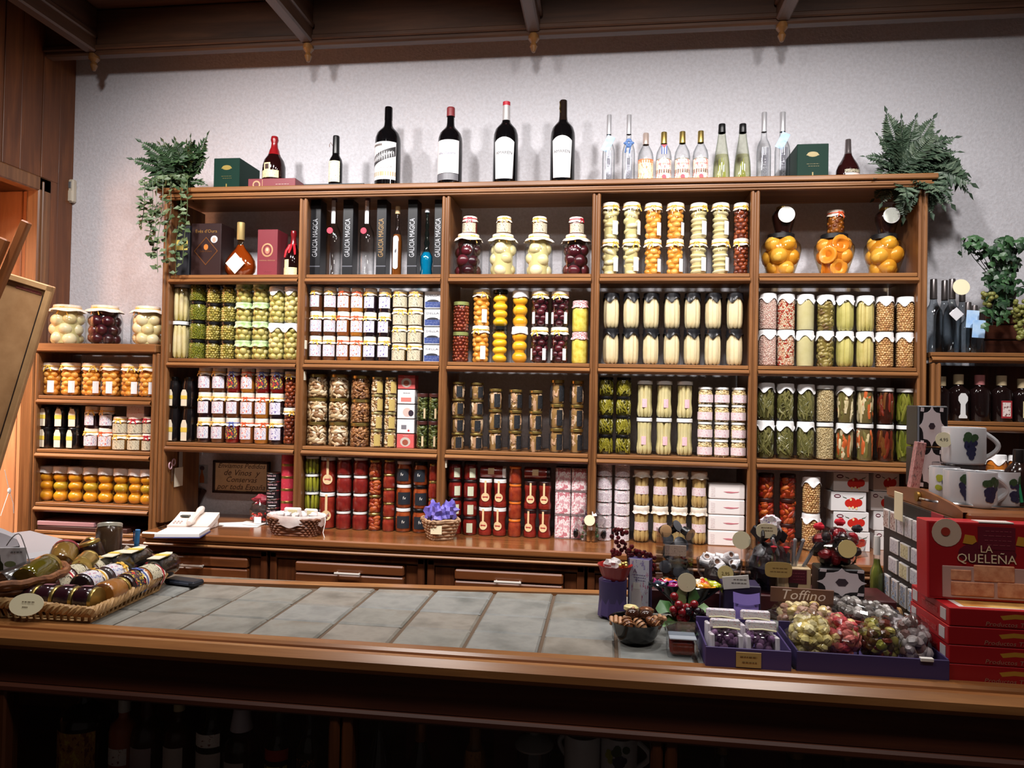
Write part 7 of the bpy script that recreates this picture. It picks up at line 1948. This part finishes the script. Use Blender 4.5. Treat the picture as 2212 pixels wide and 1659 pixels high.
# ---------------------------------------------------------------- serving counter, left-hand end
# woven tray of lying jars
BRD = mottled((150, 112, 66), (200, 160, 108), 50, .6)
TX, TY = -.012, -.022
t = thing('woven_tray', 'shallow woven tray with plaited rim, full of lying jars', 'tray', (.865 + TX, -1.58 + TY, CZ), (0, 0, .05))
TW_, TD_ = .205, .262
part('floor_mat', MB().bbox(-TW_ / 2, TW_ / 2, -TD_ / 2, TD_ / 2, .001, .006, .001), BRD, t, smooth=0)
def rrect(u, w_, d_, r=.02):
    per = 2 * (w_ + d_); s = (u % 1) * per
    if s < w_: return (-w_ / 2 + s, -d_ / 2)
    s -= w_
    if s < d_: return (w_ / 2, -d_ / 2 + s)
    s -= d_
    if s < w_: return (w_ / 2 - s, d_ / 2)
    s -= w_
    return (-w_ / 2, d_ / 2 - s)
for k in range(3):
    pts = []
    for i in range(181):
        u = i / 180; x, y = rrect(u, TW_ + .012, TD_ + .012); ph = 2 * pi * 26 * u + k * 2 * pi / 3
        pts.append((x * (1 + .03 * cos(ph)), y * (1 + .03 * cos(ph)), .026 + .007 * sin(ph) + .012 * (.5 + .5 * cos(4 * pi * u))))
    part('plait', MB().tube(pts, .0058, 6), BRD, t)
mb = MB()
for i in range(60):
    x, y = rrect(i / 60, TW_, TD_); mb.tube([(x * .97, y * .97, .002), (x * 1.03, y * 1.03, .026)], .0035, 5)
part('stakes', mb, BRD, t, kind='stuff')
part('price_card', MB().lathe([(0, 0), (.038, 0), (.038, .0012), (0, .0012)], 24, 0, Matrix.Translation((-.028, -TD_ / 2 - .018, .040)) @ Matrix.Rotation(1.15, 4, 'X') @ Matrix.Diagonal((1, .62, 1, 1))), PRICE, t, smooth=0)
scribble(t, -.028, .046, .036, 1, y=-TD_ / 2 - .0175, m=mat((130, 116, 90), .5)); scribble(t, -.030, .036, .014, 1, y=-TD_ / 2 - .0215, m=mat((130, 116, 90), .5))
def lying(key, nm, x, y, z, r, h, az, grp='jars lying in the woven tray', spec=None, cat='jar'):
    """a jar lying on its side; az = direction of its lid"""
    ps = jar_proto(spec or J[key], r, h, int(abs(x * 977 + y * 331)) % 50)
    M_ = Matrix.Rotation(az, 3, 'Z') @ Matrix.Rotation(pi / 2, 3, 'Y') @ Matrix.Rotation(-pi / 2, 3, 'Z')
    o = place(ps, (spec or J[key])['n'], (x + TX, y + TY, z + r), M_.to_euler(), nm, grp, cat)
    return o
DJ = dict(n='dark_jelly_jar', shape='straight', lid=GOLD, fill=('solid', (46, 18, 26)), labels=[(.2, .8, .5, mat((120, 76, 86), .5), -.3)])
tz = CZ + .008
for i in range(5):
    lying('', 'small dark jelly jar in the front row of the woven tray, %s of five' % ORD[i], .742 + .044 * i, -1.675 + .002 * i, tz, .030, .042, 0.03, spec=DJ)
rowR = [(.950, -1.640, 'honeyj', (170, 110, 50), None, 'amber jar at the front right corner'), (.948, -1.570, '', (60, 40, 40), RIB_B, 'jar with black and white label on the right'), (.946, -1.505, '', (166, 96, 40), RIB_R, 'amber jar with cream label on the right')]
for i, (x, y, k, cl, rb, nm) in enumerate(rowR):
    sp_ = dict(n='preserve_jar', shape='round', fill=('solid', cl), lid=WHITE if i else GOLD, cloth=None if i == 0 else ('ruffle', CREAM), ribbon=rb, labels=[] if i == 0 else [(.15, .75, 1.5, lab_f if i == 1 else lab_c, 0)])
    lying('', nm + ' of the woven tray', x, y, tz, .031, .064, pi / 2, spec=sp_)
rowM = [(.872, -1.610, lab_w, (50, 36, 40), 'white-labelled jar with gold ribbon in the middle row, nearest'), (.876, -1.540, lab_w, (70, 50, 50), 'white-labelled jar in the middle row, second'), (.800, -1.625, lab_c, (110, 60, 50), 'cream-labelled jar in the left row, nearest'), (.795, -1.560, lab_c, (70, 36, 36), 'cream-labelled jar in the left row, second'), (.800, -1.495, lab_c, (90, 60, 50), 'cream-labelled jar with gold ribbon in the left row, third')]
for i, (x, y, lb, cl, nm) in enumerate(rowM):
    sp_ = dict(n='preserve_jar', shape='round', fill=('solid', cl), lid=WHITE, cloth=('ruffle', CREAM), ribbon=RIB_G if i in (0, 1, 4) else RIB_R, labels=[(.15, .75, 1.5, lb, 0)])
    lying('', nm + ' of the woven tray', x, y, tz + .006, .031, .062, pi / 2, spec=sp_)
for i, (x, y, z) in enumerate(((.826, -1.465, .012), (.884, -1.475, .026), (.945, -1.455, .010))):
    sp_ = dict(n='dark_bottle', shape='round', lid=BLACK, rl=.45, fill=('solid', (14, 12, 14)), tag=(CTAG, YB), tagz=.9, tagl=.85)
    lying('', 'dark bottle with cream and yellow tag, %s of three in the woven tray' % ['left', 'middle', 'right'][i], x, y, tz + z, .030, .105, pi / 2 + .1, spec=sp_, cat='bottle')
t = thing('black_case', 'thin black case lying on the tiles behind the woven tray', 'case', (.975, -1.40, CZ + .001), (0, 0, -.2))
part('case', MB().bbox(-.05, .045, -.02, .02, 0, .014, .004), mat((30, 34, 44), .35), t, smooth=0); part('clip', MB().bbox(-.03, .03, -.022, -.019, .004, .010, .001), mat((60, 66, 80), .3), t, smooth=0)
# round brown basket with jars
def obasket(nm, x, y, r, h, sy=1.0, rot=0):
    t = thing('wicker_bowl', nm, 'basket', (x, y, CZ), (0, 0, rot))
    S = Matrix.Diagonal((1, sy, 1, 1)); BW_ = mottled((84, 46, 24), (128, 78, 42), 70, .6)
    mb = MB()
    for k in range(6):
        u = k / 5; rr = r * (.74 + .24 * u); zz = .006 + (h - .012) * u
        mb.tube([(rr * (1 + .014 * (1 if (i + k) % 2 else -1)) * cos(2 * pi * i / 44), sy * rr * (1 + .014 * (1 if (i + k) % 2 else -1)) * sin(2 * pi * i / 44), zz) for i in range(45)], h / 10, 5)
    part('weave', mb, BW_, t, kind='stuff')
    part('lining', MB().lathe([(0, .002), (r * .72, .002), (r * .95, h * .96), (r * .93, h * .96), (r * .70, .006), (0, .006)], 36, 0, S), BW_, t)
    part('rim', MB().tube([(r * cos(2 * pi * i / 48), sy * r * sin(2 * pi * i / 48), h + .002 * sin(i * 1.7)) for i in range(49)], .008, 7), mottled((100, 58, 32), (146, 94, 56), 70, .6), t)
    return t
c = Pz(20, 1345, CZ)
obasket('round brown wicker bowl at the left frame edge holding jars', c.x - .095, c.y + .10, .115, .075)
OIL = dict(n='olive_oil_jar', shape='straight', lid=GOLD, fill=('solid', (96, 84, 20), mat((92, 82, 18), .05, coat=.6)), labels=[(.55, .9, 1.5, lab_c, 0)])
def tilt(spec, nm, loc, r, h, rot, grp=None, cat='jar'):
    return place(jar_proto(spec, r, h, int(abs(loc[0] * 991)) % 40), spec['n'], loc, rot, nm, grp, cat)
def aim(px, py, d): return CP + ray(px, py) * d
def jar_facing(spec, nm, px, py, d, r, h, axis, grp='jars in the wicker bowls'):
    """jar whose base faces along axis away from its lid; centre of base at the given view point"""
    q = Vector(axis).normalized().to_track_quat('Z', 'Y')
    return place(jar_proto(spec, r, h, int(px) % 40), spec['n'], aim(px, py, d), q.to_euler(), nm, grp, 'jar')
jar_facing(OIL, 'jar of green olive oil lying base forward in the round wicker bowl', 52, 1258, 1.60, .033, .09, (-.12, .95, .16))
PT = dict(n='pate_jar', shape='straight', lid=mat((150, 60, 66), .35, .3), fill=('solid', (136, 100, 44), mat((132, 100, 44), .15, coat=.4)))
PTG = dict(n='pate_tin', shape2='opaque', shape='straight', lid=GOLD, fill=('solid', (190, 160, 96), mat((186, 160, 96), .25, .8)))
DKJ = dict(n='dark_preserve_jar', shape='straight', lid=GOLD, fill=('solid', (40, 20, 18)))
obasket('oval brown wicker bowl behind the woven tray holding jars and tins', .655, -1.475, .105, .065, .72, .5)
jar_facing(PT, 'big jar of golden preserve with pink lid lying base forward behind the woven tray', 130, 1222, 1.78, .032, .07, (-.42, .8, .40))
jar_facing(PTG, 'small golden tin lying base forward beside the pink-lidded jar', 176, 1224, 1.76, .025, .05, (-.30, .92, .16))
jar_facing(DKJ, 'dark jar with pale gold lid tilted up behind the golden tin', 207, 1222, 1.88, .030, .065, (-.3, -.1, .95))
jar_facing(DKJ, 'dark jar half hidden behind the golden tin', 168, 1208, 1.92, .026, .06, (.1, .8, .5))
jar_facing(dict(DKJ, lid=mat((200, 196, 180), .3, .4), fill=('solid', (70, 50, 34)), n='brown_preserve_jar'), 'tilted jar of brown preserve with silvery lid at the top of the heap', 232, 1200, 1.95, .033, .085, (-.12, .25, .92))
jar_facing(dict(n='blue_label_jar', shape='straight', lid=mat((60, 70, 84), .3), fill=('solid', (60, 50, 46)), labels=[(.1, .9, 1.5, lab_f, 0)]), 'jar with dark label at the left frame edge in the round bowl', 4, 1264, 1.60, .030, .07, (.3, .9, .2))
# glass with pen
c = aim(272, 1212, 2.02)
t = thing('glass_tumbler', 'clear glass holding sweets at the left end of the counter', 'glass', (c.x, c.y, CZ))
part('glass', MB().lathe([(0, 0), (.026, 0), (.028, .004), (.034, .075), (.032, .075), (.026, .008), (0, .008)], 22), ACR, t)
part('sweets', crumple((0, 0, .034), (.022, .022, .024), 6, 12, 8, .25), mottled((190, 160, 120), (226, 214, 206), 70, .4), t, .4)
p = thing('blue_pen', 'blue pen standing behind the glass of sweets', 'pen', (c.x + .028, c.y - .005, CZ + .004), (0, .08, 0))
part('barrel', MB().tube([(0, 0, 0), (0, 0, .085)], .006, 10), mat((40, 110, 170), .3), p); part('cap', MB().tube([(0, 0, .07), (0, 0, .108)], .0068, 10), mat((60, 130, 190), .3), p); part('clip', MB().tube([(-.007, -.004, .076), (-.008, -.005, .104)], .0014, 5), mat((30, 80, 140), .3), p)
# cash register
RGM = mat((176, 172, 176), .45); 
ra, rb = Pz(0, 1210, 1.078), Pz(196, 1180, 1.078)
rang = math.atan2(rb.y - ra.y, rb.x - ra.x)
t = thing('cash_register', 'pale grey cash register at the left end of the counter', 'register', (rb.x - .29 * cos(rang) - .12 * sin(rang), rb.y - .29 * sin(rang) + .12 * cos(rang), CZ), (0, 0, rang))
part('base', MB().bbox(-.30, .29, -.12, .22, 0, .082, .012), RGM, t, smooth=0)
part('drawer_front', MB().bbox(-.27, .26, -.126, -.118, .012, .062, .004), mat((160, 156, 160), .45), t, smooth=0)
n = 8; vs = []; pf = [(-.32, .212), (-.13, .216), (-.03, .206), (.06, .168), (.125, .134), (.15, .118), (.157, .094), (.157, .088)]
for x, z in pf: vs += [(x, -.03, z - .012), (x, -.018, z), (x, .19, z + .004), (x, .20, z - .01), (x, .20, .088), (x, -.03, .088)]
fs = [(6 * i + j, 6 * i + (j + 1) % 6, 6 * i + 6 + (j + 1) % 6, 6 * i + 6 + j) for i in range(7) for j in range(6)] + [tuple(range(5, -1, -1)), tuple(42 + j for j in range(6))]
part('hood', MB().add(vs, fs), RGM, t, smooth=.5)
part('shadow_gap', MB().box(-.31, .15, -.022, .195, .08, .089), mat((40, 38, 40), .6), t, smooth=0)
c = aim(24, 1180, 1.66)
b = thing('picture_card', 'small card with wine bottle and olives picture leaning on the register', 'card', (c.x, c.y, CZ + .075), (.1, 0, .3))
part('card', MB().bbox(-.04, .034, 0, .002, 0, .06, .0005), mat((222, 220, 224), .5), b, smooth=0)
fpoly(b, 'bottle_print', [(-.03, .004), (-.014, .004), (-.014, .022), (-.019, .030), (-.020, .044), (-.024, .044), (-.025, .030), (-.03, .022)], mat((34, 44, 24), .5)); fdisc(b, 'olive_print', .0, .022, .012, mat((120, 130, 90), .5), ry=.007); scribble(b, .012, .050, .03, 1)
part('stand_foot', MB().bbox(-.03, .03, .0, .02, -.076, .0, .001), mat((222, 220, 224), .5), b, smooth=0)
t = thing('wire_ring', 'thin grey wire loop beside the picture card', 'wire', aim(40, 1180, 1.64))
part('loop', MB().tube([(-.03 + .06 * u, 0, .028 * sin(pi * u) - .085 * max(0, u - .55)) for u in [i / 12 for i in range(13)]], .0012, 5), mat((130, 126, 126), .35), t)
# magazines under the low shelving
for k in range(2):
    a, b_ = P(80, 1116, .0), P(205, 1122, .0)
    t = thing('magazine', '%s magazine on the bottom board of the low shelving' % ['brown', 'pink-edged'][k], 'magazine', (lx0 + .02 + .14 * 1, .0, LS['C'] - .13 + .0215 + k * .022), (0, 0, .02 * k))
    part('cover', MB().bbox(-.13, .33 if k == 0 else .16, .0, .22, 0, .020, .002), [mat((70, 40, 36), .5), mat((176, 130, 134), .5)][k], t, smooth=0); part('pages', MB().box(-.128, .328 if k == 0 else .158, .0005, .21, .003, .017), PAPER, t, smooth=0)
# easel and sign board at the left edge
BRDM = mottled((166, 124, 82), (182, 140, 96), 14, .55)
bp = aim(72, 606, 2.5)
ax = (RT * cos(.31) - UP * sin(.31) * 0.0 - UP * .0).normalized()
tilt_ = .295
xa = (RT * cos(tilt_ * .16) - UP * sin(tilt_ * .16)).normalized()
ya = (UP * cos(tilt_) + RT * sin(tilt_)).normalized()
na = xa.cross(ya).normalized(); xa = ya.cross(na).normalized()
t = thing('sign_board', 'tall tan sign board leaning on an easel at the left frame edge', 'board')
t.matrix_world = Matrix(((xa.x, ya.x, na.x, bp.x), (xa.y, ya.y, na.y, bp.y), (xa.z, ya.z, na.z, bp.z), (0, 0, 0, 1)))
part('board', MB().bbox(-.36, .075, -1.0, .0, -.012, 0, .003), BRDM, t, smooth=0)
part('frame_edge', MB().bbox(.052, .075, -1.0, 0, 0, .008, .003).bbox(-.36, .075, -.022, 0, 0, .008, .003), mottled((184, 142, 96), (200, 158, 110), 14, .5), t, smooth=0)
part('dark_line', MB().box(.046, .0505, -1.0, -.04, 0, .002), mat((34, 22, 18), .6), t, smooth=0)
part('pink_print', MB().box(-.05, .04, -.040, -.030, 0, .0012), printed((172, 130, 88), (160, 56, 84), None, 14, .47), t, smooth=0)
t = thing('easel', 'wooden easel holding the tan sign board', 'easel')
a0, a1 = aim(58, 478, 2.38), aim(-62, 760, 2.38)
def bar(p0, p1, w_, d_):
    y_ = (p1 - p0).normalized(); z_ = -FW; x_ = y_.cross(z_).normalized(); z_ = x_.cross(y_)
    return Matrix(((x_.x, y_.x, z_.x, p0.x), (x_.y, y_.y, z_.y, p0.y), (x_.z, y_.z, z_.z, p0.z), (0, 0, 0, 1))), (p1 - p0).length
M_, L = bar(a0, a1, 0, 0)
ew = wood((112, 62, 32), (160, 100, 56), 'z', fine=10)
part('mast', MB().bbox(-.014, .014, 0, L, -.012, .012, .004, 0, M_), ew, t, smooth=0)
M2, L2 = bar(aim(10, 515, 2.36), aim(-110, 800, 2.36), 0, 0)
part('leg', MB().bbox(-.016, .016, 0, L2, -.012, .012, .004, 0, M2), ew, t, smooth=0)
c = Px(20, 1060, XL + .03)
t = thing('hanging_string', 'knotted white string hanging on the wooden doorway panel', 'string', (c.x, c.y, c.z))
part('string', MB().tube([(0, -.03, .10), (0, .0, .0)], .0016, 5).tube([(0, 0, 0), (.004, -.03, -.06), (0, -.045, -.11)], .0014, 5).tube([(0, 0, 0), (.004, .02, -.06), (0, .03, -.11)], .0014, 5), PAPER, t)
part('knot', MB().ball((0, 0, 0), (.006, .010, .014), 8, 6), PAPER, t)

# ---------------------------------------------------------------- behind the counter's glass front
ZI = .615
def ub(nm, label, px, w_, top_py, prof, m, cap, labels=(), Y=-1.62, liquid=None, texts=()):
    top = P(px, top_py, Y)
    x = top.x; sc = (P(px + 5, top_py, Y).x - P(px - 5, top_py, Y).x) / 10
    H = top.z - ZI
    R = w_ * sc / 2
    t = thing(nm, label, 'bottle', (x, Y, ZI), (0, 0, 0), 'bottles behind the counter glass')
    pr = [(a * R, b * H) for a, b in PROF[prof]]
    part('glass', MB().lathe([(0, 0.0004)] + pr + [(0, H)], 22), m, t, .7)
    z0 = cap[1]; k = cap[2]
    part('cap', MB().lathe([(r_at(pr, z0 * H) * k, z0 * H), (r_at(pr, H) * k, H), (r_at(pr, H) * k * .9, H + .002), (0, H + .002)], 16), cap[0], t, .6)
    for z0, z1, ha, lm in labels: part('label', MB().patch(R * 1.01, -ha, ha, z0 * H, z1 * H, 10), lm, t, .9)
    for s_, sz, z_, tm in texts: lettering(s_, sz, tm, t, R=R * 1.02, z=z_ * H, width=R * 1.3)
    return t, R, H
cream = printed((240, 232, 226), (150, 90, 80), None, 5, .6)
t, R, H = ub('dark_wine_bottle', 'large black bottle with yellow and brown label, leftmost behind the glass', 188, 96, 1470, 'bordeaux', DARKG, (BLACK, .86, 1.1), [(.10, .56, 1.0, printed((180, 130, 60), (120, 50, 24), (206, 176, 70), 4, .56))])
ub('carton_bottle', 'orange-labelled bottle with clear stopper behind the glass', 270, 54, 1502, 'square', mat((170, 84, 40), .4), (mat((200, 196, 190), .3), .82, 1.2), [(.25, .44, .8, cream)])
ub('brown_bottle', 'brown bottle with round pale label behind the glass', 322, 64, 1505, 'rum', mat((46, 24, 18), .2), (mat((60, 20, 24), .4), .8, 1.2), [(.10, .48, .75, mat((176, 160, 164), .5))])
ub('pear_liqueur_bottle', 'brown bottle with PERA label and pale stopper behind the glass', 388, 58, 1515, 'bordeaux', mat((60, 34, 22), .2), (mat((206, 190, 150), .5), .90, 1.3), [(.14, .52, .8, mat((206, 196, 190), .5)), (.02, .13, .8, mat((46, 60, 30), .5))], texts=[('PERA', .014, .075, mat((206, 196, 160), .5))])
ub('dark_wine_bottle', 'dark green bottle with cream neck label behind the glass', 462, 62, 1478, 'sherry', mat((20, 26, 16), .12), (mat((24, 30, 20), .4), .86, 1.1), [(.06, .40, 1.0, mat((206, 196, 190), .5)), (.46, .58, .95, cream)])
ub('clear_flask', 'rounded clear bottle with oval label and white stopper behind the glass', 523, 72, 1530, 'rum', CLEAR, (mat((206, 196, 206), .4), .76, 1.3), [(.10, .44, .6, mat((190, 180, 176), .5))])
ub('cherry_liqueur_bottle', 'black bottle with red neck band and yellow cherry label behind the glass', 604, 54, 1522, 'sherry', DARKG, (BLACK, .8, 1.1), [(.04, .38, 1.1, printed((206, 196, 110), (40, 26, 24), None, 4, .54)), (.44, .56, 1.2, mat((176, 40, 32), .5))])
ub('dark_wine_bottle', 'black bottle with fruit motif beside the pilaster', 672, 58, 1530, 'rum', DARKG, (BLACK, .8, 1.1), [(.36, .5, .7, printed((30, 22, 22), (190, 110, 50), None, 5, .54))])
ub('dark_wine_bottle', 'tall black bottle just right of the pilaster', 820, 70, 1500, 'liqueur', DARKG, (BLACK, .8, 1.1), [(.04, .2, .5, printed((190, 160, 90), (120, 90, 40), None, 5, .6))])
ub('liqueur_bottle', 'dark bottle with brass collar behind the glass', 910, 80, 1560, 'decanter', mat((22, 12, 10), .1), (mat((130, 80, 40), .3, .5), .8, 1.2))
ub('honey_bottle', 'amber bottle with black cap behind the glass', 1028, 50, 1515, 'sherry', mat((130, 84, 34), .3), (BLACK, .88, 1.2), [(.3, .6, .7, printed((170, 120, 60), (130, 84, 40), None, 6, .55))])
def at_i(px, py, Y=-1.64): return P(px, py, Y)
c = at_i(1152, 1600)
t = thing('glass_jar', 'glass jar with domed clear lid behind the glass front', 'jar', (c.x, -1.62, ZI))
H = c.z - ZI
part('body', MB().lathe([(0, 0), (.034, 0), (.036, H - .03), (.030, H - .02), (.0, H - .02)], 22), mat((30, 28, 30), .1, coat=.4), t); part('lid', MB().lathe([(.040, H - .02), (.041, H - .016), (.030, H - .002), (.010, H + .006), (.010, H + .016), (0, H + .018)], 22), mat((150, 150, 150), .2), t)
for k, px in enumerate((1258, 1338)):
    c = at_i(px, 1590)
    mug('white grape mug behind the counter glass, %s of two' % ['left', 'right'][k], c.x, -1.63 - .004 * k, c.z - .075, .037, .078, [2.5, -.1][k], True, 'mugs behind the counter glass')
    b = thing('red_box', 'dark red box under the %s mug behind the counter glass' % ['left', 'right'][k], 'box', (c.x, -1.66, ZI), group='red boxes behind the counter glass')
    part('body', MB().bbox(-.035, .035, 0, .07, 0, c.z - .0755 - ZI, .002), mat((70, 16, 22), .5), b, smooth=0); frect(b, 'label', -.02, .02, .02, .06, cream)
for k, (px, py, w_, nm) in enumerate(((925, 1535, 90, 'behind the brass-collared bottle'), (1120, 1545, 95, 'behind the domed jar'), (1330, 1540, 80, 'behind the mugs'), (330, 1520, 120, 'behind the brown bottle'), (560, 1520, 110, 'behind the clear flask'), (1620, 1580, 130, 'in the right-hand case'))):
    c = P(px, py, -1.45)
    b = thing('red_box', 'dark red box with black top ' + nm, 'box', (c.x, -1.45, ZI), group='red boxes behind the counter glass')
    part('body', MB().bbox(-w_ * .0006, w_ * .0006, 0, .10, 0, c.z - ZI, .002), mat((96, 18, 30), .5), b, smooth=0); part('top_panel', MB().bbox(-w_ * .0005, w_ * .0005, .01, .09, c.z - ZI, c.z - ZI + .003, .001), BLACK, b, smooth=0)
rgx = random.Random(9)
for k, (px, nm) in enumerate(((1560, 'leftmost of the right-hand case'), (1720, 'second of the right-hand case'), (1830, 'third of the right-hand case'), (1960, 'fourth of the right-hand case'), (2090, 'at the right end of the right-hand case'))):
    ub('gift_bottle', 'dark bottle in cellophane, ' + nm, px, 66, 1590 + 6 * k, ['rum', 'sherry', 'decanter', 'rum', 'sherry'][k], mat((36, 26, 22), .12), (mat((110, 84, 50), .3, .5), .84, 1.2), [(.1, .4, .8, printed((110, 96, 90), (70, 30, 30), None, 5, .56))])

# two jars lying on top of the red paste jars in bay three
sc3 = abs(P(1070, 1090, .06).x - P(1060, 1090, .06).x) / 10
for px, k, nm in ((1066, 'tag2w', 'red paste jar lying on its side on the white-lidded paste jars'), (1161, 'tag2b', 'red paste jar lying on its side on the dark-lidded paste jars')):
    r_, h_ = 13.5 * sc3, 56 * sc3
    sp_ = dict(J[k], shape='straight', seal=None, labels=[(.35, .6, .5, mat((226, 196, 150), .6), 0)])
    place(jar_proto(sp_, r_, h_, px), 'red_paste_jar', (P(px, 1034, .06).x - h_ / 2, .058, .88 + 2 * 60 * sc3 + .003 + r_), (Matrix.Rotation(pi / 2, 3, 'Y') @ Matrix.Rotation(-.2, 3, 'Z')).to_euler(), nm + ', bay three', 'lying red paste jars in bay three', 'jar')
